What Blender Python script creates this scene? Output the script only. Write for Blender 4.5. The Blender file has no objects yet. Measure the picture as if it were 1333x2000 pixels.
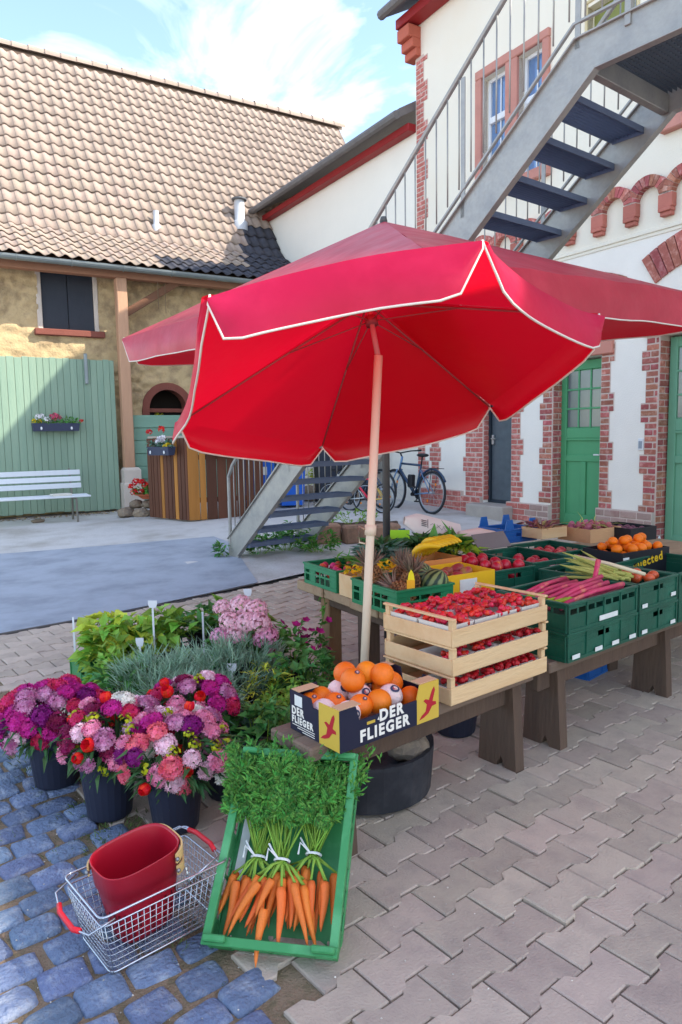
import bpy, bmesh, math, random
from math import sin, cos, pi, radians, sqrt, atan2
from mathutils import Vector, Matrix, noise
random.seed(7)
scene = bpy.context.scene
COL = scene.collection

# ------------------------------------------------------------------ camera
F_PX, PITCH, ROLL, CAM_H = 1390.0, radians(6.1), radians(-0.95), 1.52
FW = Vector((0, cos(PITCH), -sin(PITCH)))
UP = Vector((0, sin(PITCH), cos(PITCH)))
RT = Vector((1, 0, 0))
CR = RT * cos(ROLL) + UP * sin(ROLL)
CU = UP * cos(ROLL) - RT * sin(ROLL)
CAM = Vector((0, 0, CAM_H))
cam_data = bpy.data.cameras.new('camera')
cam_data.sensor_fit = 'VERTICAL'
cam_data.sensor_height = 24.0
cam_data.lens = F_PX / 2000.0 * 24.0
cam_data.clip_start = 0.05
cam_data.clip_end = 2000.0
cam = bpy.data.objects.new('camera', cam_data)
COL.objects.link(cam)
cam.matrix_world = Matrix(((CR.x, CU.x, -FW.x, 0), (CR.y, CU.y, -FW.y, 0), (CR.z, CU.z, -FW.z, CAM_H), (0, 0, 0, 1)))
scene.camera = cam

# ------------------------------------------------------------------ light
SUN_EL, SUN_AZ = radians(42), radians(101)       # azimuth clockwise from +Y
sd = Vector((sin(SUN_AZ) * cos(SUN_EL), cos(SUN_AZ) * cos(SUN_EL), sin(SUN_EL)))
sun_data = bpy.data.lights.new('sun', 'SUN')
sun_data.energy = 2.6
sun_data.angle = radians(0.6)
sun_data.color = (1.0, 0.93, 0.82)
sun = bpy.data.objects.new('sun', sun_data)
COL.objects.link(sun)
sun.rotation_euler = (-sd).to_track_quat('-Z', 'Y').to_euler()
world = bpy.data.worlds.new('World')
scene.world = world
world.use_nodes = True
wn, wl = world.node_tree.nodes, world.node_tree.links
wn.clear()
w_out = wn.new('ShaderNodeOutputWorld')
w_bg = wn.new('ShaderNodeBackground')
w_sky = wn.new('ShaderNodeTexSky')
w_sky.sky_type = 'NISHITA'
w_sky.sun_disc = False
w_sky.sun_elevation = SUN_EL
w_sky.sun_rotation = SUN_AZ
w_sky.air_density = 1.0
w_sky.dust_density = 0.7
w_sky.ozone_density = 1.2
w_bg.inputs[1].default_value = 0.15
# thin high cloud all over the sky
w_tc = wn.new('ShaderNodeTexCoord')
w_map = wn.new('ShaderNodeMapping')
w_map.inputs['Scale'].default_value = (1.0, 1.0, 2.6)
w_map.inputs['Rotation'].default_value = (0.55, 0.35, 1.5)
w_n1 = wn.new('ShaderNodeTexNoise')
w_n1.inputs['Scale'].default_value = 3.4
w_n1.inputs['Detail'].default_value = 7
w_n1.inputs['Roughness'].default_value = 0.56
w_n1.inputs['Distortion'].default_value = 0.9
w_rp = wn.new('ShaderNodeValToRGB')
w_rp.color_ramp.elements[0].position = 0.47
w_rp.color_ramp.elements[0].color = (0.02, 0.02, 0.02, 1)
w_rp.color_ramp.elements[1].position = 0.70
w_rp.color_ramp.elements[1].color = (0.9, 0.9, 0.9, 1)
w_mix = wn.new('ShaderNodeMixRGB')
w_mix.inputs[2].default_value = (4.6, 4.7, 4.9, 1)
wl.new(w_tc.outputs['Generated'], w_map.inputs[0])
wl.new(w_map.outputs[0], w_n1.inputs['Vector'])
wl.new(w_n1.outputs[0], w_rp.inputs[0])
wl.new(w_rp.outputs[0], w_mix.inputs[0])
wl.new(w_sky.outputs[0], w_mix.inputs[1])
wl.new(w_mix.outputs[0], w_bg.inputs[0])
wl.new(w_bg.outputs[0], w_out.inputs[0])
vs = scene.view_settings
vs.view_transform = 'Standard'
vs.look = 'None'
vs.exposure = 1.65
vs.gamma = 1.0
vs.use_curve_mapping = False

# ------------------------------------------------------------------ pixels to places
def tz(x, y):
    d = y - 5.2
    if d <= 0: return 0.0
    d = d * d / 3.0 if d < 1.5 else d - 0.75
    k = 0.018 + 0.037 * min(1, max(0, (x + 4.3) / 7.2))
    return d * k * 1.15
def ray(x, y):
    return (CR * ((x - 666.5) / F_PX) - CU * ((y - 1000) / F_PX) + FW).normalized()
def gz(x, y, z):
    d = ray(x, y)
    return CAM + d * ((z - CAM_H) / d.z)
def gt(x, y):
    z = 0.0
    for _ in range(25):
        p = gz(x, y, z)
        z = 0.5 * z + 0.5 * tz(p.x, p.y)
    return gz(x, y, z)

# ------------------------------------------------------------------ materials
def S(r, g, b):
    f = lambda c: (c / 255 / 12.92) if c <= 10.3 else ((c / 255 + 0.055) / 1.055) ** 2.4
    return (f(r), f(g), f(b))
MATS = {}
def mat(name, col, rough=0.7, var=0.12, scale=6.0, bump=0.0, bscale=None, rnd=0.0, hue=0.0, island=0.0, metal=0.0,
        spec=0.35, col2=None, thr=(0.45, 0.6), trans=0.0, sheen=0.0, stretch=(1, 1, 1), coat=0.0, detail=6.0, sss=0.0, hi=None):
    """procedural principled material; var = noise brightness variation, rnd = per-object, island = per-leaf variation"""
    if name in MATS: return MATS[name]
    m = bpy.data.materials.new(name)
    m.use_nodes = True
    n, l = m.node_tree.nodes, m.node_tree.links
    b = n['Principled BSDF']
    out = n['Material Output']
    tc = n.new('ShaderNodeTexCoord')
    mp = n.new('ShaderNodeMapping')
    mp.inputs['Scale'].default_value = stretch
    l.new(tc.outputs['Object'], mp.inputs[0])
    oi = n.new('ShaderNodeObjectInfo')
    if rnd > 0:
        add = n.new('ShaderNodeVectorMath'); add.operation = 'ADD'
        mul = n.new('ShaderNodeVectorMath'); mul.operation = 'SCALE'
        cmb = n.new('ShaderNodeCombineXYZ')
        for i in range(3): l.new(oi.outputs['Random'], cmb.inputs[i])
        l.new(cmb.outputs[0], mul.inputs[0]); mul.inputs['Scale'].default_value = 37.0
        l.new(mp.outputs[0], add.inputs[0]); l.new(mul.outputs[0], add.inputs[1])
        vec = add.outputs[0]
    else:
        vec = mp.outputs[0]
    ns = n.new('ShaderNodeTexNoise')
    ns.inputs['Scale'].default_value = scale
    ns.inputs['Detail'].default_value = detail
    ns.inputs['Roughness'].default_value = 0.62
    l.new(vec, ns.inputs['Vector'])
    base = n.new('ShaderNodeRGB'); base.outputs[0].default_value = (*col, 1)
    cur = base.outputs[0]
    if col2 is not None:
        rp = n.new('ShaderNodeValToRGB')
        rp.color_ramp.elements[0].position = thr[0]; rp.color_ramp.elements[1].position = thr[1]
        l.new(ns.outputs[0], rp.inputs[0])
        mx = n.new('ShaderNodeMixRGB')
        l.new(rp.outputs[0], mx.inputs[0]); l.new(cur, mx.inputs[1]); mx.inputs[2].default_value = (*col2, 1)
        cur = mx.outputs[0]
    hs = n.new('ShaderNodeHueSaturation')
    l.new(cur, hs.inputs['Color'])
    # value = 1 + var*(noise-0.5)*2.4 + rnd*(rand-0.5)*2 + island*(isl-0.5)*2
    mr = n.new('ShaderNodeMath'); mr.operation = 'MULTIPLY_ADD'
    l.new(ns.outputs[0], mr.inputs[0]); mr.inputs[1].default_value = var * 3.2; mr.inputs[2].default_value = 1 - var * 1.6
    val = mr.outputs[0]
    if rnd > 0:
        m2 = n.new('ShaderNodeMath'); m2.operation = 'MULTIPLY_ADD'
        l.new(oi.outputs['Random'], m2.inputs[0]); m2.inputs[1].default_value = rnd * 2; m2.inputs[2].default_value = 1 - rnd
        m3 = n.new('ShaderNodeMath'); m3.operation = 'MULTIPLY'
        l.new(val, m3.inputs[0]); l.new(m2.outputs[0], m3.inputs[1]); val = m3.outputs[0]
    geo = None
    if island > 0:
        geo = n.new('ShaderNodeNewGeometry')
        m2 = n.new('ShaderNodeMath'); m2.operation = 'MULTIPLY_ADD'
        l.new(geo.outputs['Random Per Island'], m2.inputs[0]); m2.inputs[1].default_value = island * 2; m2.inputs[2].default_value = 1 - island
        m3 = n.new('ShaderNodeMath'); m3.operation = 'MULTIPLY'
        l.new(val, m3.inputs[0]); l.new(m2.outputs[0], m3.inputs[1]); val = m3.outputs[0]
    l.new(val, hs.inputs['Value'])
    if hue > 0:
        src = geo.outputs['Random Per Island'] if geo else oi.outputs['Random']
        wn_ = n.new('ShaderNodeTexWhiteNoise'); wn_.noise_dimensions = '1D'
        l.new(src, wn_.inputs['W'])
        m4 = n.new('ShaderNodeMath'); m4.operation = 'MULTIPLY_ADD'
        l.new(wn_.outputs['Value'], m4.inputs[0]); m4.inputs[1].default_value = hue * 2; m4.inputs[2].default_value = 0.5 - hue
        l.new(m4.outputs[0], hs.inputs['Hue'])
    l.new(hs.outputs[0], b.inputs['Base Color'])
    b.inputs['Roughness'].default_value = rough
    b.inputs['Metallic'].default_value = metal
    b.inputs['Specular IOR Level'].default_value = spec
    if coat: b.inputs['Coat Weight'].default_value = coat; b.inputs['Coat Roughness'].default_value = 0.15
    if sheen: b.inputs['Sheen Weight'].default_value = sheen
    if sss:
        b.inputs['Subsurface Weight'].default_value = sss
        b.inputs['Subsurface Radius'].default_value = (0.012, 0.006, 0.003)
        b.inputs['Subsurface Scale'].default_value = 1.0
    if bump:
        nb = n.new('ShaderNodeTexNoise')
        nb.inputs['Scale'].default_value = bscale or scale * 4
        nb.inputs['Detail'].default_value = 7
        l.new(vec, nb.inputs['Vector'])
        bp = n.new('ShaderNodeBump'); bp.inputs['Strength'].default_value = bump; bp.inputs['Distance'].default_value = 0.02
        l.new(nb.outputs[0], bp.inputs['Height']); l.new(bp.outputs[0], b.inputs['Normal'])
        rr = n.new('ShaderNodeMath'); rr.operation = 'MULTIPLY_ADD'
        l.new(nb.outputs[0], rr.inputs[0]); rr.inputs[1].default_value = 0.3; rr.inputs[2].default_value = rough - 0.15
        l.new(rr.outputs[0], b.inputs['Roughness'])
    if trans > 0:
        tr = n.new('ShaderNodeBsdfTranslucent')
        l.new(hs.outputs[0], tr.inputs[0])
        ms = n.new('ShaderNodeMixShader'); ms.inputs[0].default_value = trans
        l.new(b.outputs[0], ms.inputs[1]); l.new(tr.outputs[0], ms.inputs[2]); l.new(ms.outputs[0], out.inputs[0])
    MATS[name] = m
    return m

# ------------------------------------------------------------------ mesh builder
class MB:
    def __init__(s): s.v = []; s.f = []; s.m = []
    def add(s, vs_, fs, mi=0):
        o = len(s.v); s.v += [tuple(p) for p in vs_]
        for f in fs: s.f.append(tuple(i + o for i in f)); s.m.append(mi)
        return s
    def box(s, x0, x1, y0, y1, z0, z1, mi=0):
        return s.add([(x0, y0, z0), (x1, y0, z0), (x1, y1, z0), (x0, y1, z0), (x0, y0, z1), (x1, y0, z1), (x1, y1, z1), (x0, y1, z1)],
                     [(3, 2, 1, 0), (4, 5, 6, 7), (0, 1, 5, 4), (1, 2, 6, 5), (2, 3, 7, 6), (3, 0, 4, 7)], mi)
    def cbox(s, x0, x1, y0, y1, z0, z1, c=0.004, mi=0, M=None):
        """box with chamfered edges"""
        c = min(c, (x1 - x0) * .45, (y1 - y0) * .45, (z1 - z0) * .45)
        X, Y, Z = (x0, x1), (y0, y1), (z0, z1)
        vv = []; idx = {}
        for i in (0, 1):
            for j in (0, 1):
                for k in (0, 1):
                    sx, sy, sz = (1, -1)[i], (1, -1)[j], (1, -1)[k]
                    for a, p in enumerate(((X[i], Y[j] + sy * c, Z[k] + sz * c), (X[i] + sx * c, Y[j], Z[k] + sz * c), (X[i] + sx * c, Y[j] + sy * c, Z[k]))):
                        idx[i, j, k, a] = len(vv); vv.append(p)
        ff = []
        for i in (0, 1):
            q = [idx[i, 0, 0, 0], idx[i, 1, 0, 0], idx[i, 1, 1, 0], idx[i, 0, 1, 0]]; ff.append(q if i else q[::-1])
            q = [idx[0, i, 0, 1], idx[1, i, 0, 1], idx[1, i, 1, 1], idx[0, i, 1, 1]]; ff.append(q[::-1] if i else q)
            q = [idx[0, 0, i, 2], idx[1, 0, i, 2], idx[1, 1, i, 2], idx[0, 1, i, 2]]; ff.append(q if i else q[::-1])
        for j in (0, 1):
            for k in (0, 1):
                q = [idx[0, j, k, 1], idx[1, j, k, 1], idx[1, j, k, 2], idx[0, j, k, 2]]; ff.append(q if (j ^ k) else q[::-1])
                q = [idx[j, 0, k, 0], idx[j, 1, k, 0], idx[j, 1, k, 2], idx[j, 0, k, 2]]; ff.append(q[::-1] if (j ^ k) else q)
                q = [idx[j, k, 0, 0], idx[j, k, 1, 0], idx[j, k, 1, 1], idx[j, k, 0, 1]]; ff.append(q if (j ^ k) else q[::-1])
        for i in (0, 1):
            for j in (0, 1):
                for k in (0, 1):
                    q = [idx[i, j, k, a] for a in range(3)]; ff.append(q if (i + j + k) % 2 else q[::-1])
        if M is not None: vv = [M @ Vector(p) for p in vv]
        return s.add(vv, ff, mi)
    def quad(s, a, b, c, d, mi=0): return s.add([a, b, c, d], [(0, 1, 2, 3)], mi)
    def poly(s, pts, mi=0): return s.add(pts, [tuple(range(len(pts)))], mi)
    def prism(s, pts, h0, h1, mi=0, M=None, cham=0.0):
        """polygon (ccw, xy) extruded from z=h0 to h1"""
        n = len(pts)
        cx = sum(p[0] for p in pts) / n; cy = sum(p[1] for p in pts) / n
        rows = [[(p[0], p[1], h0) for p in pts]]
        if cham:
            rows.append([(p[0], p[1], h1 - cham) for p in pts])
            sh = []
            for p in pts:
                d = Vector((cx - p[0], cy - p[1])); L = d.length or 1
                sh.append((p[0] + d.x / L * cham, p[1] + d.y / L * cham, h1))
            rows.append(sh)
        else: rows.append([(p[0], p[1], h1) for p in pts])
        vv = [p for r in rows for p in r]; ff = [tuple(range(n))[::-1]]
        for r in range(len(rows) - 1):
            for i in range(n):
                j = (i + 1) % n; ff.append((r * n + i, r * n + j, (r + 1) * n + j, (r + 1) * n + i))
        ff.append(tuple((len(rows) - 1) * n + i for i in range(n)))
        if M is not None: vv = [M @ Vector(p) for p in vv]
        return s.add(vv, ff, mi)
    def tube(s, path, r, n=8, cap=True, mi=0, closed=False):
        P = [Vector(p) for p in path]; R = r if isinstance(r, (list, tuple)) else [r] * len(P)
        o = len(s.v); N = len(P); prev = None
        for i, p in enumerate(P):
            if closed: t = P[(i + 1) % N] - P[i - 1]
            elif i == 0: t = P[1] - P[0]
            elif i == N - 1: t = P[-1] - P[-2]
            else: t = (P[i + 1] - P[i]).normalized() + (P[i] - P[i - 1]).normalized()
            t = t.normalized() if t.length > 1e-9 else Vector((0, 0, 1))
            a = prev if prev is not None else (Vector((0, 0, 1)) if abs(t.z) < .9 else Vector((1, 0, 0)))
            a = (a - t * a.dot(t))
            a = a.normalized() if a.length > 1e-6 else t.orthogonal().normalized()
            prev = a; b = t.cross(a)
            for k in range(n):
                th = 2 * pi * k / n
                s.v.append(tuple(p + (a * cos(th) + b * sin(th)) * R[i]))
        for i in range(N if closed else N - 1):
            j = (i + 1) % N
            for k in range(n):
                k2 = (k + 1) % n
                s.f.append((o + i * n + k, o + i * n + k2, o + j * n + k2, o + j * n + k)); s.m.append(mi)
        if cap and not closed:
            s.f.append(tuple(o + k for k in range(n))[::-1]); s.m.append(mi)
            s.f.append(tuple(o + (N - 1) * n + k for k in range(n))); s.m.append(mi)
        return s
    def lathe(s, prof, n=16, c=(0, 0, 0), mi=0, M=None, a0=0, a1=2 * pi):
        """profile of (radius, z)"""
        full = abs(a1 - a0 - 2 * pi) < 1e-6
        nn = n if full else n + 1
        vv = []; ff = []
        for r, z in prof:
            for k in range(nn):
                th = a0 + (a1 - a0) * k / n
                vv.append((c[0] + r * cos(th), c[1] + r * sin(th), c[2] + z))
        for i in range(len(prof) - 1):
            for k in range(n):
                k2 = (k + 1) % nn
                ff.append((i * nn + k, i * nn + k2, (i + 1) * nn + k2, (i + 1) * nn + k))
        if M is not None: vv = [M @ Vector(p) for p in vv]
        return s.add(vv, ff, mi)
    def ball(s, c, r, n=10, m=7, mi=0, sq=(1, 1, 1), jit=0.0, M=None):
        vv = []; ff = []
        vv.append((0, 0, -1))
        for i in range(1, m):
            a = -pi / 2 + pi * i / m
            for k in range(n):
                th = 2 * pi * k / n
                j = 1 + random.uniform(-jit, jit)
                vv.append((cos(a) * cos(th) * j, cos(a) * sin(th) * j, sin(a) * j))
        vv.append((0, 0, 1))
        for k in range(n):
            ff.append((0, 1 + (k + 1) % n, 1 + k))
            ff.append((len(vv) - 1, 1 + (m - 2) * n + k, 1 + (m - 2) * n + (k + 1) % n))
        for i in range(m - 2):
            for k in range(n):
                k2 = (k + 1) % n
                ff.append((1 + i * n + k, 1 + i * n + k2, 1 + (i + 1) * n + k2, 1 + (i + 1) * n + k))
        vv = [Vector((p[0] * r * sq[0], p[1] * r * sq[1], p[2] * r * sq[2])) for p in vv]
        if M is not None: vv = [M @ p for p in vv]
        c = Vector(c)
        return s.add([p + c for p in vv], ff, mi)
    def leaf(s, p, d, L, W, up=None, fold=0.25, droop=0.25, mi=0, tip=0.5):
        """pointed leaf: 6 vertices, two bent halves"""
        d = Vector(d).normalized(); p = Vector(p)
        up = Vector(up) if up is not None else Vector((random.uniform(-.5, .5), random.uniform(-.5, .5), 1))
        sd_ = d.cross(up)
        sd_ = sd_.normalized() if sd_.length > 1e-5 else d.orthogonal().normalized()
        nn = sd_.cross(d).normalized()
        m = p + d * L * tip - nn * L * droop * .25
        e = p + d * L - nn * L * droop
        w = sd_ * W * .5
        lift = nn * W * fold
        s.add([p, m - w + lift, m, m + w + lift, e], [(0, 2, 1), (0, 3, 2), (1, 2, 4), (2, 3, 4)], mi)
        return s
    def mesh(s, name, mats, smooth=False):
        me = bpy.data.meshes.new(name)
        me.from_pydata(s.v, [], s.f)
        for m in (mats if isinstance(mats, (list, tuple)) else [mats]): me.materials.append(m)
        if any(s.m): me.polygons.foreach_set('material_index', s.m)
        if smooth: me.polygons.foreach_set('use_smooth', [True] * len(s.f))
        me.validate()
        me.update()
        return me
    def build(s, name, mats, parent=None, loc=None, rot=None, smooth=False):
        return link(name, s.mesh(name, mats, smooth), parent, loc, rot)

def link(name, me, parent=None, loc=None, rot=None, scale=None, M=None):
    o = bpy.data.objects.new(name, me)
    COL.objects.link(o)
    if parent is not None: o.parent = parent
    if M is not None: o.matrix_local = M
    if loc is not None: o.location = loc
    if rot is not None: o.rotation_euler = rot
    if scale is not None: o.scale = scale if isinstance(scale, (list, tuple)) else (scale,) * 3
    return o
def tag(o, label, cat, group=None):
    o['label'] = label; o['category'] = cat
    if group: o['group'] = group
    return o
def kind(o, k): o['kind'] = k; return o
def thing(name, label, cat, loc=(0, 0, 0), rz=0.0, group=None, rot=None):
    o = bpy.data.objects.new(name, None)
    o.empty_display_size = 0.05
    COL.objects.link(o)
    o.location = loc
    o.rotation_euler = rot if rot is not None else (0, 0, rz)
    return tag(o, label, cat, group)
def copy_tree(src, loc=None, rot=None, scale=None, label=None, parent=None):
    c = src.copy(); COL.objects.link(c); c.parent = parent
    if loc is not None: c.location = loc
    if rot is not None: c.rotation_euler = rot
    if scale is not None: c.scale = scale if isinstance(scale, (list, tuple)) else (scale,) * 3
    if label: c['label'] = label
    for ch in src.children: copy_tree(ch, parent=c)
    return c
def nz(x, y, z=0.0, s=1.0): return noise.noise(Vector((x * s, y * s, z * s)))
U_ = random.uniform
# ------------------------------------------------------------------ ground
M_dust = mat('dusty_yard', S(204, 200, 196), 0.95, 0.2, 1.3, 0.6, 30, col2=S(164, 158, 150), thr=(0.44, 0.66), detail=9)
M_sand = mat('joint_sand', S(120, 106, 88), 0.98, 0.25, 30, 0.6, 160, col2=S(92, 86, 66), thr=(.45, .6))
M_asph = mat('old_asphalt', S(172, 178, 188), 0.9, 0.16, 2.2, 0.5, 220, col2=S(142, 147, 156), thr=(.4, .65))
M_paver = mat('concrete_paver', S(190, 172, 154), 0.86, 0.12, 9, 0.3, 120, rnd=0.14, hue=0.012, col2=S(166, 150, 136), thr=(.42, .68))
M_cob = mat('basalt_cobble', S(110, 124, 150), 0.78, 0.2, 16, 0.8, 70, rnd=0.2, hue=0.02, col2=S(150, 156, 166), thr=(.5, .72), spec=.3)

def sheet(name, poly, step, dz, m, bump=0.0):
    """sheet over the terrain inside a convex ccw polygon"""
    xs = [p[0] for p in poly]; ys = [p[1] for p in poly]
    bm = bmesh.new()
    nx = max(1, int((max(xs) - min(xs)) / step)); ny = max(1, int((max(ys) - min(ys)) / step))
    bmesh.ops.create_grid(bm, x_segments=nx, y_segments=ny, size=1)
    for v in bm.verts:
        v.co.x = min(xs) + (v.co.x + 1) / 2 * (max(xs) - min(xs))
        v.co.y = min(ys) + (v.co.y + 1) / 2 * (max(ys) - min(ys))
    for i in range(len(poly)):
        a = Vector(poly[i]); b = Vector(poly[(i + 1) % len(poly)])
        d = b - a; nrm = Vector((d.y, -d.x, 0))
        bmesh.ops.bisect_plane(bm, geom=bm.verts[:] + bm.edges[:] + bm.faces[:], plane_co=(a.x, a.y, 0), plane_no=nrm, clear_outer=True)
    for v in bm.verts:
        v.co.z = tz(v.co.x, v.co.y) + dz + bump * nz(v.co.x, v.co.y, 0, 1.5)
    me = bpy.data.meshes.new(name); bm.to_mesh(me); bm.free()
    me.materials.append(m)
    for p in me.polygons: p.use_smooth = True
    return kind(link(name, me), 'structure')

mb = MB()
gxs = [-300, -80, -30, -15] + [-10 + .8 * i for i in range(26)] + [13, 20, 40, 90, 300]
gys = [-300, -60, -15, -3] + [0 + .8 * i for i in range(28)] + [26, 35, 60, 120, 600]
for y in gys:
    for x in gxs: mb.v.append((x, y, tz(x, min(y, 26)) - 0.10))
nx = len(gxs)
for j in range(len(gys) - 1):
    for i in range(nx - 1): mb.f.append((j * nx + i, j * nx + i + 1, (j + 1) * nx + i + 1, (j + 1) * nx + i)); mb.m.append(0)
kind(mb.build('ground', M_dust, smooth=True), 'structure')

TH = radians(39.2)
PA = Vector((cos(TH), sin(TH), 0)); PB = Vector((sin(TH), -cos(TH), 0))       # along the rows, towards the viewer
E0 = gz(0, 1240, 0); E1 = gz(490, 1150, 0)                                   # front edge of the asphalt
ED = Vector((E1.x - E0.x, E1.y - E0.y, 0)).normalized()
EN = Vector((-ED.y, ED.x, 0))
E1 = E0 + ED * 2.45
# asphalt strip
far0 = gt(0, 1082); far1 = gt(440, 1046)
a_poly = [tuple((E0 - ED * 6).xy), tuple(E1.xy), tuple(gt(560, 1118).xy), tuple(gt(548, 1098).xy), tuple(gt(450, 1060).xy), tuple(far1.xy), tuple(far0.xy), tuple((far0 - (far1 - far0) * 2).xy)]
sheet('road', a_poly, 0.5, 0.004, M_asph)
# yard behind and beside the asphalt (dusty concrete)
yard_far = [tuple((E0 - ED * 6).xy), tuple((E0 + ED * 14).xy), (14, 24), (-20, 24)]
sheet('yard', yard_far, 0.6, -0.004, M_dust, 0.012)
M_edge = mat('asphalt_edge_steel', S(96, 92, 90), .8, .2, 9)
mb = MB()
q = [E0 - ED * 5, E1]
mb.cbox(0, (q[1] - q[0]).length, -.012, .012, -.05, .012, .003)
o = mb.build('road_edging', M_edge, loc=(q[0].x, q[0].y, 0.0), rot=(0, 0, atan2(ED.y, ED.x)))
tag(o, 'thin dark edging strip between the asphalt and the grey pavers', 'edging')

# H shaped concrete pavers
L_, W_ = 0.245, 0.1365
K0 = gz(931, 1828, 0)
COB0 = Vector((-0.235, 1.69, 0)); COBN = Vector((0.777, 0.629, 0))
pave_poly = [tuple((E0 - ED * 3.4).xy), tuple((COB0 + Vector((-0.629, .777, 0)) * 4.0).xy)]
pv = [(E0 - ED * 7), COB0 + Vector((-0.629, .777, 0)) * 9, COB0 - Vector((-0.629, .777, 0)) * 7, Vector((14, -4, 0)), (E0 + ED * 14)]
base = sheet('pavement', [tuple(p.xy) for p in pv], 0.7, -0.03, M_sand, 0.004)
hl, hw, d_ = L_ / 2 - .003, W_ / 2 - .0025, 0.0135
def paver_outline():
    xs = [(-hl, hw + d_), (-hl * .55, hw + d_), (-hl * .36, hw - d_), (hl * .36, hw - d_), (hl * .55, hw + d_), (hl, hw + d_)]
    top = [(x, y) for x, y in xs]
    return [(-x, -y) for x, y in top] + [(x, y) for x, y in top][::1] if False else [(x, -y) for x, y in top] + [(-x, y) for x, y in top]
out = paver_outline()
def paver_mesh(k):
    m = MB(); n = len(out)
    def ins(p, c):
        return (p[0] - math.copysign(c, p[0]), p[1] - math.copysign(c, p[1]))
    jit = [(U_(-.0014, .0014), U_(-.0014, .0014)) for _ in out]
    ring = [(p[0] + j[0], p[1] + j[1]) for p, j in zip(out, jit)]
    rows = [[(*p, -.05) for p in ring], [(*p, -.0045) for p in ring], [(*ins(p, .0045), 0) for p in ring]]
    vv = [p for r in rows for p in r]; ff = []
    for r in range(2):
        for i in range(n): ff.append((r * n + i, r * n + (i + 1) % n, (r + 1) * n + (i + 1) % n, (r + 1) * n + i))
    t = 2 * n   # top, three convex pieces
    ff += [(t, t + 1, t + 10, t + 11), (t + 1, t + 2, t + 9, t + 10), (t + 2, t + 3, t + 8, t + 9), (t + 3, t + 4, t + 7, t + 8), (t + 4, t + 5, t + 6, t + 7)]
    m.add(vv, ff)
    return m
pm_b = [paver_mesh(k) for k in range(4)]
pm = [b.mesh('paver', M_paver) for b in pm_b]
cells = []
for r in range(-60, 40):
    for i in range(-44, 44):
        c = K0 + PA * ((i + .5 + (.5 if r % 2 else 0)) * L_) + PB * ((r + .5) * W_)
        if c.y < -0.4 or c.x < -5 or c.x > 6.5: continue
        if (c - COB0).dot(COBN) < .15 + .03 * sin(c.x * 9): continue
        if (c - E0).dot(EN) > -.07: continue
        d = (c - CAM); z = d.dot(FW); px = 666.5 + F_PX * d.dot(CR) / max(z, .1); py = 1000 - F_PX * d.dot(CU) / max(z, .1)
        seen = -40 < px < 1373 and py < 2060 and z > .5
        if not (-700 < px and z > -.6): continue
        cells.append((0 if seen else 1, c.length, c))
cells.sort(key=lambda t: (t[0], t[1]))
rest = MB()
for k, (sn, _, c) in enumerate(cells):
    # gentle unevenness: one sunken run parallel to the rows as in the worn yard
    v = (c - K0).dot(PB)
    z = tz(c.x, c.y) + .004 * nz(c.x, c.y, 3, 2.2) + U_(-.0022, .0022) + (0.007 if v < .16 and c.x > .6 else 0)
    rot = (U_(-.008, .008), U_(-.008, .008), TH + U_(-.006, .006))
    if k < 300: link('paver', pm[k % 4], base, (c.x, c.y, z), rot)
    else:
        M = Matrix.Translation((c.x, c.y, z)) @ Matrix.Rotation(rot[2], 4, 'Z') @ Matrix.Rotation(rot[0], 4, 'X')
        b = pm_b[k % 4]
        rest.add([M @ Vector(p) for p in b.v], b.f)
M_paver2 = mat('concrete_paver_far', S(190, 172, 154), 0.86, 0.12, 9, 0.3, 120, island=.14, col2=S(166, 150, 136), thr=(.42, .68))
kind(rest.build('far_pavers', M_paver2, base), 'stuff')

# basalt cobbles
cob = sheet('cobbled_strip', [tuple(p.xy) for p in (COB0 + Vector((-0.629, .777, 0)) * 9 + COBN * .27, COB0 + Vector((-0.629, .777, 0)) * 9 - COBN * 5, COB0 - Vector((-0.629, .777, 0)) * 3 - COBN * 5, COB0 - Vector((-0.629, .777, 0)) * 3 + COBN * .27)], 0.5, -0.014, mat('cobble_dirt', S(150, 128, 104), .98, .3, 22, .7, 130, col2=S(112, 100, 76), thr=(.42, .6)), .006)
def cobble_mesh(k):
    m = MB(); a, b = .070 * U_(.92, 1.06), .0585 * U_(.92, 1.06)
    n = 14; ring = []
    for i in range(n):
        th = 2 * pi * i / n; e = 2 / 6.5
        x = math.copysign(abs(cos(th)) ** e, cos(th)) * a; y = math.copysign(abs(sin(th)) ** e, sin(th)) * b
        j = 1 + .09 * nz(cos(th) * 1.3 + k * 7, sin(th) * 1.3, k * 3.1) + U_(-.03, .03)
        ring.append((x * j, y * j))
    rows = [(1.0, -.045), (1.0, -.014), (.955, -.003), (.84, .001), (.45, .003)]
    for sc, z in rows:
        for i, p in enumerate(ring): m.v.append((p[0] * sc, p[1] * sc, z + (.004 * nz(p[0] * sc * 22, p[1] * sc * 22, k) if z > -.02 else 0)))
    m.v.append((0, 0, .006))
    for r in range(len(rows) - 1):
        for i in range(n): m.f.append((r * n + i, r * n + (i + 1) % n, (r + 1) * n + (i + 1) % n, (r + 1) * n + i)); m.m.append(0)
    for i in range(n): m.f.append(((len(rows) - 1) * n + i, (len(rows) - 1) * n + (i + 1) % n, len(m.v) - 1)); m.m.append(0)
    return m.mesh('cobble', M_cob, True)
cm = [cobble_mesh(k) for k in range(8)]
CA = PA; CB = Vector((-PA.y, PA.x, 0))
crest = []
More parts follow.
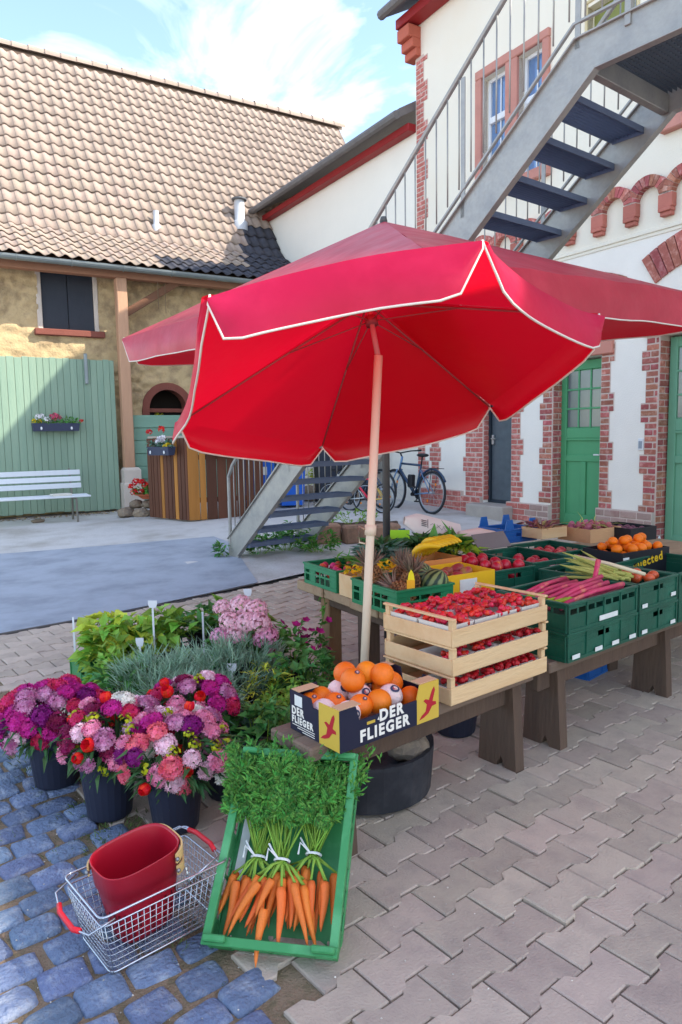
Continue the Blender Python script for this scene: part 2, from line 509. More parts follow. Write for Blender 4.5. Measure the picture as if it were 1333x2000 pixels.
for r in range(-14, 42):
    for i in range(-20, 2):
        off = .5 if r % 2 else 0
        c = COB0 + CB * (r * .128) + CA * ((i + off) * .152 - .03) + CA * .03 * nz(r * .7, i * .4, 5) + CB * .025 * nz(i * .8, r * .3, 9)
        q = (c - COB0).dot(COBN)
        if q > .075 or c.y < .9 or c.y > 6: continue
        d = (c - CAM); z = d.dot(FW); px = 666.5 + F_PX * d.dot(CR) / max(z, .1)
        if px < -600 or z < .6: continue
        k = random.randrange(8)
        crest.append((c.length, c, k))
crest.sort(key=lambda t: t[0])
for n_, (_, c, k) in enumerate(crest[:300]):
    link('cobble', cm[k], cob, (c.x, c.y, tz(c.x, c.y) - .002 + U_(-.005, .005)), (U_(-.05, .05), U_(-.05, .05), TH + U_(-.16, .16)), (U_(.92, 1.1), U_(.92, 1.1), 1))

# grass and moss in the joints, crumbs
M_grass = mat('joint_grass', S(86, 104, 48), .8, .2, 20, island=.4, hue=.03, trans=.2)
def tuft(m, p, n, h, spread):
    for _ in range(n):
        a = U_(0, 2 * pi); r = spread * sqrt(random.random())
        q = Vector((p[0] + r * cos(a), p[1] + r * sin(a), p[2] - .006))
        d = Vector((cos(a) * U_(.2, 1), sin(a) * U_(.2, 1), U_(.5, 1.3)))
        m.leaf(q, d, h * U_(.5, 1.2), h * .13, fold=.1, droop=.5, tip=.4)
gr = MB()
for x, y, n, h, s_ in [(150, 1590, 70, .03, .10), (230, 1625, 90, .035, .10), (95, 1545, 50, .03, .08), (55, 1510, 40, .03, .06), (20, 1640, 24, .02, .05), (130, 1660, 50, .02, .09), (340, 1852, 40, .02, .05), (215, 1655, 60, .03, .08), (470, 1905, 30, .012, .06),
                       (190, 1572, 60, .03, .1), (300, 1600, 60, .03, .1), (60, 1480, 60, .04, .1), (455, 1925, 22, .012, .03), (350, 1960, 16, .01, .05)]:
    p = gt(x, y); tuft(gr, p, n, h, s_)
for _ in range(130):
    c = COB0 + CB * U_(-.3, 2.2) + CA * U_(-1.4, .05); tuft(gr, (c.x, c.y, -.015), 6, .014, .02)
kind(gr.build('joint_grass', M_grass), 'stuff')
M_crumb = mat('stone_crumb', S(205, 196, 184), .9, .1, 30, island=.4)
cr = MB()
for _ in range(420):
    if random.random() < .45: p = gz(U_(0, 1333), U_(1500, 2000), 0)
    else:
        c = COB0 + CB * U_(-.4, 2.2) + CA * U_(-1.5, .1); p = Vector((c.x, c.y, -.012))
    r = U_(.0012, .0034)
    cr.ball((p.x, p.y, tz(p.x, p.y) + p.z + r * .5), r, 5, 4, sq=(1, U_(.6, 1), .7))
kind(cr.build('grit', M_crumb), 'stuff')
# ------------------------------------------------------------------ plastered house with brick trim (right)
M_cream = mat('cream_plaster', S(236, 228, 210), 0.93, 0.05, 1.3, 0.25, 60, col2=S(230, 220, 200), thr=(.45, .75))
M_white = mat('white_plaster', S(241, 234, 223), 0.93, 0.05, 2.0, 0.25, 60)
M_brick = mat('red_brick', S(176, 104, 92), 0.9, 0.22, 14, 0.5, 90, rnd=.26, hue=.02, col2=S(204, 156, 146), thr=(.5, .75))
M_mortar = mat('lime_mortar', S(206, 186, 174), 0.95, 0.12, 12, 0.4, 90)
M_sst = mat('red_sandstone', S(200, 140, 126), 0.88, 0.12, 5, 0.35, 70, rnd=.08)
M_fascia = mat('red_paint', S(148, 36, 38), 0.55, .08, 4)
M_slate = mat('verge_grey', S(112, 108, 106), 0.8, .2, 6, .3, 40)
M_gdoor = mat('green_door_paint', S(78, 156, 106), 0.5, .06, 5, .08, 40, spec=.45)
M_gdoor2 = mat('pale_green_door_paint', S(108, 162, 130), 0.5, .07, 4, .08, 40)
M_glass = mat('window_glass', S(96, 128, 170), 0.06, .05, 2, spec=.9, coat=.6)
M_dglass = mat('door_glass', S(96, 106, 108), 0.12, .12, 5, spec=.8)
M_frame = mat('white_window_paint', S(226, 228, 230), .45, .04, 6)
M_gry = mat('grey_door_metal', S(88, 98, 106), 0.42, .22, 9, .12, 70, metal=.3)
M_plinth = mat('plinth_stone', S(176, 148, 138), .92, .2, 7, .4, 60, rnd=.12, col2=S(150, 118, 110), thr=(.45, .7))

P0 = gz(1080, 1025, .25)
H_RZ = radians(-58.8)
house = thing('plastered_house', 'tall cream plastered house with red brick corners, brick arch frieze and green doors', 'house', (P0.x, P0.y, 0), H_RZ)
HB = []                       # bricks of the house: (x, z, length, height, y)
C_ = .0765
def wall_holes(m, x0, x1, z0, z1, holes, y=0.0, depth=.22, mi=0):
    xs = sorted({x0, x1} | {h[0] for h in holes} | {h[1] for h in holes}); xs = [x for x in xs if x0 <= x <= x1]
    zs = sorted({z0, z1} | {h[2] for h in holes} | {h[3] for h in holes}); zs = [z for z in zs if z0 <= z <= z1]
    for i in range(len(xs) - 1):
        for j in range(len(zs) - 1):
            cx, cz = (xs[i] + xs[i + 1]) / 2, (zs[j] + zs[j + 1]) / 2
            if any(h[0] < cx < h[1] and h[2] < cz < h[3] for h in holes): continue
            m.quad((xs[i], y, zs[j]), (xs[i + 1], y, zs[j]), (xs[i + 1], y, zs[j + 1]), (xs[i], y, zs[j + 1]), mi)
    for a, b, c, d in holes:
        m.quad((a, y, c), (a, y, d), (a, y + depth, d), (a, y + depth, c), mi)
        m.quad((b, y, d), (b, y, c), (b, y + depth, c), (b, y + depth, d), mi)
        m.quad((a, y, d), (b, y, d), (b, y + depth, d), (a, y + depth, d), mi)
        m.quad((b, y, c), (a, y, c), (a, y + depth, c), (b, y + depth, c), mi)
EAVE = 8.06
HX0, HX1, HD = -3.05, 17.0, 9.0  # right end lengthened out of view to block the sun from the foreground
w1 = (-1.42, -.30, 5.06, 6.68)
holes = [(-1.40, -.80, .30, 2.45), (-.03, .76, .25, 2.48), (1.57, 3.1, .10, 2.62), (-1.44, -.95, 5.08, 6.66), (-.72, -.27, 5.08, 6.66), (.44, 1.14, 6.2, 6.72), (1.72, 2.62, 5.0, 6.7), (3.3, 4.2, 5.0, 6.7)]
m = MB()
wall_holes(m, HX0, HX1, 0, 3.76, holes[:3])
m.build('lower_wall', M_white, house)
m = MB()
wall_holes(m, HX0, HX1, 3.76, EAVE + .3, holes[3:])
m.quad((HX0, HD, 0), (HX0, 0, 0), (HX0, 0, EAVE + .3), (HX0, HD, EAVE + .3))
m.quad((HX1, 0, 0), (HX1, HD, 0), (HX1, HD, EAVE + .3), (HX1, 0, EAVE + .3))
m.quad((HX1, HD, 0), (HX0, HD, 0), (HX0, HD, EAVE + .3), (HX1, HD, EAVE + .3))
for a, b, c, d in holes: m.quad((a, .6, c), (b, .6, c), (b, .6, d), (a, .6, d))
m.build('upper_wall', M_cream, house)
# roof with red fascia and grey edge
m = MB()
m.prism([(-.42, EAVE + .22), (HD / 2, EAVE + 2.9), (HD + .4, EAVE + .22), (HD + .4, EAVE + .36), (HD / 2, EAVE + 3.1), (-.42, EAVE + .36)], HX0 - .28, HX1 + .3, M=Matrix(((0, 0, 1, 0), (1, 0, 0, 0), (0, 1, 0, 0), (0, 0, 0, 1))))
rf = m.build('roof', M_slate, house)
for y in (0,):
    m = MB(); m.poly([(HX0, 0, EAVE + .3), (HX0, HD, EAVE + .3), (HX0, HD / 2, EAVE + 2.95)][::-1]); m.build('gable_wall', M_cream, house)
m = MB(); m.cbox(HX0 - .2, HX1 + .2, -.26, -.002, EAVE + .04, EAVE + .19, .01); m.build('fascia_board', M_fascia, rf)
m = MB(); m.tube([(HX0 - .3, -.48, EAVE + .25), (HX1 + .3, -.48, EAVE + .25)], .075, 8); m.build('gutter', M_slate, rf)
m = MB()
for k, (o_, z0, z1) in enumerate([(.10, 7.62, 7.74), (.17, 7.74, 7.88), (.25, 7.88, 8.07)]): m.cbox(HX0 - .14 + .02 * k - o_ * .3, HX0 + .14, -o_, .1, z0, z1, .012)
m.build('corner_corbel', mat('corbel_stone', S(186, 100, 80), .85, .1, 6, .3), house)
# stair reveals in brick of the door openings
def bricks(x0, x1, z0, z1, y=-.012, tooth=None, start=0, depth=.02):
    n = int(round((z1 - z0) / C_))
    for r in range(n):
        a, b = x0, x1
        if tooth:
            t = tooth((r + start) % 8)
            a -= t[0]; b += t[1]
        x = a; k = 0
        lens = [.118, .24] if (r + start) % 2 else [.24, .118]
        while x < b - .02:
            l = min(lens[k % 2], b - x)
            if b - x - l < .05: l = b - x
            HB.append((x + .005, z0 + r * C_, l - .014, C_ - .016, y)); x += l; k += 1
t_r = lambda q: (0, .06 if q in (1, 2, 3) else 0)
t_l = lambda q: (.06 if q in (1, 2, 3) else 0, 0)
t_b = lambda q: (.05 if q in (1, 2, 3) else 0, .05 if q in (1, 2, 3) else 0)
class _MO:
    def box(self, *a): m = MB(); m.box(*a); m.build('mortar', M_mortar, house)
MO = _MO()                                       # mortar backing, one piece per pier
def jamb(x0, x1, z0, z1, tooth, start=0):
    bricks(x0, x1, z0, z1, tooth=tooth, start=start)
    MO.box(x0, x1, -.006, .02, z0, z1)
    n = int(round((z1 - z0) / C_))
    for r in range(n):
        t = tooth((r + start) % 8)
        if t[0]: MO.box(x0 - t[0], x0, -.006, .02, z0 + r * C_, z0 + (r + 1) * C_)
        if t[1]: MO.box(x1, x1 + t[1], -.006, .02, z0 + r * C_, z0 + (r + 1) * C_)
jamb(-.20, -.03, .55, 2.48, t_l, 2); jamb(.76, .90, .55, 2.70, t_r, 1)
jamb(1.40, 1.57, .55, 2.66, t_l, 3); jamb(-.80, -.62, .52, 2.45, t_r, 0)
jamb(-1.80, -1.40, .55, 2.45, t_l, 4)
jamb(HX0 + .02, HX0 + .22, .7, 7.62, lambda q: (0, .1 if q in (1, 2, 3, 4) else 0), 0)
jamb(-2.66, -2.46, .62, 2.6, t_b, 3)
# plinth bricks, wide blocks
def plinth(x0, x1, z0, z1, y):
    MO.box(x0, x1, y + .006, .0, z0, z1)
    n = max(1, int(round((z1 - z0) / .085))); h = (z1 - z0) / n
    for r in range(n):
        x = x0 - (.1 if r % 2 else 0); k = 0
        while x < x1 - .02:
            l = .235
            a, b = max(x, x0), min(x + l, x1)
            if b - a > .03: HB.append((a + .005, z0 + r * h, b - a - .01, h - .012, y))
            x += l
for a, b, zz in [(-.84, -.03, .52), (.76, 1.57, .55), (-1.85, -1.40, .55), (-2.9, -1.85, .62), (3.1, 6, .5)]:
    plinth(a, b, .0 if a > .7 else .1, zz, -.07)
# reveals (brick on the left inner sides)
REV = []
for x, z0, z1 in [(-.03, .25, 2.48), (-1.40, .5, 2.45), (1.57, .2, 2.62)]:
    n = int((z1 - z0) / C_)
    MO.box(x - .012, x + .006, -.004, .22, z0, z1)
    for r in range(n):
        for k, (a, b) in enumerate([(.0, .1), (.11, .215)] if r % 2 else [(0, .215)]): REV.append((x, z0 + r * C_, a, b))
pass
# brick arches of the frieze, voussoirs
VB = []
def arch(cx, cz, r0, r1, a0, a1, n, y0=-.05, y1=.0):
    for k in range(n):
        t0 = a0 + (a1 - a0) * (k + .06) / n; t1 = a0 + (a1 - a0) * (k + .94) / n
        VB.append([(cx + r * cos(t), cz + r * sin(t)) for r, t in ((r0, t0), (r1, t0), (r1, t1), (r0, t1))] + [y0, y1])
FR = [.24 + .465 * k for k in range(-6, 34)]
M_bed = MB()
for x in FR:
    if x < -2.6: continue
    arch(x + .2325, 4.16, .155, .275, pi * .04, pi * .96, 11, -.09, 0)
    seg = [(x + .2325 + r * cos(pi * k / 10), 4.16 + r * sin(pi * k / 10)) for r, ks in ((.275, range(0, 11)), (.155, range(10, -1, -1))) for k in ks]
    n = len(seg)
arch(2.35, 1.84, 1.62, 1.97, radians(62), radians(122), 18, -.03, 0)
arch(.36, 1.84, 1.42, 1.70, radians(64), radians(116), 14, -.03, 0)
# corbels
vmesh = {}
def corbel_part(x):
    m = MB()
    m.cbox(x - .088, x + .088, -.09, 0, 4.02, 4.17, .006)
    m.cbox(x - .078, x + .078, -.105, 0, 3.975, 4.02, .006)
    m.cbox(x - .07, x + .07, -.075, 0, 3.93, 3.975, .006)
    return m
m0 = corbel_part(0).mesh('frieze_corbel', mat('frieze_brick', S(184, 112, 98), .88, .12, 9, .3, 60, rnd=.12))
for x in FR:
    if x > -2.7: link('frieze_corbel', m0, house, (x, 0, 0))
mo = MB()
for x in FR:
    if x > -2.6:
        n = 12
        for k in range(n):
            t0, t1 = pi * k / n, pi * (k + 1) / n
            c = x + .2325
            pts = [(c + r * cos(t), -.08, 4.16 + r * sin(t)) for r, t in ((.157, t0), (.273, t0), (.273, t1), (.157, t1))]
            mo.quad(*pts)
            mo.quad(pts[3], (pts[3][0], 0, pts[3][2]), (pts[0][0], 0, pts[0][2]), pts[0])
            mo.quad(pts[1], (pts[1][0], 0, pts[1][2]), (pts[2][0], 0, pts[2][2]), pts[2])
mo.build('frieze_mortar', M_mortar, house)
# string course
m = MB(); m.cbox(HX0, HX1, -.03, .01, 3.80, 3.845, .006); m.cbox(HX0, HX1, -.014, .01, 3.76, 3.80, .004)
m.build('string_course', M_cream, house)
# bricks: the 300 that show largest are parts, the others one piece
hm = house.matrix_world if False else Matrix.Translation((P0.x, P0.y, 0)) @ Matrix.Rotation(H_RZ, 4, 'Z')
allb = []
for x, z, l, h, y in HB:
    p = hm @ Vector((x, 0, z)); d = (p - CAM); zz = d.dot(FW); px = 666.5 + F_PX * d.dot(CR) / zz; py = 1000 - F_PX * d.dot(CU) / zz
    hid = (py < 445 and False) or px < 790 or px > 1345 or (445 < py < 640)
    allb.append((1 if hid else 0, d.length, ('b', x, z, l, h, y)))
for v in VB:
    p = hm @ Vector((v[0][0], 0, v[0][1])); d = (p - CAM); zz = d.dot(FW); px = 666.5 + F_PX * d.dot(CR) / zz
    allb.append((1 if px > 1345 or px < 1085 else 0, d.length, ('v', v)))
for x, z, a, b in REV: allb.append((0, (hm @ Vector((x, 0, z)) - CAM).length, ('r', x, z, a, b)))
allb.sort(key=lambda t: (t[0], t[1]))
rest = MB(); cache = {}
for k, (_, _, t) in enumerate(allb):
    m = MB() if k < 300 else rest
    if t[0] == 'b':
        _, x, z, l, h, y = t
        y2 = y + U_(-.004, .003)
        if k < 300:
            key = round(l, 2); kk = (key, y < -.05)
            if kk not in cache:
                q = MB(); q.cbox(0, key, 0, .03, 0, C_ - .016, .006); cache[kk] = q.mesh('brick', M_plinth if y < -.05 else M_brick)
            link('brick', cache[kk], house, (x, y2, z), None, (l / key, 1, h / (C_ - .016))); continue
        m.cbox(x, x + l, y2, y2 + .03, z, z + h, .006)
    elif t[0] == 'r':
        _, x, z, a, b = t
        m.cbox(x - .004, x + .014, a + .004, b - .004, z + .002, z + C_ - .011, .004)
    else:
        v = t[1]; y0, y1 = v[4] + U_(-.004, .004), v[5]
        pts = [(x, y0, z) for x, z in v[:4]] + [(x, y1, z) for x, z in v[:4]]
        m.add(pts, [(0, 1, 2, 3), (0, 4, 5, 1), (1, 5, 6, 2), (2, 6, 7, 3), (3, 7, 4, 0)])
    if k < 300: m.build('brick', M_brick, house)
kind(rest.build('remaining_bricks', M_brick2 if False else M_brick, house), 'stuff')
# windows of the upper floor in red sandstone
def window(x0, x1, z0, z1, fr=.12, sill=True, pane=M_glass):
    """surround around the opening x0..x1"""
    s_ = MB()
    s_.cbox(x0 - fr, x0, -.05, .10, z0 - .02, z1, .012)
    s_.cbox(x1, x1 + fr, -.05, .10, z0 - .02, z1, .012)
    s_.cbox(x0 - fr, x1 + fr, -.051, .10, z1 + .001, z1 + fr, .012)
    su = s_.build('window_surround', M_sst, house)
    if sill:
        b = MB(); b.cbox(x0 - fr - .04, x1 + fr + .04, -.10, .1, z0 - .16, z0 - .021, .014); b.build('sill', M_sst, su)
    f = MB(); y0, y1 = .10, .15
    xm = (x0 + x1) / 2; zt = z0 + (z1 - z0) * .60
    f.cbox(x0, x0 + .05, y0, y1, z0, z1, .006); f.cbox(x1 - .05, x1, y0, y1, z0, z1, .006)
    f.cbox(x0 + .05, x1 - .05, y0 + .001, y1, z1 - .05, z1, .006); f.cbox(x0 + .05, x1 - .05, y0 + .001, y1, z0, z0 + .06, .006)
    f.cbox(x0 + .05, x1 - .05, y0 - .02, y1, zt, zt + .09, .008); 
    fo = f.build('window_frame', M_frame, su)
    for a, b_, c, d in [(x0 + .05, x1 - .05, z0 + .06, zt), (x0 + .05, x1 - .05, zt + .09, z1 - .05)]:
        g_ = MB(); g_.quad((a, .135, c), (b_, .135, c), (b_, .135, d), (a, .135, d)); g_.build('pane', pane, su)
        q = MB(); q.cbox((a + b_) / 2 - .011, (a + b_) / 2 + .011, .118, .134, c, d, .003); q.build('glazing_bar', M_frame, su)
    return su
window(-1.44, -.95, 5.08, 6.66, .13); window(-.72, -.27, 5.08, 6.66, .115)
window(1.72, 2.62, 5.0, 6.7, .15); window(3.3, 4.2, 5.0, 6.7, .15)
# opening above the stair landing
m = MB(); m.cbox(.40, .44, -.02, .1, 6.2, 6.76, .01); m.cbox(1.14, 1.18, -.02, .1, 6.2, 6.76, .01); m.cbox(.40, 1.18, -.021, .1, 6.761, 6.80, .01)
d_ = m.build('small_window', mat('landing_frame', S(206, 190, 150), .7, .1, 5), house)
m = MB(); m.box(.44, 1.14, .12, .16, 6.2, 6.72); m.build('shutter', mat('olive_door', S(128, 132, 70), .6, .1, 5), d_)
# lintels
M_lint = mat('lintel_stone', S(200, 136, 120), .85, .1, 4, .3, 60, rnd=.06)
for a, b, z0, z1 in [(-.22, .94, 2.482, 2.72), (1.36, 3.4, 2.622, 2.92), (-1.6, -.6, 2.45, 2.66)]:
    m = MB(); m.cbox(a, b, -.055, .2, z0, z1, .012); m.build('lintel', M_lint, house)
m = MB(); m.cbox(.62, .92, -.03, .02, 2.74, 2.9, .01); m.build('impost_stone', M_lint, house)
# green door with nine panes
def panel_door(x0, x1, z0, z1, y, mt, glass_from, cols, rows, name='green_door', lab=None):
    d = MB(); d.cbox(x0, x1, y + .012, y + .05, z0, z1, .004); do = d.build(name, mt, house)
    w = x1 - x0; st = .10
    r = MB()
    r.cbox(x0, x0 + st, y - .012, y + .0125, z0, z1, .006); r.cbox(x1 - st, x1, y - .012, y + .0125, z0, z1, .006)
    zg = z0 + (z1 - z0) * glass_from; zt = z1 - .12
    r.cbox(x0 + st, x1 - st, y - .0115, y + .0125, zt, z1, .006)
    r.cbox(x0 + st, x1 - st, y - .0115, y + .0125, zg - .14, zg, .006); r.cbox(x0 + st, x1 - st, y - .016, y + .0125, zg - .17, zg - .141, .004)
    r.cbox(x0 + st, x1 - st, y - .0115, y + .0125, z0, z0 + .16, .006)
    zm = z0 + (zg - z0) * .66
    r.cbox(x0 + st, x1 - st, y - .0115, y + .0125, zm, zm + .09, .006)
    xm = (x0 + x1) / 2
    r.cbox(xm - .04, xm + .04, y - .0115, y + .0125, z0 + .16, zm, .006)
    r.build('door_frame', mt, do)
    gx0, gx1 = x0 + st, x1 - st
    for i in range(cols):
        for j in range(rows):
            a = gx0 + (gx1 - gx0) * i / cols; b = gx0 + (gx1 - gx0) * (i + 1) / cols
            c = zg + (zt - zg) * j / rows; e = zg + (zt - zg) * (j + 1) / rows
            g_ = MB(); g_.box(a + .012, b - .012, y + .004, y + .0116, c + .012, e - .012); g_.build('pane', M_dglass, do)
    bars = MB()
    for i in range(1, cols):
        a = gx0 + (gx1 - gx0) * i / cols; bars.cbox(a - .013, a + .013, y - .008, y + .0115, zg, zt, .004)
    for j in range(1, rows):
        c = zg + (zt - zg) * j / rows; bars.cbox(gx0, gx1, y - .0085, y + .0112, c - .012, c + .012, .004)
    bars.build('glazing_bars', mt, do)
    return do
d2 = panel_door(-.03, .76, .25, 2.46, .17, M_gdoor, .60, 3, 3)
m = MB(); m.tube([(.66, .15, 1.22), (.66, .10, 1.22), (.58, .10, 1.22)], .01, 6); m.build('handle', M_frame, d2)
d3 = panel_door(1.60, 2.35, .12, 2.60, .16, M_gdoor2, .62, 2, 3)
d4 = panel_door(2.35, 3.08, .12, 2.60, .16, M_gdoor2, .62, 2, 3)
m = MB(); m.cbox(-1.36, -.80, .14, .18, .5, 2.4, .006); d1_ = m.build('grey_door', M_gry, house)
m = MB(); m.cbox(-1.40, -1.36, .10, .2, .46, 2.45, .006); m.cbox(-1.36, -.80, .10, .2, 2.4, 2.45, .006); m.cbox(-1.36, -.80, .11, .2, .46, .4999, .006); m.build('door_frame', mat('dark_frame', S(40, 50, 60), .5, .1, 6), d1_)
m = MB(); m.cbox(-1.33, -1.29, .10, .14, 1.35, 1.5, .006); m.tube([(-1.31, .12, 1.44), (-1.31, .08, 1.44), (-1.22, .08, 1.44)], .011, 6); m.build('handle', mat('steel', S(180, 182, 184), .35, .05, 8, metal=.8), d1_)
# thresholds
for a, b, z0, z1, y in [(-1.5, -.7, .2, .46, -.28), (-.2, .9, .05, .25, -.32), (1.4, 3.2, -.05, .115, -.36)]:
    m = MB(); m.cbox(a, b, y, .22, z0, z1, .02); m.build('door_step', mat('step_stone', S(170, 160, 150), .9, .15, 5, .4, 50), house)
# small white switch plate and the star on the step
m = MB(); m.cbox(1.325, 1.395, -.02, 0, 1.29, 1.43, .006); sp = m.build('house_number_plate', M_frame, house)
m = MB(); m.cbox(1.335, 1.385, -.023, -.0205, 1.31, 1.40, .001); m.build('plate_face', mat('plate_grey', S(150, 158, 168), .6, .1, 20), sp)
st = MB()
pts = [((.085 if k % 2 == 0 else .037) * sin(2 * pi * k / 10), (.085 if k % 2 == 0 else .037) * cos(2 * pi * k / 10)) for k in range(10)][::-1]
st.prism(pts, 0, .025, M=Matrix(((1, 0, 0, 0), (0, 0, -1, 0), (0, 1, 0, 0), (0, 0, 0, 1))), cham=.004)
sp_ = hm @ Vector((1.66, -.03, .115 + .083))
tag(st.build('star_ornament', M_frame, loc=sp_, rot=(radians(-8), 0, H_RZ)), 'small white star ornament leaning in front of the pale green door', 'ornament')

# ------------------------------------------------------------------ lower white wing behind the house
wing = thing('white_wing', 'white plastered lower wing with a red eaves board behind the stone barn roof', 'building', (P0.x, P0.y, 0), H_RZ)
m = MB()
m.quad((-9.4, .02, 0), (HX0, .02, 0), (HX0, .02, 6.6), (-9.4, .02, 6.6)); m.quad((-9.4, 7, 0), (-9.4, .02, 0), (-9.4, .02, 6.6), (-9.4, 7, 6.6))
m.poly([(-9.4, .02, 6.6), (-9.4, 3.5, 8.6), (-9.4, 7, 6.6)][::-1])
m.build('wall', mat('wing_plaster', S(238, 232, 218), .93, .04, 1.2, .2, 60), wing)
m = MB(); m.prism([(-.34, 6.66), (3.5, 8.8), (7.3, 6.66), (7.3, 6.8), (3.5, 8.95), (-.34, 6.8)], -9.62, HX0 - .002, M=Matrix(((0, 0, 1, 0), (1, 0, 0, 0), (0, 1, 0, 0), (0, 0, 0, 1))))
wr = m.build('roof', M_slate, wing)
m = MB(); m.cbox(-9.55, HX0 - .003, -.16, .018, 6.50, 6.62, .01); m.build('fascia_board', M_fascia, wr)
m = MB(); m.tube([(-9.65, -.38, 6.70), (HX0 - .01, -.38, 6.70)], .07, 8); m.build('gutter', M_slate, wr)
# ------------------------------------------------------------------ old barn (left)
M_rub = mat('rubble_wall', S(198, 172, 130), 0.96, 0.22, 3.5, 0.8, 26, col2=S(150, 128, 98), thr=(.46, .66))
M_tile = mat('clay_roof_tile', S(164, 146, 132), 0.88, 0.16, 9, 0.25, 60, rnd=.10, hue=.008, col2=S(144, 128, 116), thr=(.45, .7))
M_tile_i = mat('clay_roof_tile_far', S(164, 146, 132), 0.88, 0.16, 9, 0.25, 60, island=.10, col2=S(144, 128, 116), thr=(.45, .7))
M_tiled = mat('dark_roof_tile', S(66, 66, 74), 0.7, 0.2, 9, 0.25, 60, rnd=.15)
M_zinc = mat('zinc', S(138, 146, 146), 0.45, 0.14, 3, .1, 40, metal=.55)
M_beam = mat('weathered_beam', S(190, 148, 118), .88, .16, 4, .4, 40, stretch=(1, 1, .12), col2=S(164, 124, 98), thr=(.45, .7))
M_beamh = mat('dark_beam', S(112, 78, 58), .9, .16, 4, .4, 40, stretch=(.15, 1, 1))
M_gplank = mat('grey_green_boards', S(138, 160, 138), .8, .10, 3, .3, 40, rnd=.06, stretch=(3, 3, .25), col2=S(124, 148, 128), thr=(.4, .65))
M_gplankh = mat('grey_green_boards_h', S(122, 156, 136), .8, .10, 3, .3, 40, rnd=.06, stretch=(.25, 3, 3))
M_shut = mat('dark_shutter', S(50, 54, 62), .7, .1, 5, .15, 40)
M_brs = mat('brown_stone', S(128, 74, 62), .88, .14, 5, .3, 50)
M_pale = mat('pale_stone', S(204, 190, 176), .93, .12, 4, .4, 40)

B0 = gz(225, 1000, .15); B_RZ = radians(31.2)
barn = thing('old_barn', 'old stone barn with a brown tiled roof, green gate and timber post', 'barn', (B0.x, B0.y, 0), B_RZ)
bmx = Matrix.Translation((B0.x, B0.y, 0)) @ Matrix.Rotation(B_RZ, 4, 'Z')
# local: x along the wall, y away from the viewer
WY = .45
def rubble(x0, x1, z0, z1, y, hole=None):
    m = MB(); st = .05
    nx_, nz_ = int((x1 - x0) / st), int((z1 - z0) / st)
    for j in range(nz_ + 1):
        for i in range(nx_ + 1):
            x = x0 + (x1 - x0) * i / nx_; z = z0 + (z1 - z0) * j / nz_
            d = noise.voronoi(Vector((x * 3.1 + .25 * nz(x, z, 2, 3), z * 5.2 + .25 * nz(x, z, 8, 3), 0)))[0]
            e = min(1, (d[1] - d[0]) * 3.2)
            pl = max(0, min(1, .5 + 2.0 * nz(x * .7, z * .7, 4) + .6 * (.9 - abs(z - 3.1))))
            m.v.append((x, y - .085 * e * (1 - .75 * pl) - .05 * pl - .02 * nz(x, z, 1, 8), z))
    for j in range(nz_):
        for i in range(nx_):
            xc = x0 + (x1 - x0) * (i + .5) / nx_; zc = z0 + (z1 - z0) * (j + .5) / nz_
            if hole and hole(xc, zc): continue
            a = j * (nx_ + 1) + i
            m.f.append((a, a + 1, a + nx_ + 2, a + nx_ + 1)); m.m.append(0)
    return m
def bhole(x, z):
    if -1.08 < x < -.04 and 3.5 < z < 4.66: return True
    dx, dz = x - 1.24, z - 2.12
    return (dx * dx + dz * dz < .47 ** 2 and dz > 0) or (abs(dx) < .47 and 1.5 < z <= 2.12)
rubble(-4.2, 8.0, .1, 4.9, WY, bhole).build('stone_wall', M_rub, barn, smooth=True)
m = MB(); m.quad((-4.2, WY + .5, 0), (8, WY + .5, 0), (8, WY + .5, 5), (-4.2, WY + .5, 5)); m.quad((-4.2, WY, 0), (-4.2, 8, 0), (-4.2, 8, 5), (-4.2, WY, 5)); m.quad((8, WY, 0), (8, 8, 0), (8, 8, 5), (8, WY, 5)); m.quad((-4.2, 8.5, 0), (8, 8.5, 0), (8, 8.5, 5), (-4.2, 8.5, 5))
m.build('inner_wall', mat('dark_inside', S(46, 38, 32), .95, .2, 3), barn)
# shutters
sh = MB(); sh.cbox(-1.11, -1.02, WY - .06, WY + .3, 3.52, 4.66, .01)
shf = sh.build('window_jamb', M_pale, barn)
sh = MB(); sh.cbox(-.10, -.02, WY - .06, WY + .3, 3.52, 4.66, .01); sh.build('window_jamb', M_pale, barn)
for a, b in ((-1.02, -.565), (-.555, -.10)):
    m = MB(); m.cbox(a, b, WY - .01, WY + .03, 3.56, 4.64, .006); s_ = m.build('shutter', M_shut, shf)
m = MB(); m.cbox(-1.18, .06, WY - .16, WY + .1, 3.44, 3.555, .012); m.build('sill', M_brs, shf)
# arched window
ar = MB(); n = 14
for k in range(n):
    t0, t1 = pi * k / n, pi * (k + 1) / n
    P = [(1.24 + r * cos(t), 2.12 + r * sin(t)) for r, t in ((.38, t0), (.52, t0), (.52, t1), (.38, t1))]
    y0, y1 = WY - .09, WY + .2
    v = [(x, y0, z) for x, z in P] + [(x, y1, z) for x, z in P]
    ar.add(v, [(0, 1, 2, 3), (1, 5, 6, 2), (3, 7, 4, 0)])
ar.box(.72, .86, WY - .09, WY + .2, 1.5, 2.12); ar.box(1.62, 1.76, WY - .09, WY + .2, 1.5, 2.12)
aw = ar.build('arched_window', M_brs, barn)
m = MB(); m.cbox(.86, 1.62, WY + .02, WY + .08, 2.05, 2.13, .008); m.build('transom', M_brs, aw)
m = MB()
for k in range(20): m.leaf((1.02 + U_(0, .22), WY + .12, 1.86 + U_(0, .2)), (U_(-1, 1), -.4, U_(-.3, 1)), .1, .06)
m.build('plant_behind_window', mat('yellow_leaf', S(220, 214, 60), .6, .1, 5, island=.3, trans=.3), aw)
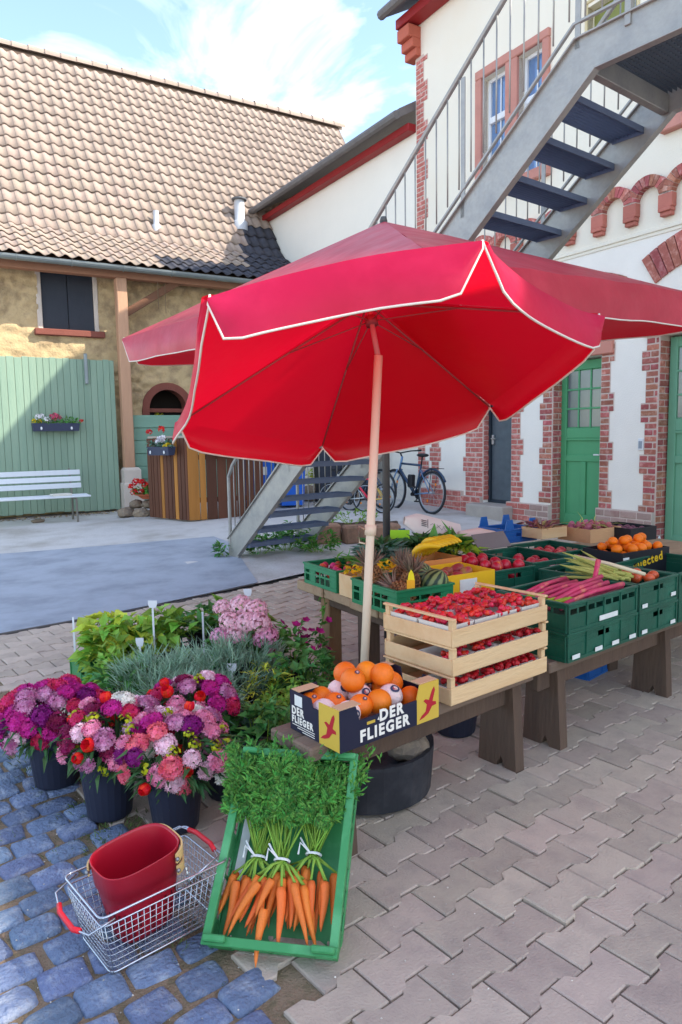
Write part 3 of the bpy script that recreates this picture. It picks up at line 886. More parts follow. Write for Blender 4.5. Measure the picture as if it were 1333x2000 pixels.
# gate boards
x = -4.1; k = 0
gate = MB(); gate.cbox(-4.1, .10, .07, .10, .55, .67, .004); gate.cbox(-4.1, .10, .07, .10, 2.5, 2.62, .004)
gt_ = gate.build('gate', M_gplank, barn)
while x < .08:
    w = .118 + U_(-.012, .012)
    m = MB(); m.cbox(x, min(x + w - .004, .12), .03 + U_(-.004, .004), .069, .20 + .012 * (x < -1) + U_(-.01, .01), 3.0 + U_(-.01, .01), .005)
    m.build('plank', M_gplank, gt_); x += w
m = MB(); m.cbox(-.42, -.36, -.02, .03, 2.55, 3.1, .008); m.build('hinge', M_zinc, gt_)
# timber post on a pale stone, brace, beam, gutter
m = MB()
m.cbox(.21, .405, -.10, .09, .98, 4.50, .014)
po = m.build('timber_post', M_beam, barn)
m = MB(); m.prism([(.14, -.19), (.52, -.19), (.52, .15), (.14, .15)], .08, .7, cham=.02); m.prism([(.17, -.16), (.49, -.16), (.49, .12), (.17, .12)], .7, .99, cham=.05); m.build('post_stone', M_pale, barn)
m = MB(); m.cbox(-.07, .07, -.06, .06, 0, 1.35, .01, M=Matrix.Translation((.36, .02, 3.86)) @ Matrix.Rotation(radians(57), 4, 'Y')); m.build('brace', M_beamh, barn)
m = MB(); m.cbox(-4.4, 8.0, -.10, .10, 4.50, 4.66, .012); m.build('eaves_beam', M_beam if False else mat('eaves_timber', S(150, 108, 84), .88, .14, 4, .3, 40, stretch=(.12, 1, 1)), barn)
gt2 = MB()
prof = [(-.085 + .0, .0)] 
for k in range(9): pass
ring_o = [(-.30 + .085 * cos(pi + pi * k / 8), .085 * sin(pi + pi * k / 8)) for k in range(9)]
ring_i = [(-.30 + .078 * cos(pi + pi * k / 8), .078 * sin(pi + pi * k / 8)) for k in range(8, -1, -1)]
gt2.prism(ring_o + ring_i, -4.5, 8.1, M=Matrix(((0, 0, 1, 0), (1, 0, 0, 0), (0, 1, 0, 4.66), (0, 0, 0, 1))))
gutter = gt2.build('gutter', M_zinc, barn)
for k in range(14):
    m = MB(); xx = -4.2 + k * .9
    m.tube([(xx, -.30 + .09 * cos(a), 4.66 + .09 * sin(a)) for a in [pi + pi * q / 8 for q in range(9)]], .008, 5); m.build('gutter_bracket', M_zinc, gutter)
# horizontal boards beside the post
hb = MB(); hb.cbox(.5, 2.6, .10, .14, .3, 1.9, .004); fb = hb.build('board_fence', M_gplankh, barn)
for k in range(7):
    m = MB(); m.cbox(.42, 2.9, .06 + (.012 if k % 2 else 0), .0999, .26 + k * .247, .26 + k * .247 + .24, .006); m.build('board', M_gplankh, fb)
# rope and hook on the brace, ring on the wall
m = MB(); m.tube([(1.0, -.05, 4.5), (1.0, -.05, 4.0)], .008, 5); m.tube([(1.14, -.05, 4.5), (1.14, -.05, 3.92)], .006, 5)
m.build('hanging_rope', mat('rope', S(120, 100, 76), .9, .1, 30), barn)
# ---- roof
EV = (-.38, 4.70); KN = (1.1, 5.58); RG = (4.3, 10.25)
def roof_pt(u, x):          # u: metres up the slope
    l1 = sqrt((KN[0] - EV[0]) ** 2 + (KN[1] - EV[1]) ** 2); l2 = sqrt((RG[0] - KN[0]) ** 2 + (RG[1] - KN[1]) ** 2)
    if u < l1: t = u / l1; return Vector((x, EV[0] + (KN[0] - EV[0]) * t, EV[1] + (KN[1] - EV[1]) * t))
    t = (u - l1) / l2; return Vector((x, KN[0] + (RG[0] - KN[0]) * t, KN[1] + (RG[1] - KN[1]) * t))
LS = sqrt((KN[0] - EV[0]) ** 2 + (KN[1] - EV[1]) ** 2) + sqrt((RG[0] - KN[0]) ** 2 + (RG[1] - KN[1]) ** 2)
L1 = sqrt((KN[0] - EV[0]) ** 2 + (KN[1] - EV[1]) ** 2)
RX0, RX1 = -5.2, 7.75
m = MB()
m.quad((RX0, EV[0] + .05, EV[1] - .04), (RX1, EV[0] + .05, EV[1] - .04), (RX1, KN[0], KN[1] - .05), (RX0, KN[0], KN[1] - .05))
m.quad((RX0, KN[0], KN[1] - .05), (RX1, KN[0], KN[1] - .05), (RX1, RG[0], RG[1] - .04), (RX0, RG[0], RG[1] - .04))
m.quad((RX1, RG[0], RG[1] - .04), (RX1, 9.5, 4.7), (RX0, 9.5, 4.7), (RX0, RG[0], RG[1] - .04))
m.poly([(RX1, KN[0], KN[1] - .06), (RX1, 9.5, 4.7), (RX1, RG[0], RG[1] - .06)]); m.poly([(RX0, KN[0], KN[1] - .06), (RX0, 9.5, 4.7), (RX0, RG[0], RG[1] - .06)][::-1])
roof = m.build('roof', mat('roof_boarding', S(86, 70, 58), .95, .2, 4), barn)
TW, TL = .222, .325
def tile_mb():
    m = MB(); n = 7
    prof = []
    for i in range(n):
        t = i / (n - 1); prof.append((t * TW * 1.04 - TW * .02, .028 * cos(2 * pi * (t - .18)) if t < .72 else .028 * cos(2 * pi * (.54)) + (t - .72) * .12))
    prof = [(t[0], t[1]) for t in prof]
    rows = [(-.035, .036, -.016), (-.035, .040, 0), (TL, .0, 0)]
    for ry, lift, dz in rows:
        for x_, h in prof: m.v.append((x_, ry, h + lift + dz))
    for r in range(2):
        for i in range(n - 1): m.f.append((r * n + i, r * n + i + 1, (r + 1) * n + i + 1, (r + 1) * n + i)); m.m.append(0)
    return m
tb = tile_mb(); tme = tb.mesh('roof_tile', M_tile, True); tmd = tb.mesh('dark_tile', M_tiled, True)
tiles = []
nrow = int(LS / TL)
for r in range(nrow):
    u = r * TL
    x = RX0
    while x < RX1 - .1:
        a = roof_pt(u, x); b = roof_pt(u + TL * .98, x)
        yv = (b - a).normalized()
        w = bmx @ a; d = w - CAM; zz = d.dot(FW); px = 666.5 + F_PX * d.dot(CR) / zz; py = 1000 - F_PX * d.dot(CU) / zz
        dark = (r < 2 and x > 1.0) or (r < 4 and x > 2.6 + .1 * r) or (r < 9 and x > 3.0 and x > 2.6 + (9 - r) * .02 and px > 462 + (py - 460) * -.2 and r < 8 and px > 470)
        hid = px < -25 or (px > 420 and py > 560) or px > 720
        tiles.append((1 if hid else 0, d.length, x, r, a, yv, dark)); x += TW
tiles.sort(key=lambda t: (t[0], t[1]))
rest = MB(); n_obj = 0
for k, (hid, dl, x, r, a, yv, dark) in enumerate(tiles):
    xv = Vector((1, 0, 0)); zv = xv.cross(yv)
    M = Matrix(((xv.x, yv.x, zv.x, a.x), (xv.y, yv.y, zv.y, a.y), (xv.z, yv.z, zv.z, a.z), (0, 0, 0, 1))) @ Matrix.Rotation(U_(-.012, .012), 4, 'Z') @ Matrix.Translation((0, U_(-.006, .006), U_(0, .005)))
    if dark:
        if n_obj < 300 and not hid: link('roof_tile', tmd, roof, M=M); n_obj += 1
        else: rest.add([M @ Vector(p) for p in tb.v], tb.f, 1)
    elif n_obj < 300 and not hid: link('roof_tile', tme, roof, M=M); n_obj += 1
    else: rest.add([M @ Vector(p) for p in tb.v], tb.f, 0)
kind(rest.build('upper_tiles', [M_tile_i, M_tiled], roof, smooth=True), 'stuff')
# ridge tiles
rm = MB(); rm.lathe([(.12, 0), (.105, .36)], 8, M=Matrix.Rotation(pi / 2, 4, 'Y'), a0=-pi / 2 - pi * .05 + pi / 2, a1=pi / 2 + pi * .05 + pi / 2)
rme = MB()
for k in range(9):
    t = -pi * .08 + pi * 1.16 * k / 8
    rme.v += [(0, .125 * cos(t), .125 * sin(t)), (.38, .105 * cos(t), .105 * sin(t))]
for k in range(8): rme.f.append((2 * k, 2 * k + 1, 2 * k + 3, 2 * k + 2)); rme.m.append(0)
rmesh = rme.mesh('ridge_tile', M_tile, True)
x = RX0
while x < RX1:
    link('ridge_tile', rmesh, roof, (x, RG[0], RG[1] - .03 + U_(-.006, .006)), (0, 0, U_(-.02, .02))); x += .345
# vent pipes
def vent(u, x, r, h, cap):
    a = roof_pt(u, x); m = MB()
    m.lathe([(r * 1.5, -.15), (r * 1.5, .04), (r, .08), (r, h)], 12, c=tuple(a))
    v = m.build('vent_pipe', mat('vent_grey', S(186, 188, 190), .5, .1, 8), barn, smooth=True)
    if cap:
        m = MB(); m.lathe([(0, h + .05), (r * 1.5, h + .03), (r * 1.45, h - .01), (r * .9, h - .01)], 12, c=tuple(a)); m.build('vent_cap', mat('vent_dark', S(92, 94, 96), .6, .1, 8), v, smooth=True)
def roof_hit(px, py):
    best = None
    for i in range(60):
        u = .3 + i * .1
        lo, hi = RX0, RX1
        for _ in range(30):
            mid = (lo + hi) / 2; w = bmx @ roof_pt(u, mid); d = w - CAM
            if 666.5 + F_PX * d.dot(CR) / d.dot(FW) < px: lo = mid
            else: hi = mid
        w = bmx @ roof_pt(u, lo); d = w - CAM; yy = 1000 - F_PX * d.dot(CU) / d.dot(FW)
        if best is None or abs(yy - py) < best[0]: best = (abs(yy - py), u, lo)
    return best[1], best[2]
u, x = roof_hit(306, 446); vent(u, x, .06, .34, False)
u, x = roof_hit(469, 440); vent(u, x, .115, .52, True)
# ------------------------------------------------------------------ galvanised outside staircase
M_galv = mat('galvanised_steel', S(172, 168, 160), .5, .16, 5, .12, 40, metal=.45, col2=S(146, 144, 140), thr=(.4, .65))
M_grate = mat('grating_steel', S(104, 116, 140), .5, .1, 8, metal=.35)
S_AZ = radians(38.5)
S0 = gz(460, 1085, .115)
S0.z = tz(S0.x, S0.y)
stair = thing('steel_staircase', 'long galvanised steel staircase with grating treads rising to a landing', 'staircase', (S0.x, S0.y, S0.z), S_AZ - pi / 2)
SW, RUN, SL = 1.0, 4.62, .835
NT = 20
RISE = RUN * SL / NT
TOPZ = RUN * SL
LEN_L = 3.2
def stringer(y):
    m = MB(); hw = .115
    # side outline in x,z : channel section profile, flanges outwards
    n = Vector((-SL, 1)).normalized()
    def outline(h):
        return [(-.13, -.02), (.12, -.02), (.12, .10), (.30, .25 * SL + .02), (RUN, TOPZ - h), (RUN + LEN_L, TOPZ - h), (RUN + LEN_L, TOPZ + .07), (RUN - .06, TOPZ + .07), (-.13, .27)]
    o_ = [(-.14, -S0.z * 0), (.08, 0), (.09, .03), (RUN + .09, TOPZ - .16), (RUN + LEN_L, TOPZ - .16), (RUN + LEN_L, TOPZ + .07), (RUN - .06, TOPZ + .07), (-.14, .21)]
    m.prism(o_, y - .006, y + .006, M=Matrix(((1, 0, 0, 0), (0, 0, 1, 0), (0, 1, 0, 0), (0, 0, 0, 1))))
    sgn = -1 if y < SW / 2 else 1
    # flanges
    def flange(a, b):
        d = Vector((b[0] - a[0], 0, b[1] - a[1])); L = d.length; ang = atan2(d.z, d.x)
        M = Matrix.Translation((a[0], y, a[1])) @ Matrix.Rotation(-ang, 4, 'Y')
        m.cbox(0, L, min(0, -sgn * .0) - .03, .03, -.006, .006, .002, M=M)
    flange(o_[7], o_[6]); flange(o_[6], o_[5]); flange(o_[2], o_[3]); flange(o_[3], o_[4])
    return m.build('stringer', M_galv, stair)
stringer(0); stringer(SW)
# grating tread
tm = MB()
for k in range(9): tm.box(-.13 + k * .03, -.127 + k * .03, .012, SW - .012, -.03, 0)
for k in range(2): pass
for k in range(15): tm.box(-.13, .112, .03 + k * .067, .034 + k * .067, -.012, -.001)
tm.box(-.135, -.13, .012, SW - .012, -.045, .0); tm.box(.112, .118, .012, SW - .012, -.045, 0)
tm.box(-.135, .118, .008, .012, -.05, .0); tm.box(-.135, .118, SW - .012, SW - .008, -.05, .0)
tme_ = tm.mesh('tread', M_grate)
for k in range(1, NT): link('tread', tme_, stair, ((k - .1) * RUN / NT, 0, k * RISE))
# landing grating
m = MB()
for k in range(int(LEN_L / .034)): m.box(RUN + k * .034, RUN + .005 + k * .034, .01, SW - .01, TOPZ - .03, TOPZ)
for k in range(26): m.box(RUN, RUN + LEN_L, .03 + k * .037, .034 + k * .037, TOPZ - .012, TOPZ - .002)
kind(m.build('landing_grating', mat('dark_grating', S(84, 88, 94), .55, .1, 8, metal=.4), stair), 'stuff')
for k, xx in enumerate((RUN + .02, RUN + 1.6, RUN + LEN_L - .02)):
    m = MB(); m.cbox(xx - .03, xx + .03, .007, SW - .007, TOPZ - .16, TOPZ - .032, .004); m.build('cross_beam', M_galv, stair)
m = MB(); m.box(RUN + .3, RUN + .42, SW + .007, SW + 3.4, TOPZ - .16, TOPZ - .03); m.build('wall_beam', M_galv, stair)
# railings
def railing(y):
    m = MB(); hh = 1.0; low = .10
    m.tube([(-.10, y, .16), (-.10, y, hh - .04), (.0, y, hh + .10), (RUN - .02, y, TOPZ + hh + .10), (RUN + LEN_L, y, TOPZ + hh + .10)], .021, 8)
    rl = m.build('handrail', M_galv, stair)
    m = MB(); m.tube([(-.03, y, .30), (RUN - .08, y, TOPZ + .17), (RUN + LEN_L, y, TOPZ + .17)], .015, 6); m.build('lower_rail', M_galv, rl)
    for xx in (1.2, 2.4, 3.6, RUN - .05):
        zz = xx * SL
        m = MB(); m.cbox(xx - .02, xx + .02, y - .006, y + .006, zz + .05, zz + hh + .06, .002); m.build('post', M_galv, rl)
    for xx in (RUN + .3, RUN + 1.3, RUN + 2.3):
        m = MB(); m.cbox(xx - .02, xx + .02, y - .02, y + .02, TOPZ, TOPZ + hh + .1, .003); m.build('post', M_galv, rl)
    bm_ = MB(); bm_.tube([(0, 0, 0), (0, 0, .79)], .0065, 5)
    bme = bm_.mesh('baluster', M_galv, True)
    xx = .02
    while xx < RUN - .1:
        link('baluster', bme, rl, (xx, y, xx * SL + .31 - .01)); xx += .118
    while xx < RUN + LEN_L:
        link('baluster', bme, rl, (xx, y, TOPZ + .165)); xx += .118
railing(0.0); railing(SW)
# supports of the landing
for xx, y in ((RUN + 1.6, .0), (RUN + 1.6, SW)):
    m = MB(); m.cbox(xx - .05, xx + .05, y - .05, y + .05, -.1, TOPZ - .16, .006)
    if y > 0 and False: m.build('support_post', M_galv, stair)
# ------------------------------------------------------------------ parasols
def fabric(name, col, tcol, tw=.5, rough=.42, inner=None):
    m = mat(name, col, rough, .10, 3.5, .35, 6, spec=.55, col2=tuple(min(1, c * 1.15 + .015) for c in col), thr=(.45, .72))
    n, l = m.node_tree.nodes, m.node_tree.links
    if inner:
        ge = n.new('ShaderNodeNewGeometry'); mx = n.new('ShaderNodeMixRGB'); hs = next(q for q in n if q.type == 'HUE_SAT')
        mx.inputs[1].default_value = (*inner, 1); l.new(ge.outputs['Backfacing'], mx.inputs[0]); l.new(hs.outputs[0], mx.inputs[2]); l.new(mx.outputs[0], n['Principled BSDF'].inputs['Base Color'])
    tr = n.new('ShaderNodeBsdfTranslucent'); tr.inputs[0].default_value = (*tcol, 1)
    ms = n.new('ShaderNodeMixShader'); ms.inputs[0].default_value = tw
    l.new(n['Principled BSDF'].outputs[0], ms.inputs[1]); l.new(tr.outputs[0], ms.inputs[2]); l.new(ms.outputs[0], n['Material Output'].inputs[0])
    return m
M_red = fabric('crimson_canopy', S(202, 16, 80), (.92, .004, .025), .5, inner=S(206, 6, 26))
M_red2 = fabric('faded_red_canopy', S(186, 40, 62), (.8, .03, .06), .26, inner=S(196, 20, 36))
M_pipe = mat('cream_piping', S(226, 214, 200), .8, .1, 20)
M_polec = mat('cream_pole', S(214, 196, 170), .5, .06, 6, spec=.4)
M_poled = mat('dark_pole', S(84, 82, 80), .5, .08, 6, metal=.3)
M_rib = mat('rib_steel', S(170, 90, 90), .5, .05, 8, metal=.2)

def parasol(name, label, base, apex, tips, HH, mt, sag, foot, vdir, n=9, m_=14, joint=None, pole_r=.018, pole_mat=None, vprof=.13, rimsag=.03, lift=0):
    root = thing(name, label, 'parasol', base)
    B = Vector(base); A = Vector(apex); T = [Vector(t) for t in tips]; K = len(T)
    cen = sum(T, Vector()) / K
    for k in range(K):
        a, b = T[k], T[(k + 1) % K]
        outw = ((a + b) / 2 - cen); outw.z = 0; outw.normalize()
        P = MB(); rim = []; H = HH[k] if isinstance(HH, (list, tuple)) else HH; lf = lift if k == 0 else 0
        for i in range(n + 1):
            t = i / n
            for j in range(m_ + 1):
                v = j / m_; e = sin(pi * v)
                q = A.lerp(a.lerp(b, v), t)
                q = q + (cen - (a + b) / 2) * (rimsag * e * t * t)
                q.z += -sag * e * sin(pi * min(1, t * .75)) + .012 * nz(q.x * 3, q.y * 3, k) * t + lf * e * t * t
                P.v.append(tuple(q - B))
                if i == n: rim.append(q)
        for i in range(n):
            for j in range(m_):
                o = i * (m_ + 1) + j
                P.f.append((o, o + 1, o + m_ + 2, o + m_ + 1)); P.m.append(0)
        po = P.build('canopy_panel', mt, root, smooth=True)
        # valance
        Vb = MB(); nr = 5; edge = []
        for j, q in enumerate(rim):
            v = j / m_; w = min(1, min(v, 1 - v) / vprof); w = sqrt(max(0, 1 - (1 - w) ** 2))
            h = H * (.16 + .84 * w)
            d = (Vector((0, 0, -1)) * vdir[0] + outw * vdir[1]).normalized()
            for r in range(nr + 1):
                s_ = r / nr
                p = q + d * h * s_ + outw * (.018 * sin(3.1 * s_) + .02 * nz(v * 3, s_ * 1.2, k * 5) * s_)
                Vb.v.append(tuple(p - B))
                if r == nr: edge.append(p - B)
        for j in range(m_):
            for r in range(nr):
                o = j * (nr + 1) + r
                Vb.f.append((o, o + nr + 1, o + nr + 2, o + 1)); Vb.m.append(0)
        vo = Vb.build('valance', mt, po, smooth=True)
        pp = MB(); pp.tube([rim[0] - B] + edge + [rim[-1] - B], .0045, 5); pp.build('piping', M_pipe, vo, smooth=True)
    # ribs
    hub = A - Vector((0, 0, .03))
    for k in range(K):
        m = MB(); mid = A.lerp(T[k], .5) - Vector((0, 0, .012))
        m.tube([A - B - Vector((0, 0, .02)), mid - B, T[k] - B - Vector((0, 0, .008))], .0045, 5); rb = m.build('rib', M_rib, root, smooth=True)
        if joint is not None:
            m = MB(); J = Vector(joint).lerp(A, .62); m.tube([J - B, A.lerp(T[k], .42) - B - Vector((0, 0, .012))], .003, 5); m.build('strut', M_rib, rb, smooth=True)
    if joint is not None:
        J = Vector(joint)
        m = MB(); m.tube([J - B, A - B], pole_r * .62, 10); m.build('upper_pole', mat('pole_upper', S(196, 120, 118), .5, .05, 6), root, smooth=True)
        m = MB(); m.tube([J.lerp(A, .55) - B, J.lerp(A, .68) - B], pole_r * 1.5, 10); m.build('runner', mat('runner', S(150, 60, 66), .5, .05, 6), root, smooth=True)
        m = MB(); m.tube([Vector(foot) - B, J + (J - Vector(foot)).normalized() * .01 - B], pole_r, 12); m.build('pole', pole_mat, root, smooth=True)
        m = MB(); dv = (J - Vector(foot)); q = Vector(foot) + dv * .60; m.tube([q - B - dv * .012, q - B + dv * .012], pole_r * 1.35, 10)
        m.tube([q - B + Vector((-.02, 0, 0)), q - B + Vector((-.05, -.02, .02)), q - B + Vector((-.05, -.02, -.05)), q - B + Vector((-.02, 0, -.06))], .004, 5); m.build('collar', pole_mat, root, smooth=True)
    else:
        m = MB(); m.tube([Vector(foot) - B, A - B], pole_r, 10); m.build('pole', pole_mat, root, smooth=True)
    m = MB(); m.lathe([(0, .035), (.02, .03), (.028, .0), (.01, -.02)], 10, c=tuple(A - B)); m.build('finial', pole_mat, root, smooth=True)
    return root
u_c = Vector((.176, 3.056, 1.80)); u_n = Vector((-.1397, .3502, .9262))
tips1 = [(-.42, 2.40, 1.985), (.45, 2.27, 2.115), (1.05, 2.93, 1.99), (.775, 3.71, 1.665), (-.095, 3.84, 1.475), (-.715, 3.19, 1.595)]
parasol('red_parasol', 'tilted crimson parasol with cream piping and a pale pole behind the orange box', (.06, 2.97, 0), u_c + u_n * .335, tips1, (.185, .15, .12, .115, .12, .14), M_red, .03,
        (.06, 2.97, .02), (1, .28), joint=u_c + u_n * .05, pole_mat=M_polec, pole_r=.0185, lift=.055)
Lc = Vector((-1.67, 5.67, 2.31)); Rc = Vector((2.33, 4.61, 2.36)); Nc = Vector((.43, 3.08, 2.25)); Fc = Lc + Rc - Nc; Fc.z = 2.36
tips2 = [Lc, Nc, Rc, Fc]
parasol('large_parasol', 'large square faded red parasol on a dark pole behind the tilted parasol', (.33, 5.14, tz(.33, 5.14)), (.33, 5.14, 3.0), tips2, .21, M_red2, -.03,
        (.33, 5.14, .0), (1, .12), pole_mat=M_poled, pole_r=.027, n=10, m_=22, vprof=.07, rimsag=.02)
# weighted tub that holds the tilted parasol
tub = thing('parasol_tub', 'round black plastic tub weighted with stones holding the parasol pole', 'tub', (.085, 2.965, 0))
m = MB(); m.lathe([(0, .012), (.27, .012), (.285, .02), (.30, .20), (.30, .215), (.28, .215), (.27, .20), (.262, .16), (0, .16)], 28)
m.build('tub', mat('black_rubber', S(40, 42, 48), .55, .2, 6, .1, 30, col2=S(58, 58, 62), thr=(.5, .7)), tub, smooth=False)
def rock(name, mt, parent, c, r, sq=(1, 1, .7), seed=0, n=12, m_=8, amp=.28):
    b = MB(); b.ball((0, 0, 0), 1, n, m_)
    v = []
    for p in b.v:
        d = 1 + amp * nz(p[0] * 1.3 + seed * 3.7, p[1] * 1.3, p[2] * 1.3) + amp * .4 * nz(p[0] * 3 + seed, p[1] * 3, p[2] * 3)
        v.append((p[0] * d * r * sq[0], p[1] * d * r * sq[1], p[2] * d * r * sq[2]))
    b.v = v
    return b.build(name, mt, parent, loc=c, rot=(0, 0, seed * 1.3))
M_rock = mat('field_stone', S(150, 132, 112), .92, .2, 9, .5, 40, rnd=.2, col2=S(116, 104, 92), thr=(.45, .65))
tag(rock('weight_stone', M_rock, None, (.27, 2.88, .165 + .05), .10, (1, .8, .6), 3), 'brown field stone lying in the black parasol tub', 'stone')
tag(rock('weight_stone', M_rock, None, (.00, 2.77, .165 + .045), .08, (1, .8, .6), 5), 'smaller field stone in the black tub beside the bench leg', 'stone')
# ------------------------------------------------------------------ market stall: benches, table, crates
M_plank = mat('grey_bench_wood', S(124, 104, 88), .88, .16, 5, .4, 40, stretch=(.2, 1.5, 1.5), rnd=.08, col2=S(98, 82, 70), thr=(.42, .68))
M_legw = mat('bench_leg_wood', S(102, 82, 68), .9, .18, 5, .4, 40, stretch=(1.5, 1.5, .25), rnd=.1, col2=S(82, 66, 56), thr=(.42, .68))
M_tabw = mat('table_oak', S(168, 142, 112), .85, .14, 5, .35, 40, stretch=(.2, 1.5, 1.5), rnd=.08, col2=S(140, 112, 86), thr=(.42, .68))
BTH = radians(39); BU = Vector((cos(BTH), sin(BTH), 0)); BV = Vector((sin(BTH), -cos(BTH), 0))
BO = Vector((-.03, 2.29, 0))
def bpt(u, v, z=0): return BO + BU * u + BV * v + Vector((0, 0, z))
BZ = .47
def bench(name, label, u0, u1, legs, beam=True):
    o = thing(name, label, 'bench', bpt(u0, 0), BTH)
    L = u1 - u0
    for k, (y0, y1) in enumerate(((.06, .175), (.18, .31))):
        m = MB(); m.cbox(0, L, y0, y1, BZ - .05, BZ - .003 * k, .006); m.build('seat_plank', M_plank, o)
    for lx in legs:
        x = lx - u0; g0 = -.0
        m = MB(); pts = [(.085, 0), (.145, 0), (.17, .06), (.20, 0), (.30, 0), (.28, BZ - .05), (.11, BZ - .05)]
        m.prism(pts, x - .03, x + .03, M=Matrix(((0, 0, 1, 0), (1, 0, 0, 0), (0, 1, 0, 0), (0, 0, 0, 1))), cham=0)
        m.build('leg', M_legw, o)
    if beam:
        m = MB(); m.cbox(legs[0] - u0 - .12, legs[-1] - u0 + .02 if len(legs) > 1 else L, .15, .20, BZ - .17, BZ - .052, .006); m.build('rail', M_legw, o)
    return o
bench('low_bench', 'weathered low wooden bench under the orange box and strawberry crates', -.06, 1.18, (.13, 1.12))
bench('low_bench', 'weathered low wooden bench under the stacked dark green crates', 1.30, 3.6, (1.46, 2.5, 3.4))
# higher table
TTH = radians(31.2); TU = Vector((cos(TTH), sin(TTH), 0)); TV = Vector((sin(TTH), -cos(TTH), 0))
TO = Vector((-.277, 4.42, 0)); TZ = .62
def tpt(u, v, z=0): return TO + TU * u + TV * v + Vector((0, 0, z))
tab = thing('market_table', 'long higher wooden table behind the benches loaded with produce crates', 'table', tpt(0, 0), TTH)
for k, (v0, v1) in enumerate(((-.02, .30), (.303, .60), (.603, .88), (.883, 1.12))):
    m = MB(); m.cbox(0 + .01 * (k % 2), 3.3, -v1, -v0, TZ - .06, TZ - .002 * (k % 2), .006); m.build('table_plank', M_tabw, tab)
for x, v in ((.12, .20), (.12, .62), (.12, .98), (1.7, .12), (1.7, 1.0), (3.1, .12), (3.1, 1.0)):
    m = MB(); m.cbox(x - .045, x + .045, -v - .05, -v + .05, -.01, TZ - .061, .006); m.build('leg', M_legw if v > .5 else mat('table_leg_wood', S(150, 116, 84), .88, .16, 5, .35, 40, stretch=(1.5, 1.5, .25), rnd=.1), tab)
m = MB(); m.cbox(.08, .16, -1.05, -.05, TZ - .13, TZ - .062, .006); m.build('cross_rail', M_legw, tab)

M_cgreen = mat('green_crate_plastic', S(28, 122, 78), .42, .07, 6, .05, 60, spec=.45)
M_cdark = mat('dark_green_crate_plastic', S(18, 82, 62), .42, .09, 5, .06, 60, spec=.45, col2=S(34, 100, 78), thr=(.5, .75))
M_ccar = mat('mid_green_crate_plastic', S(64, 142, 84), .45, .07, 6, .05, 60, col2=S(96, 166, 112), thr=(.5, .75))
M_stick = mat('paper_sticker', S(222, 222, 216), .8, .06, 30)
M_pale_w = mat('pale_crate_wood', S(222, 188, 142), .8, .10, 6, .2, 50, stretch=(.25, 2, 2), rnd=.06, col2=S(206, 168, 122), thr=(.42, .68))
M_blue = mat('blue_crate_plastic', S(24, 92, 166), .42, .06, 6, spec=.45)
M_card = mat('brown_card', S(196, 160, 124), .88, .07, 5)

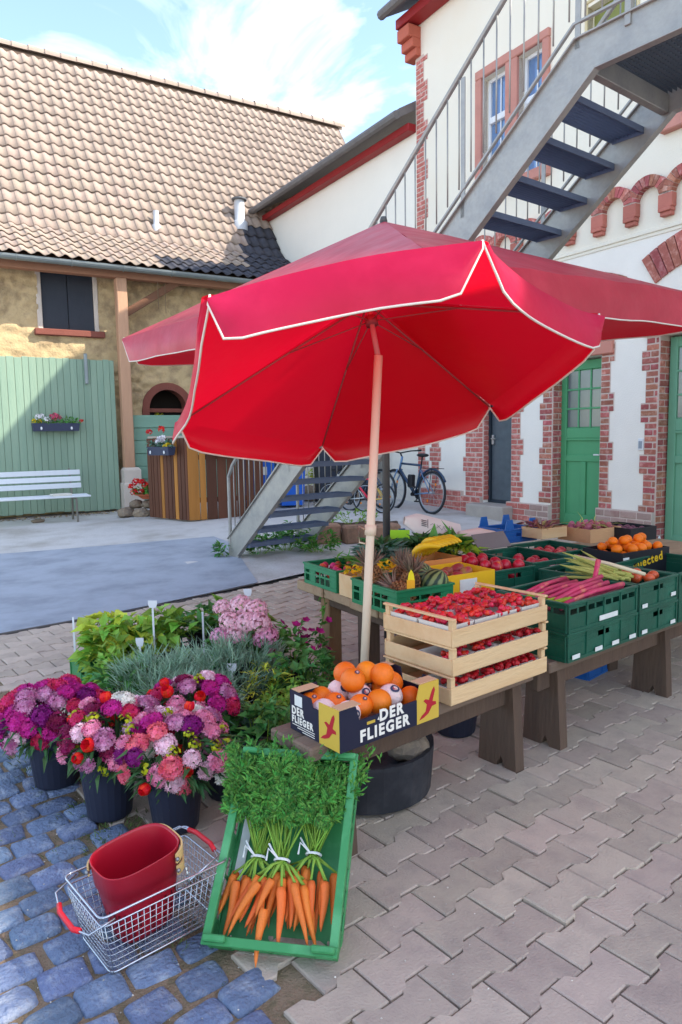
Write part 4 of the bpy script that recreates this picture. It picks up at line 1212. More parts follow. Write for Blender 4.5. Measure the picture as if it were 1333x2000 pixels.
def lattice(m, L, H, t, cols, rows, x0=0, y=0, z0=0, axis='x', rim=.016, solid=False):
    """a side wall with rectangular openings; axis is the direction it runs"""
    def bx(a0, a1, c0, c1, tt0=0, tt1=None):
        tt1 = t if tt1 is None else tt1
        if axis == 'x': m.cbox(x0 + a0, x0 + a1, y + tt0, y + tt1, z0 + c0, z0 + c1, .0015)
        else: m.cbox(x0 + tt0, x0 + tt1, y + a0, y + a1, z0 + c0, z0 + c1, .0015)
    return bx
def crate(name, label, loc, rz, L=.40, W=.60, H=.15, mt=None, style='solid', group=None, rot=None, stickers=(), rimw=.014):
    """L along local x, W along local y, open at the top"""
    o = thing(name, label, 'crate', loc, rz, group, rot)
    t = .006
    m = MB(); m.cbox(t, L - t, t, W - t, .006, .012, .001); m.build('floor', mt, o)
    def side(axis, L_, x0, y0, inner):
        m = MB()
        def bx(a0, a1, c0, c1, t0=0.0, t1=t, ch=.0015):
            if inner > 0: lo, hi = t0, t1
            else: lo, hi = -t1, -t0
            if axis == 'x': m.cbox(a0, a1, y0 + lo, y0 + hi, c0, c1, ch)
            else: m.cbox(x0 + lo, x0 + hi, a0, a1, c0, c1, ch)
        e = .0
        a, b = (0, L_) if axis == 'x' else (t + .0005, L_ - t - .0005)
        if style == 'lattice':
            bx(a, b, 0, .022); bx(a, b, H - .04, H - .012)
            bx(a, b, H * .46, H * .46 + .012, .0008, t - .0008)
            n = int((b - a) / .062); 
            for k in range(n + 1):
                c = a + (b - a - .012) * k / n
                bx(c, c + .012, .0222, H - .0402, .0006, t - .0006)
            for k in range(n):
                if k % 4 == 0:
                    c0 = a + (b - a - .012) * k / n + .0122; c1 = a + (b - a - .012) * (k + 1) / n - .0002; bx(c0, c1, .0222, H - .0402, .0015, t - .0015)
        else:
            # solid panel with ribs and a recessed grip slot
            g0, g1 = (a + b) / 2 - .05, (a + b) / 2 + .05
            bx(a, b, 0, H - .055, .001, t - .001)
            if style == 'solid':
                bx(a, g0, H - .0548, H - .03, .001, t - .001); bx(g1, b, H - .0548, H - .03, .001, t - .001)
            else:
                n = max(3, int((b - a) / .07))
                for k in range(n + 1):
                    c = a + (b - a - .014) * k / n; bx(c, c + .014, H - .0548, H - .03, .001, t - .001)
            bx(a, b, H - .0298, H - .012, .001, t - .001)
            n = max(2, int((b - a) / .15))
            for k in range(n + 1):
                c = a + (b - a - .010) * k / n; bx(c, c + .010, .0002, H - .0122, -.005, .0008)
            bx(a, b, .0, .016, -.0045, .0008)
        return m.build('side', mt, o)
    side('x', L, 0, 0, 1); side('x', L, 0, W, -1); side('y', W, 0, 0, 1); side('y', W, L, 0, -1)
    m = MB(); r = rimw
    m.cbox(-.006, L + .006, -.006, r, H - .0118, H, .002); m.cbox(-.006, L + .006, W - r, W + .006, H - .0118, H, .002)
    m.cbox(-.006, r, r + .0003, W - r - .0003, H - .0116, H, .002); m.cbox(L - r, L + .006, r + .0003, W - r - .0003, H - .0116, H, .002)
    m.build('rim', mt, o)
    for ax, p, z, w, h in stickers:
        m = MB()
        if ax == 'x': m.cbox(p - w / 2, p + w / 2, -.0085, -.0052, z, z + h, .0005)
        else: m.cbox(-.0085, -.0052, p - w / 2, p + w / 2, z, z + h, .0005)
        m.build('sticker', M_stick, o)
    return o
# crates have their front (local y=0) towards +v of the frames: local y axis = away
def tcrate(label, u, v, L, W, H, mt, style, z=TZ, **k): return crate('produce_crate', label, tpt(u, v, z), TTH, L, W, H, mt, style, **k)
def bcrate(label, u, v, L, W, H, mt, style, z=BZ, **k): return crate('produce_crate', label, bpt(u, v, z), BTH, L, W, H, mt, style, **k)
tcrate('bright green lattice crate of radishes at the free corner of the table', .0, .47, .58, .39, .13, M_cgreen, 'lattice')
tcrate('bright green lattice crate holding pineapples and watermelons', -.04, 1.12, .36, .42, .135, M_cgreen, 'lattice')
tcrate('dark green crate of peaches beside the yellow mango box', .70, 1.02, .315, .50, .135, M_cdark, 'solid', stickers=(('x', .10, .012, .05, .018), ('x', .25, .012, .05, .018)))
tcrate('dark green crate of potatoes and apples with a torn paper sticker', 1.025, 1.0, .37, .50, .145, M_cdark, 'solid', stickers=(('x', .16, .07, .06, .045), ('x', .07, .012, .05, .018), ('x', .29, .012, .05, .018)))
tcrate('dark green crate of red apples beside the asparagus', 1.41, .82, .40, .42, .14, M_cdark, 'solid')
b1 = bcrate('lower dark green crate under the rhubarb crate', 1.36, -.01, .61, .40, .135, M_cdark, 'solid', stickers=(('x', .06, .012, .06, .02), ('x', .25, .012, .06, .02), ('x', .40, .012, .06, .02), ('x', .56, .012, .06, .02)))
b2 = bcrate('dark green crate of rhubarb on top of another crate', 1.365, -.012, .60, .40, .14, M_cdark, 'slot', z=BZ + .135, stickers=(('x', .33, .02, .16, .024),))
bcrate('lower dark green crate under the asparagus crate', 1.99, -.01, .40, .40, .135, M_cdark, 'solid', stickers=(('x', .05, .012, .05, .02), ('x', .35, .012, .05, .02)))
bcrate('dark green crate of asparagus and tomatoes on top of another crate', 1.99, -.012, .40, .60, .14, M_cdark, 'solid', z=BZ + .135, stickers=(('x', .05, .012, .05, .02), ('x', .35, .03, .05, .02)))
bcrate('lower dark green crate at the end of the second bench', 2.41, -.01, .60, .40, .135, M_cdark, 'solid')
bcrate('upper dark green crate at the end of the second bench', 2.41, -.012, .60, .40, .14, M_cdark, 'solid', z=BZ + .135, stickers=(('x', .05, .08, .04, .04), ('x', .09, .012, .05, .02)))
# blue crate under the bench
q = gz(1150, 1332, 0); crate('produce_crate', 'empty blue plastic crate on the ground under the second bench', (q.x, q.y, .004), BTH + .1, .36, .3, .17, M_blue, 'solid')

# wooden strawberry crates, stacked
def wood_crate(label, loc, rz, L, W, H, grp=None):
    o = thing('wooden_crate', label, 'crate', loc, rz, grp)
    m = MB(); m.cbox(.005, L - .005, .005, W - .005, .0, .005, .001); m.build('floor', M_pale_w, o)
    for y0, y1 in ((0, .006), (W - .006, W)):
        m = MB(); m.cbox(.0, L, y0, y1, .004, .072, .002); m.build('side_slat', M_pale_w, o)
    for x0, x1 in ((0, .006), (L - .006, L)):
        m = MB(); m.cbox(x0, x1, .0065, W - .0065, .004, .066, .002); m.build('end_slat', M_pale_w, o)
        m = MB(); m.cbox(x0 - .001, x1 + .014, -.001, W + .001, H + .0005, H + .009, .002) if x0 == 0 else m.cbox(x0 - .014, x1 + .001, -.001, W + .001, H + .0005, H + .009, .002); m.build('top_slat', M_pale_w, o)
    for x in (.0065, L - .0305):
        for y in (.0065, W - .0305):
            m = MB(); m.cbox(x, x + .024, y, y + .024, .005, H, .002); m.build('corner_post', M_pale_w, o)
    return o
SH = .106
for k, lab in enumerate(('bottom wooden slat crate of strawberries on the bench', 'middle wooden slat crate in the strawberry stack', 'top wooden slat crate heaped with punnets of strawberries')):
    wood_crate(lab, bpt(.575 + .006 * (k % 2), -.005 + .004 * k, BZ + k * (SH + .010)), BTH + .008 * (k - 1), .615, .39, SH)
M_punnet = mat('card_punnet', S(216, 208, 198), .85, .06, 8)
M_straw = mat('strawberry', S(212, 24, 38), .32, .18, 90, .35, 220, rnd=.2, hue=.012, spec=.5, coat=.2)
M_calyx = mat('calyx', S(74, 120, 44), .7, .15, 20)
sb = MB()
prof = [(0, -.016), (.005, -.0145), (.0105, -.006), (.0135, .004), (.0125, .011), (.008, .0145), (0, .0145)]
sb.lathe(prof, 8)
for k in range(6): sb.leaf((0, 0, .0145), (cos(k * 1.05), sin(k * 1.05), -.1), .013, .006, up=(0, 0, 1), mi=1)
sme = sb.mesh('strawberry', [M_straw, M_calyx], True)
def punnet(label, loc, rz, w, l, h):
    m = MB(); t = .002
    a, b = w / 2, l / 2
    ring = lambda s_, z: [(-a * s_, -b * s_, z), (a * s_, -b * s_, z), (a * s_, b * s_, z), (-a * s_, b * s_, z)]
    v = ring(.86, 0) + ring(1, h) + ring(.97, h) + ring(.84, .004)
    f = [(3, 2, 1, 0), (12, 13, 14, 15)]
    for r in range(3):
        for i in range(4): f.append((r * 4 + i, r * 4 + (i + 1) % 4, (r + 1) * 4 + (i + 1) % 4, (r + 1) * 4 + i))
    m.add(v, f)
    return tag(m.build('punnet', M_punnet, None, loc, (0, 0, rz)), label, 'punnet', 'card punnets of strawberries')
straw = []
for lev in range(3):
    z0 = BZ + lev * (SH + .010) + .006
    for i in range(4):
        for j in range(2):
            if lev < 2 and j == 1: continue
            cu, cv = .575 + .082 + i * .150, -.108 - j * .178
            punnet(('card punnet of strawberries in the top wooden crate', 'card punnet of strawberries deep in a lower wooden crate')[lev < 2], bpt(cu, cv, z0), BTH, .142, .170, .075 if lev == 2 else .06)
            n = 34 if lev == 2 else 16
            for q in range(n):
                if lev == 2:
                    gx, gy = U_(-.062, .062), U_(-.078, .078)
                    hgt = .066 + .030 * (1 - (gx / .07) ** 2) * (1 - (gy / .085) ** 2) + U_(-.004, .006)
                else:
                    gx, gy = U_(-.062, .062), U_(-.078, .0)
                    hgt = .05 + U_(0, .016)
                straw.append((lev, bpt(cu + gx, cv - gy, z0 + hgt)))
straw.sort(key=lambda t: -t[0])
rest = MB()
for k, (lev, p) in enumerate(straw):
    rot = (U_(-2.4, 2.4), U_(-2.4, 2.4), U_(0, 6.28)); s_ = U_(.82, 1.12)
    if k < 298:
        o = link('strawberry', sme, None, p, rot, s_)
        if lev == 2: tag(o, 'ripe red strawberry heaped in the top wooden crate', 'strawberry', 'strawberries in the top crate')
        else: tag(o, 'ripe red strawberry in a lower wooden crate', 'strawberry', 'strawberries in the lower crates')
    else:
        from mathutils import Euler
        M = Matrix.Translation(p) @ Euler(rot).to_matrix().to_4x4() @ Matrix.Scale(s_, 4)
        for f, mi in zip(sb.f, sb.m): pass
        o0 = len(rest.v); rest.v += [tuple(M @ Vector(v)) for v in sb.v]
        for f, mi in zip(sb.f, sb.m): rest.f.append(tuple(i + o0 for i in f)); rest.m.append(mi)
if rest.v:
    o = rest.build('strawberries_below', [mat('strawberry_far', S(196, 20, 34), .32, .18, 90, .35, 220, island=.15, spec=.5), M_calyx], smooth=True); kind(o, 'stuff'); o['label'] = 'strawberries in the lower wooden crates'; o['category'] = 'strawberries'

# ---- text and print helpers
def text_mesh(s, size, bold=.0, extr=.0006):
    cu = bpy.data.curves.new('lettering', 'FONT'); cu.body = s; cu.size = size; cu.offset = bold; cu.extrude = extr; cu.resolution_u = 3
    cu.align_x = 'LEFT'; cu.space_character = 1.0 + bold * 6 / size if bold else 1
    ob = bpy.data.objects.new('tmp', cu); COL.objects.link(ob)
    dg = bpy.context.evaluated_depsgraph_get()
    me = bpy.data.meshes.new_from_object(ob.evaluated_get(dg))
    bpy.data.objects.remove(ob); bpy.data.curves.remove(cu)
    return me
def lettering(s, size, mt, parent, M, bold=0.0, sx=1.0):
    me = text_mesh(s, size, bold); me.materials.clear(); me.materials.append(mt)
    return link('lettering', me, parent, M=M @ Matrix.Diagonal((sx, 1, 1, 1)))
# ---- orange box
M_navy = mat('navy_card', S(28, 30, 52), .6, .08, 6)
M_gold = mat('gold_card', S(206, 172, 66), .6, .06, 6)
M_wht = mat('print_white', S(236, 230, 218), .7, .04, 10)
M_crim = mat('print_crimson', S(176, 28, 44), .7, .05, 10)
ob = thing('orange_box', 'navy and gold cardboard fruit box lettered DER FLIEGER full of oranges', 'box', bpt(-.005, .03, BZ), BTH + .005)
OL, OW, OH = .475, .285, .145
m = MB(); m.box(.004, OL - .004, .004, OW - .004, .001, .005); m.build('floor', M_card, ob)
def card(pts, y, t, axis, mt, name='panel'):
    m = MB()
    if axis == 'x': M = Matrix(((1, 0, 0, 0), (0, 0, 1, y), (0, 1, 0, 0), (0, 0, 0, 1)))
    else: M = Matrix(((0, 0, 1, y), (1, 0, 0, 0), (0, 1, 0, 0), (0, 0, 0, 1)))
    m.prism(pts, 0, t, M=M); return m.build(name, mt, ob)
front_pts = [(.0, 0), (OL, 0), (OL, OH), (OL - .125, OH), (OL - .14, OH - .052), (.105, OH - .052), (.09, OH), (0, OH)]
card([(0, 0), (OL - .115, 0), (OL - .115, OH - .0525), (.085, OH - .052), (.07, OH), (0, OH)], 0, .004, 'x', M_navy, 'front_panel')
card([(OL - .1148, 0), (OL, 0), (OL, OH), (OL - .10, OH), (OL - .1148, OH - .05)], 0, .004, 'x', M_gold, 'front_corner')
card([(0, 0), (OL, 0), (OL, OH), (OL - .12, OH), (OL - .13, OH - .05), (.13, OH - .05), (.12, OH), (0, OH)], OW - .004, .004, 'x', M_navy, 'back_panel')
card([(.0042, 0), (.115, 0), (.115, OH), (.0042, OH)], 0, .004, 'y', M_gold, 'left_corner')
card([(.1152, 0), (OW - .0042, 0), (OW - .0042, OH), (.16, OH), (.15, OH - .03), (.1152, OH - .03)], 0, .004, 'y', M_navy, 'left_panel')
card([(.0042, 0), (OW - .0042, 0), (OW - .0042, OH), (.20, OH), (.19, OH - .05), (.09, OH - .05), (.08, OH), (.0042, OH)], OL - .004, .004, 'y', M_navy, 'right_panel')
for x0, x1, y0, y1 in ((0, .10, .0045, .05), (0, .10, OW - .05, OW - .0045), (OL - .10, OL, .0045, .05), (OL - .10, OL, OW - .05, OW - .0045)):
    m = MB(); m.box(x0 + .0045, x1 - .0045, y0, y1, OH, OH + .003); m.build('top_flap', M_card, ob)
XF = Matrix(((1, 0, 0, 0), (0, 0, -1, 0), (0, 1, 0, 0), (0, 0, 0, 1)))          # text plane -> front face
lettering('DER', .056, M_wht, ob, Matrix.Translation((.175, -.0012, .066)) @ XF, .0022, .98)
lettering('FLIEGER', .056, M_wht, ob, Matrix.Translation((.085, -.0012, .016)) @ XF, .0022, .98)
XL = Matrix(((0, 0, -1, 0), (-1, 0, 0, 0), (0, 1, 0, 0), (0, 0, 0, 1)))          # left face
lettering('DER', .040, M_wht, ob, Matrix.Translation((-.0012, OW - .012, .062)) @ XL, .0016, .85)
lettering('FLIEGER', .034, M_wht, ob, Matrix.Translation((-.0012, OW - .012, .032)) @ XL, .0014, .85)
for k in range(3):
    m = MB(); m.box(-.0012, -.0004, .14, OW - .014 - .03 * k, .022 - .008 * k, .0245 - .008 * k); m.build('fine_print', M_wht, ob)
m = MB(); m.cbox(-.0014, -.0004, OW - .075, OW - .03, .096, .135, .0003); m.build('label', M_stick, ob)
# red aeroplane emblem
plane = [(.0, .0), (.012, .012), (.03, .022), (.036, .045), (.020, .060), (.030, .064), (.046, .058), (.060, .088), (.070, .098), (.074, .086), (.062, .050), (.078, .046), (.080, .036), (.060, .034), (.044, .014), (.022, .004)]
def emblem(M):
    m = MB(); m.prism(plane[::-1] if False else plane, 0, .0008, M=M); return m.build('aeroplane_emblem', M_crim, ob)
emblem(Matrix.Translation((OL - .104, -.0004, .014)) @ XF @ Matrix.Scale(1.12, 4))
emblem(Matrix.Translation((-.0004, .105, .022)) @ XL @ Matrix.Scale(1.05, 4))
m = MB(); m.box(.118, .155, -.0012, -.0004, .068, .078); m.build('print_mark', M_gold, ob)
m = MB(); m.add([(.165, -.0012, .074), (.176, -.0012, .070), (.172, -.0012, .084), (.169, -.0012, .078)], [(0, 1, 2, 3)]); m.build('print_mark', M_wht, ob)
m = MB(); m.cbox(.30, .40, OW - .0062, OW - .0042, .098, .12, .0003)
M_orng = mat('orange_peel', S(240, 124, 14), .42, .06, 30, .25, 380, rnd=.07, hue=.01, spec=.45, sss=.0)
M_wrap = mat('tissue_wrap', S(236, 208, 200), .7, .12, 12, .4, 60, rnd=.05)
om = MB(); om.ball((0, 0, 0), .0455, 18, 12, sq=(1, 1, .95)); ome = om.mesh('orange', M_orng, True)
wm = MB(); wm.ball((0, 0, 0), .046, 18, 12, sq=(1, 1, .96), jit=.012); wme = wm.mesh('wrapped_orange', M_wrap, True)
def opos(u, v, z): return bpt(u, v, BZ + z)
spots = [(.055, -.215, .085, 0), (.12, -.24, .085, 0), (.05, -.13, .082, 1), (.12, -.155, .085, 0), (.205, -.235, .09, 1), (.10, -.055, .085, 1), (.175, -.075, .088, 0), (.245, -.16, .085, 1), (.25, -.06, .09, 0), (.325, -.08, .085, 1), (.36, -.16, .088, 0), (.32, -.23, .085, 1), (.42, -.22, .088, 0), (.42, -.07, .06, 0),
         (.235, -.235, .155, 0), (.215, -.165, .150, 0), (.315, -.20, .150, 0), (.335, -.135, .152, 0), (.07, -.19, .145, 0), (.40, -.155, .10, 0)]
for k, (u, v, z, w) in enumerate(spots):
    if k in (18,): continue
    o = link('wrapped_orange' if w else 'orange', wme if w else ome, None, opos(u, v, z), (U_(-.6, .6), U_(-.6, .6), U_(0, 6)), U_(.96, 1.04))
    if w: tag(o, 'orange wrapped in printed pink tissue paper in the navy fruit box', 'orange', 'tissue wrapped oranges in the navy box')
    else: tag(o, 'bare orange heaped in the navy and gold fruit box', 'orange', 'bare oranges in the navy box')
    if w or k % 3 == 0:
        # printed crest: oval badge lying on the upper front
        R = .0465 if w else .0457
        c = Matrix.Rotation(BTH, 4, 'Z') @ Matrix.Rotation(radians(35 + 20 * ((k * 7) % 3)), 4, 'X')
        sc = .020 if w else .010
        def cap_(m, r0, r1, mi, n=12, e=0.0):
            for i in range(n):
                t0, t1 = 2 * pi * i / n, 2 * pi * (i + 1) / n
                P = []
                for r, t in ((r0, t0), (r1, t0), (r1, t1), (r0, t1)):
                    x, y = r * cos(t), r * .8 * sin(t); P.append((x, y, sqrt(max(0, (R + e) ** 2 - x * x - y * y))))
                m.add(P, [(0, 1, 2, 3)], mi)
        b = MB(); cap_(b, sc * .55, sc, 0, e=.0006); cap_(b, 0.0005, sc * .52, 1, e=.0006)
        lo = b.build('printed_badge', [mat('badge_blue', S(52, 58, 84), .6, .1, 40), mat('badge_red', S(178, 60, 60), .6, .3, 60, col2=S(220, 200, 190), thr=(.45, .5))], o)
        lo.matrix_parent_inverse = Matrix.Identity(4)
        lo.matrix_local = Matrix.Rotation(0, 4, 'Z')
        o.rotation_euler = c.to_euler()
# ------------------------------------------------------------------ fruit and vegetables on the table
def fruit_set(name, mesh, label, cat, group, pts, smin=.92, smax=1.08, rot=None):
    for p in pts:
        tag(link(name, mesh, None, p, rot or (U_(-.7, .7), U_(-.7, .7), U_(0, 6.28)), U_(smin, smax)), label, cat, group)
def fill(fn, u0, u1, v0, v1, z, n, r, layers=1):
    """loose packing of n balls of radius r on a rectangle of the stall frame"""
    pts = []; tries = 0
    while len(pts) < n and tries < 4000:
        tries += 1
        u, v = U_(u0 + r, u1 - r), U_(v0 + r, v1 - r)
        lay = 0
        for q in pts:
            d = sqrt((q[0] - u) ** 2 + (q[1] - v) ** 2)
            if d < r * 1.9: lay = 99 if d < r * 1.0 or layers == 1 else max(lay, q[2] + 1)
        if lay < layers: pts.append((u, v, lay))
    return [fn(u, v, z + r + lay * r * 1.35) for u, v, lay in pts]
M_radish = mat('radish_skin', S(186, 44, 72), .4, .2, 12, rnd=.2, hue=.03, col2=S(226, 140, 120), thr=(.55, .75))
M_peach = mat('nectarine_skin', S(186, 26, 48), .35, .2, 14, rnd=.15, col2=S(238, 168, 52), thr=(.58, .75), coat=.15, spec=.5)
M_apple = mat('apple_skin', S(176, 40, 56), .3, .2, 16, rnd=.2, col2=S(214, 110, 90), thr=(.5, .72), coat=.2)
M_mango = mat('mango_skin', S(168, 60, 66), .4, .2, 8, rnd=.15, col2=S(150, 150, 70), thr=(.45, .65))
M_melon = mat('melon', S(58, 84, 56), .4, .15, 10)
M_banana = mat('banana_skin', S(236, 192, 38), .45, .10, 10, rnd=.06, col2=S(176, 176, 60), thr=(.62, .8))
M_potato = mat('potato_skin', S(188, 134, 96), .85, .15, 14, .3, 60, rnd=.15)
M_pine = mat('pineapple_skin', S(150, 104, 62), .7, .25, 30, .4, 90, island=.3, col2=S(96, 66, 44), thr=(.45, .65))
M_pcrown = mat('pineapple_crown', S(130, 110, 92), .7, .2, 12, island=.35, hue=.03)
M_leafd = mat('dark_leaf_green', S(56, 104, 54), .55, .15, 10, island=.35, hue=.02, trans=.15)
M_leafm = mat('mid_leaf_green', S(92, 150, 62), .55, .15, 10, island=.35, hue=.03, trans=.22)
M_leafy = mat('lime_leaf_green', S(150, 178, 50), .55, .12, 10, island=.35, hue=.03, trans=.25)
M_leafg = mat('blue_green_leaf', S(92, 128, 108), .6, .12, 10, island=.3, hue=.02, trans=.15)
def ball_mesh(name, r, mt, sq=(1, 1, 1), n=12, m_=9): 
    b = MB(); b.ball((0, 0, 0), r, n, m_, sq=sq); return b.mesh(name, mt, True)
# radish crate
rad = ball_mesh('radish', .022, M_radish, (1, 1, 1.15))
fruit_set('radish', rad, 'red radish lying in the bright green lattice crate', 'radish', 'radishes in the corner crate', fill(tpt, .02, .30, .12, .44, TZ + .05, 26, .024, 2))
def bunch(name, label, cat, base, n, L, W, mt, spread, up=.6, droop=.5, group=None, parent=None, stem=None, tipf=.5):
    o = thing(name, label, cat, base, 0, group)
    m = MB()
    for _ in range(n):
        a = U_(0, 2 * pi); r = sqrt(random.random()) * spread
        d = Vector((cos(a) * U_(.3, 1), sin(a) * U_(.3, 1), U_(up * .4, up * 1.6)))
        m.leaf((r * cos(a), r * sin(a), U_(0, .03)), d, L * U_(.6, 1.2), W * U_(.6, 1.2), droop=droop, tip=tipf)
    m.build('leaves', mt, o)
    return o
m = MB()
for _ in range(36):
    m.leaf(tuple(tpt(U_(.18, .34), U_(.14, .44), TZ + .10 + U_(0, .03))), (U_(-1, 1), U_(-1, 1), U_(0, .5)), .09, .022, droop=.2)
tag(m.build('spring_onion_greens', M_leafm), 'green radish tops lying over the corner lattice crate', 'leaves')
# flat wooden box between the green crates with yellow flowers
def open_box(name, label, loc, rz, L, W, H, mt, cat='box', t=.006, tilt=None, inner=None):
    o = thing(name, label, cat, loc, rz, rot=tilt)
    m = MB(); m.box(t, L - t, t, W - t, .001, .005); m.build('floor', mt, o)
    for a in ((0, L, 0, t), (0, L, W - t, W)):
        m = MB(); m.cbox(a[0], a[1], a[2], a[3], 0, H, .001); m.build('side', mt, o)
    for a in ((0, t), (L - t, L)):
        m = MB(); m.cbox(a[0], a[1], t + .0003, W - t - .0003, 0, H - .0006, .001); m.build('side', inner or mt, o)
    return o
open_box('wooden_box', 'pale wooden box wedged between the two bright green lattice crates', tpt(.0, .695, TZ), TTH, .36, .195, .125, M_pale_w)
M_yflow = mat('yellow_petal', S(240, 200, 30), .6, .1, 8, island=.2, trans=.2)
m = MB()
for _ in range(90):
    p = tpt(U_(.0, .34), U_(.52, .68), TZ + .115 + U_(0, .045)); m.leaf(p, (U_(-1, 1), U_(-1, 1), U_(-.1, 1)), .045, .024, droop=.2)
tag(m.build('courgette_flowers', M_yflow), 'yellow courgette flowers in the pale wooden box', 'flowers')
# pineapples lying in crate 2
def pineapple(label, p, rz, pitch, s=1.0):
    o = thing('pineapple', label, 'pineapple', p, 0, 'pineapples', rot=(0, pitch, rz)); o.scale = (s, s, s)
    m = MB()
    for i in range(11):
        a = -pi / 2 + pi * (i + .5) / 11; r = .052 * cos(a) ** .55; z = .078 * sin(a)
        n = max(4, int(2 * pi * r / .021))
        for k in range(n):
            th = 2 * pi * (k + .5 * (i % 2)) / n
            c = Vector((r * cos(th), r * sin(th), z + .078)); nrm = Vector((cos(a) * cos(th), cos(a) * sin(th), sin(a) * .7)).normalized()
            t = Vector((-sin(th), cos(th), 0)); b = nrm.cross(t); h = .0125
            m.add([c - t * h, c - b * h, c + t * h, c + b * h, c + nrm * .009], [(0, 1, 4), (1, 2, 4), (2, 3, 4), (3, 0, 4)])
    m.ball((0, 0, .078), .05, 10, 8, sq=(1, 1, 1.5))
    m.build('fruit', M_pine, o)
    m = MB()
    for k in range(46):
        a = k * 2.4; t = k / 46
        m.leaf((.012 * cos(a), .012 * sin(a), .150), (cos(a) * (1.15 - t), sin(a) * (1.15 - t), .35 + t * 1.2), .10 + .03 * t, .017, fold=.35, droop=-.1, tip=.35)
    m.build('crown', M_pcrown, o)
pineapple('upright pineapple with a brown leafy crown behind the parasol pole', tpt(.05, .80, TZ + .06), .6, -.25, 1.0)
pineapple('pineapple leaning beside the yellow price tag', tpt(.13, .98, TZ + .05), 2.2, -.2, .95)
pineapple('pineapple lying on its side with its base to the crate front', tpt(.06, 1.10, TZ + .085), radians(-59), radians(-80), .95)
pineapple('pineapple half hidden behind the parasol pole', tpt(.20, .82, TZ + .05), 1.2, .2, .9)
# watermelons with stripes
m_ = MATS['melon']; n_, l_ = m_.node_tree.nodes, m_.node_tree.links
wv = n_.new('ShaderNodeTexGradient'); wv.gradient_type = 'RADIAL'
mm_ = n_.new('ShaderNodeMath'); mm_.operation = 'MULTIPLY'; mm_.inputs[1].default_value = 11
fr_ = n_.new('ShaderNodeMath'); fr_.operation = 'PINGPONG'; fr_.inputs[1].default_value = .5
na_ = n_.new('ShaderNodeTexNoise'); na_.inputs['Scale'].default_value = 30
ad_ = n_.new('ShaderNodeMath'); ad_.operation = 'MULTIPLY_ADD'; ad_.inputs[1].default_value = .45
rp_ = n_.new('ShaderNodeValToRGB'); rp_.color_ramp.elements[0].position = .38; rp_.color_ramp.elements[1].position = .58
rp_.color_ramp.elements[0].color = (*S(34, 58, 40), 1); rp_.color_ramp.elements[1].color = (*S(126, 142, 88), 1)
tc_ = n_.new('ShaderNodeTexCoord')
l_.new(tc_.outputs['Object'], wv.inputs[0]); l_.new(tc_.outputs['Object'], na_.inputs['Vector'])
l_.new(wv.outputs['Fac'], mm_.inputs[0]); l_.new(mm_.outputs[0], fr_.inputs[0])
l_.new(na_.outputs[0], ad_.inputs[0]); l_.new(fr_.outputs[0], ad_.inputs[2]); l_.new(ad_.outputs[0], rp_.inputs[0])
l_.new(rp_.outputs[0], n_['Principled BSDF'].inputs['Base Color'])
wme_ = ball_mesh('watermelon', .068, M_melon, (1, 1, 1.08), 20, 14)
tag(link('watermelon', wme_, None, tpt(.26, .91, TZ + .145), (radians(70), .3, .5), 1.08), 'dark striped watermelon behind the paler one', 'watermelon')
tag(link('watermelon', wme_, None, tpt(.255, 1.045, TZ + .125), (radians(24), radians(20), .9), 1.08), 'striped watermelon at the front edge of the lattice crate', 'watermelon')
# yellow card box with mangoes
M_ycard = mat('yellow_card', S(238, 186, 30), .6, .06, 6)
yb = open_box('mango_box', 'yellow cardboard box of mangoes with an open flap', tpt(.345, 1.035, TZ), TTH, .345, .30, .15, M_ycard)
m = MB(); m.cbox(.09, .21, -.004, -.0005, .02, .12, .0005); m.build('white_label', M_stick, yb)
m = MB(); m.cbox(.0, .345, .27, .276, .151, .26, .001, M=Matrix.Translation((0, .03, 0)) @ Matrix.Rotation(radians(-28), 4, 'X') @ Matrix.Translation((0, .02, .06))); m.build('flap', M_ycard, yb)
mg = ball_mesh('mango', .042, M_mango, (1.25, .9, .8))
fruit_set('mango', mg, 'ripe red and green mango in the yellow box', 'mango', 'mangoes in the yellow box', fill(tpt, .36, .68, .76, 1.02, TZ + .075, 8, .046, 1))
# wooden box with orange paper behind the melons
open_box('fruit_carton', 'orange lined carton with a rounded flap behind the watermelons', tpt(.40, .70, TZ + .02), TTH, .34, .26, .15, mat('orange_card', S(214, 140, 76), .8, .08, 6))
# bananas
def banana_hand(label, p, rz, n, s=1.0):
    o = thing('banana_bunch', label, 'bananas', p, rz)
    for k in range(n):
        m = MB(); path = []; R = []
        a0 = -.5 + k * .31
        for i in range(9):
            t = i / 8; ang = pi * .5 * t - .35
            x = .12 * sin(ang) ; z = .12 * cos(ang) - .02
            path.append(((x) * s, (a0 * .11 + .02 * sin(t * 3) * a0) * s, (z) * s)); R.append((.005 + .0125 * sin(pi * min(1, max(0, t * 1.02))) ** .6 if 0 < i < 8 else .005) * s)
        m.tube(path, R, 7); m.build('banana', M_banana, o, smooth=True)
banana_hand('bunch of yellow bananas hanging over the mango box', tpt(.72, .60, TZ + .13), TTH + pi * .62, 7, 1.25)
banana_hand('smaller bunch of yellow bananas with green tips behind the mangoes', tpt(.80, .47, TZ + .14), TTH + pi * .55, 5, 1.1)
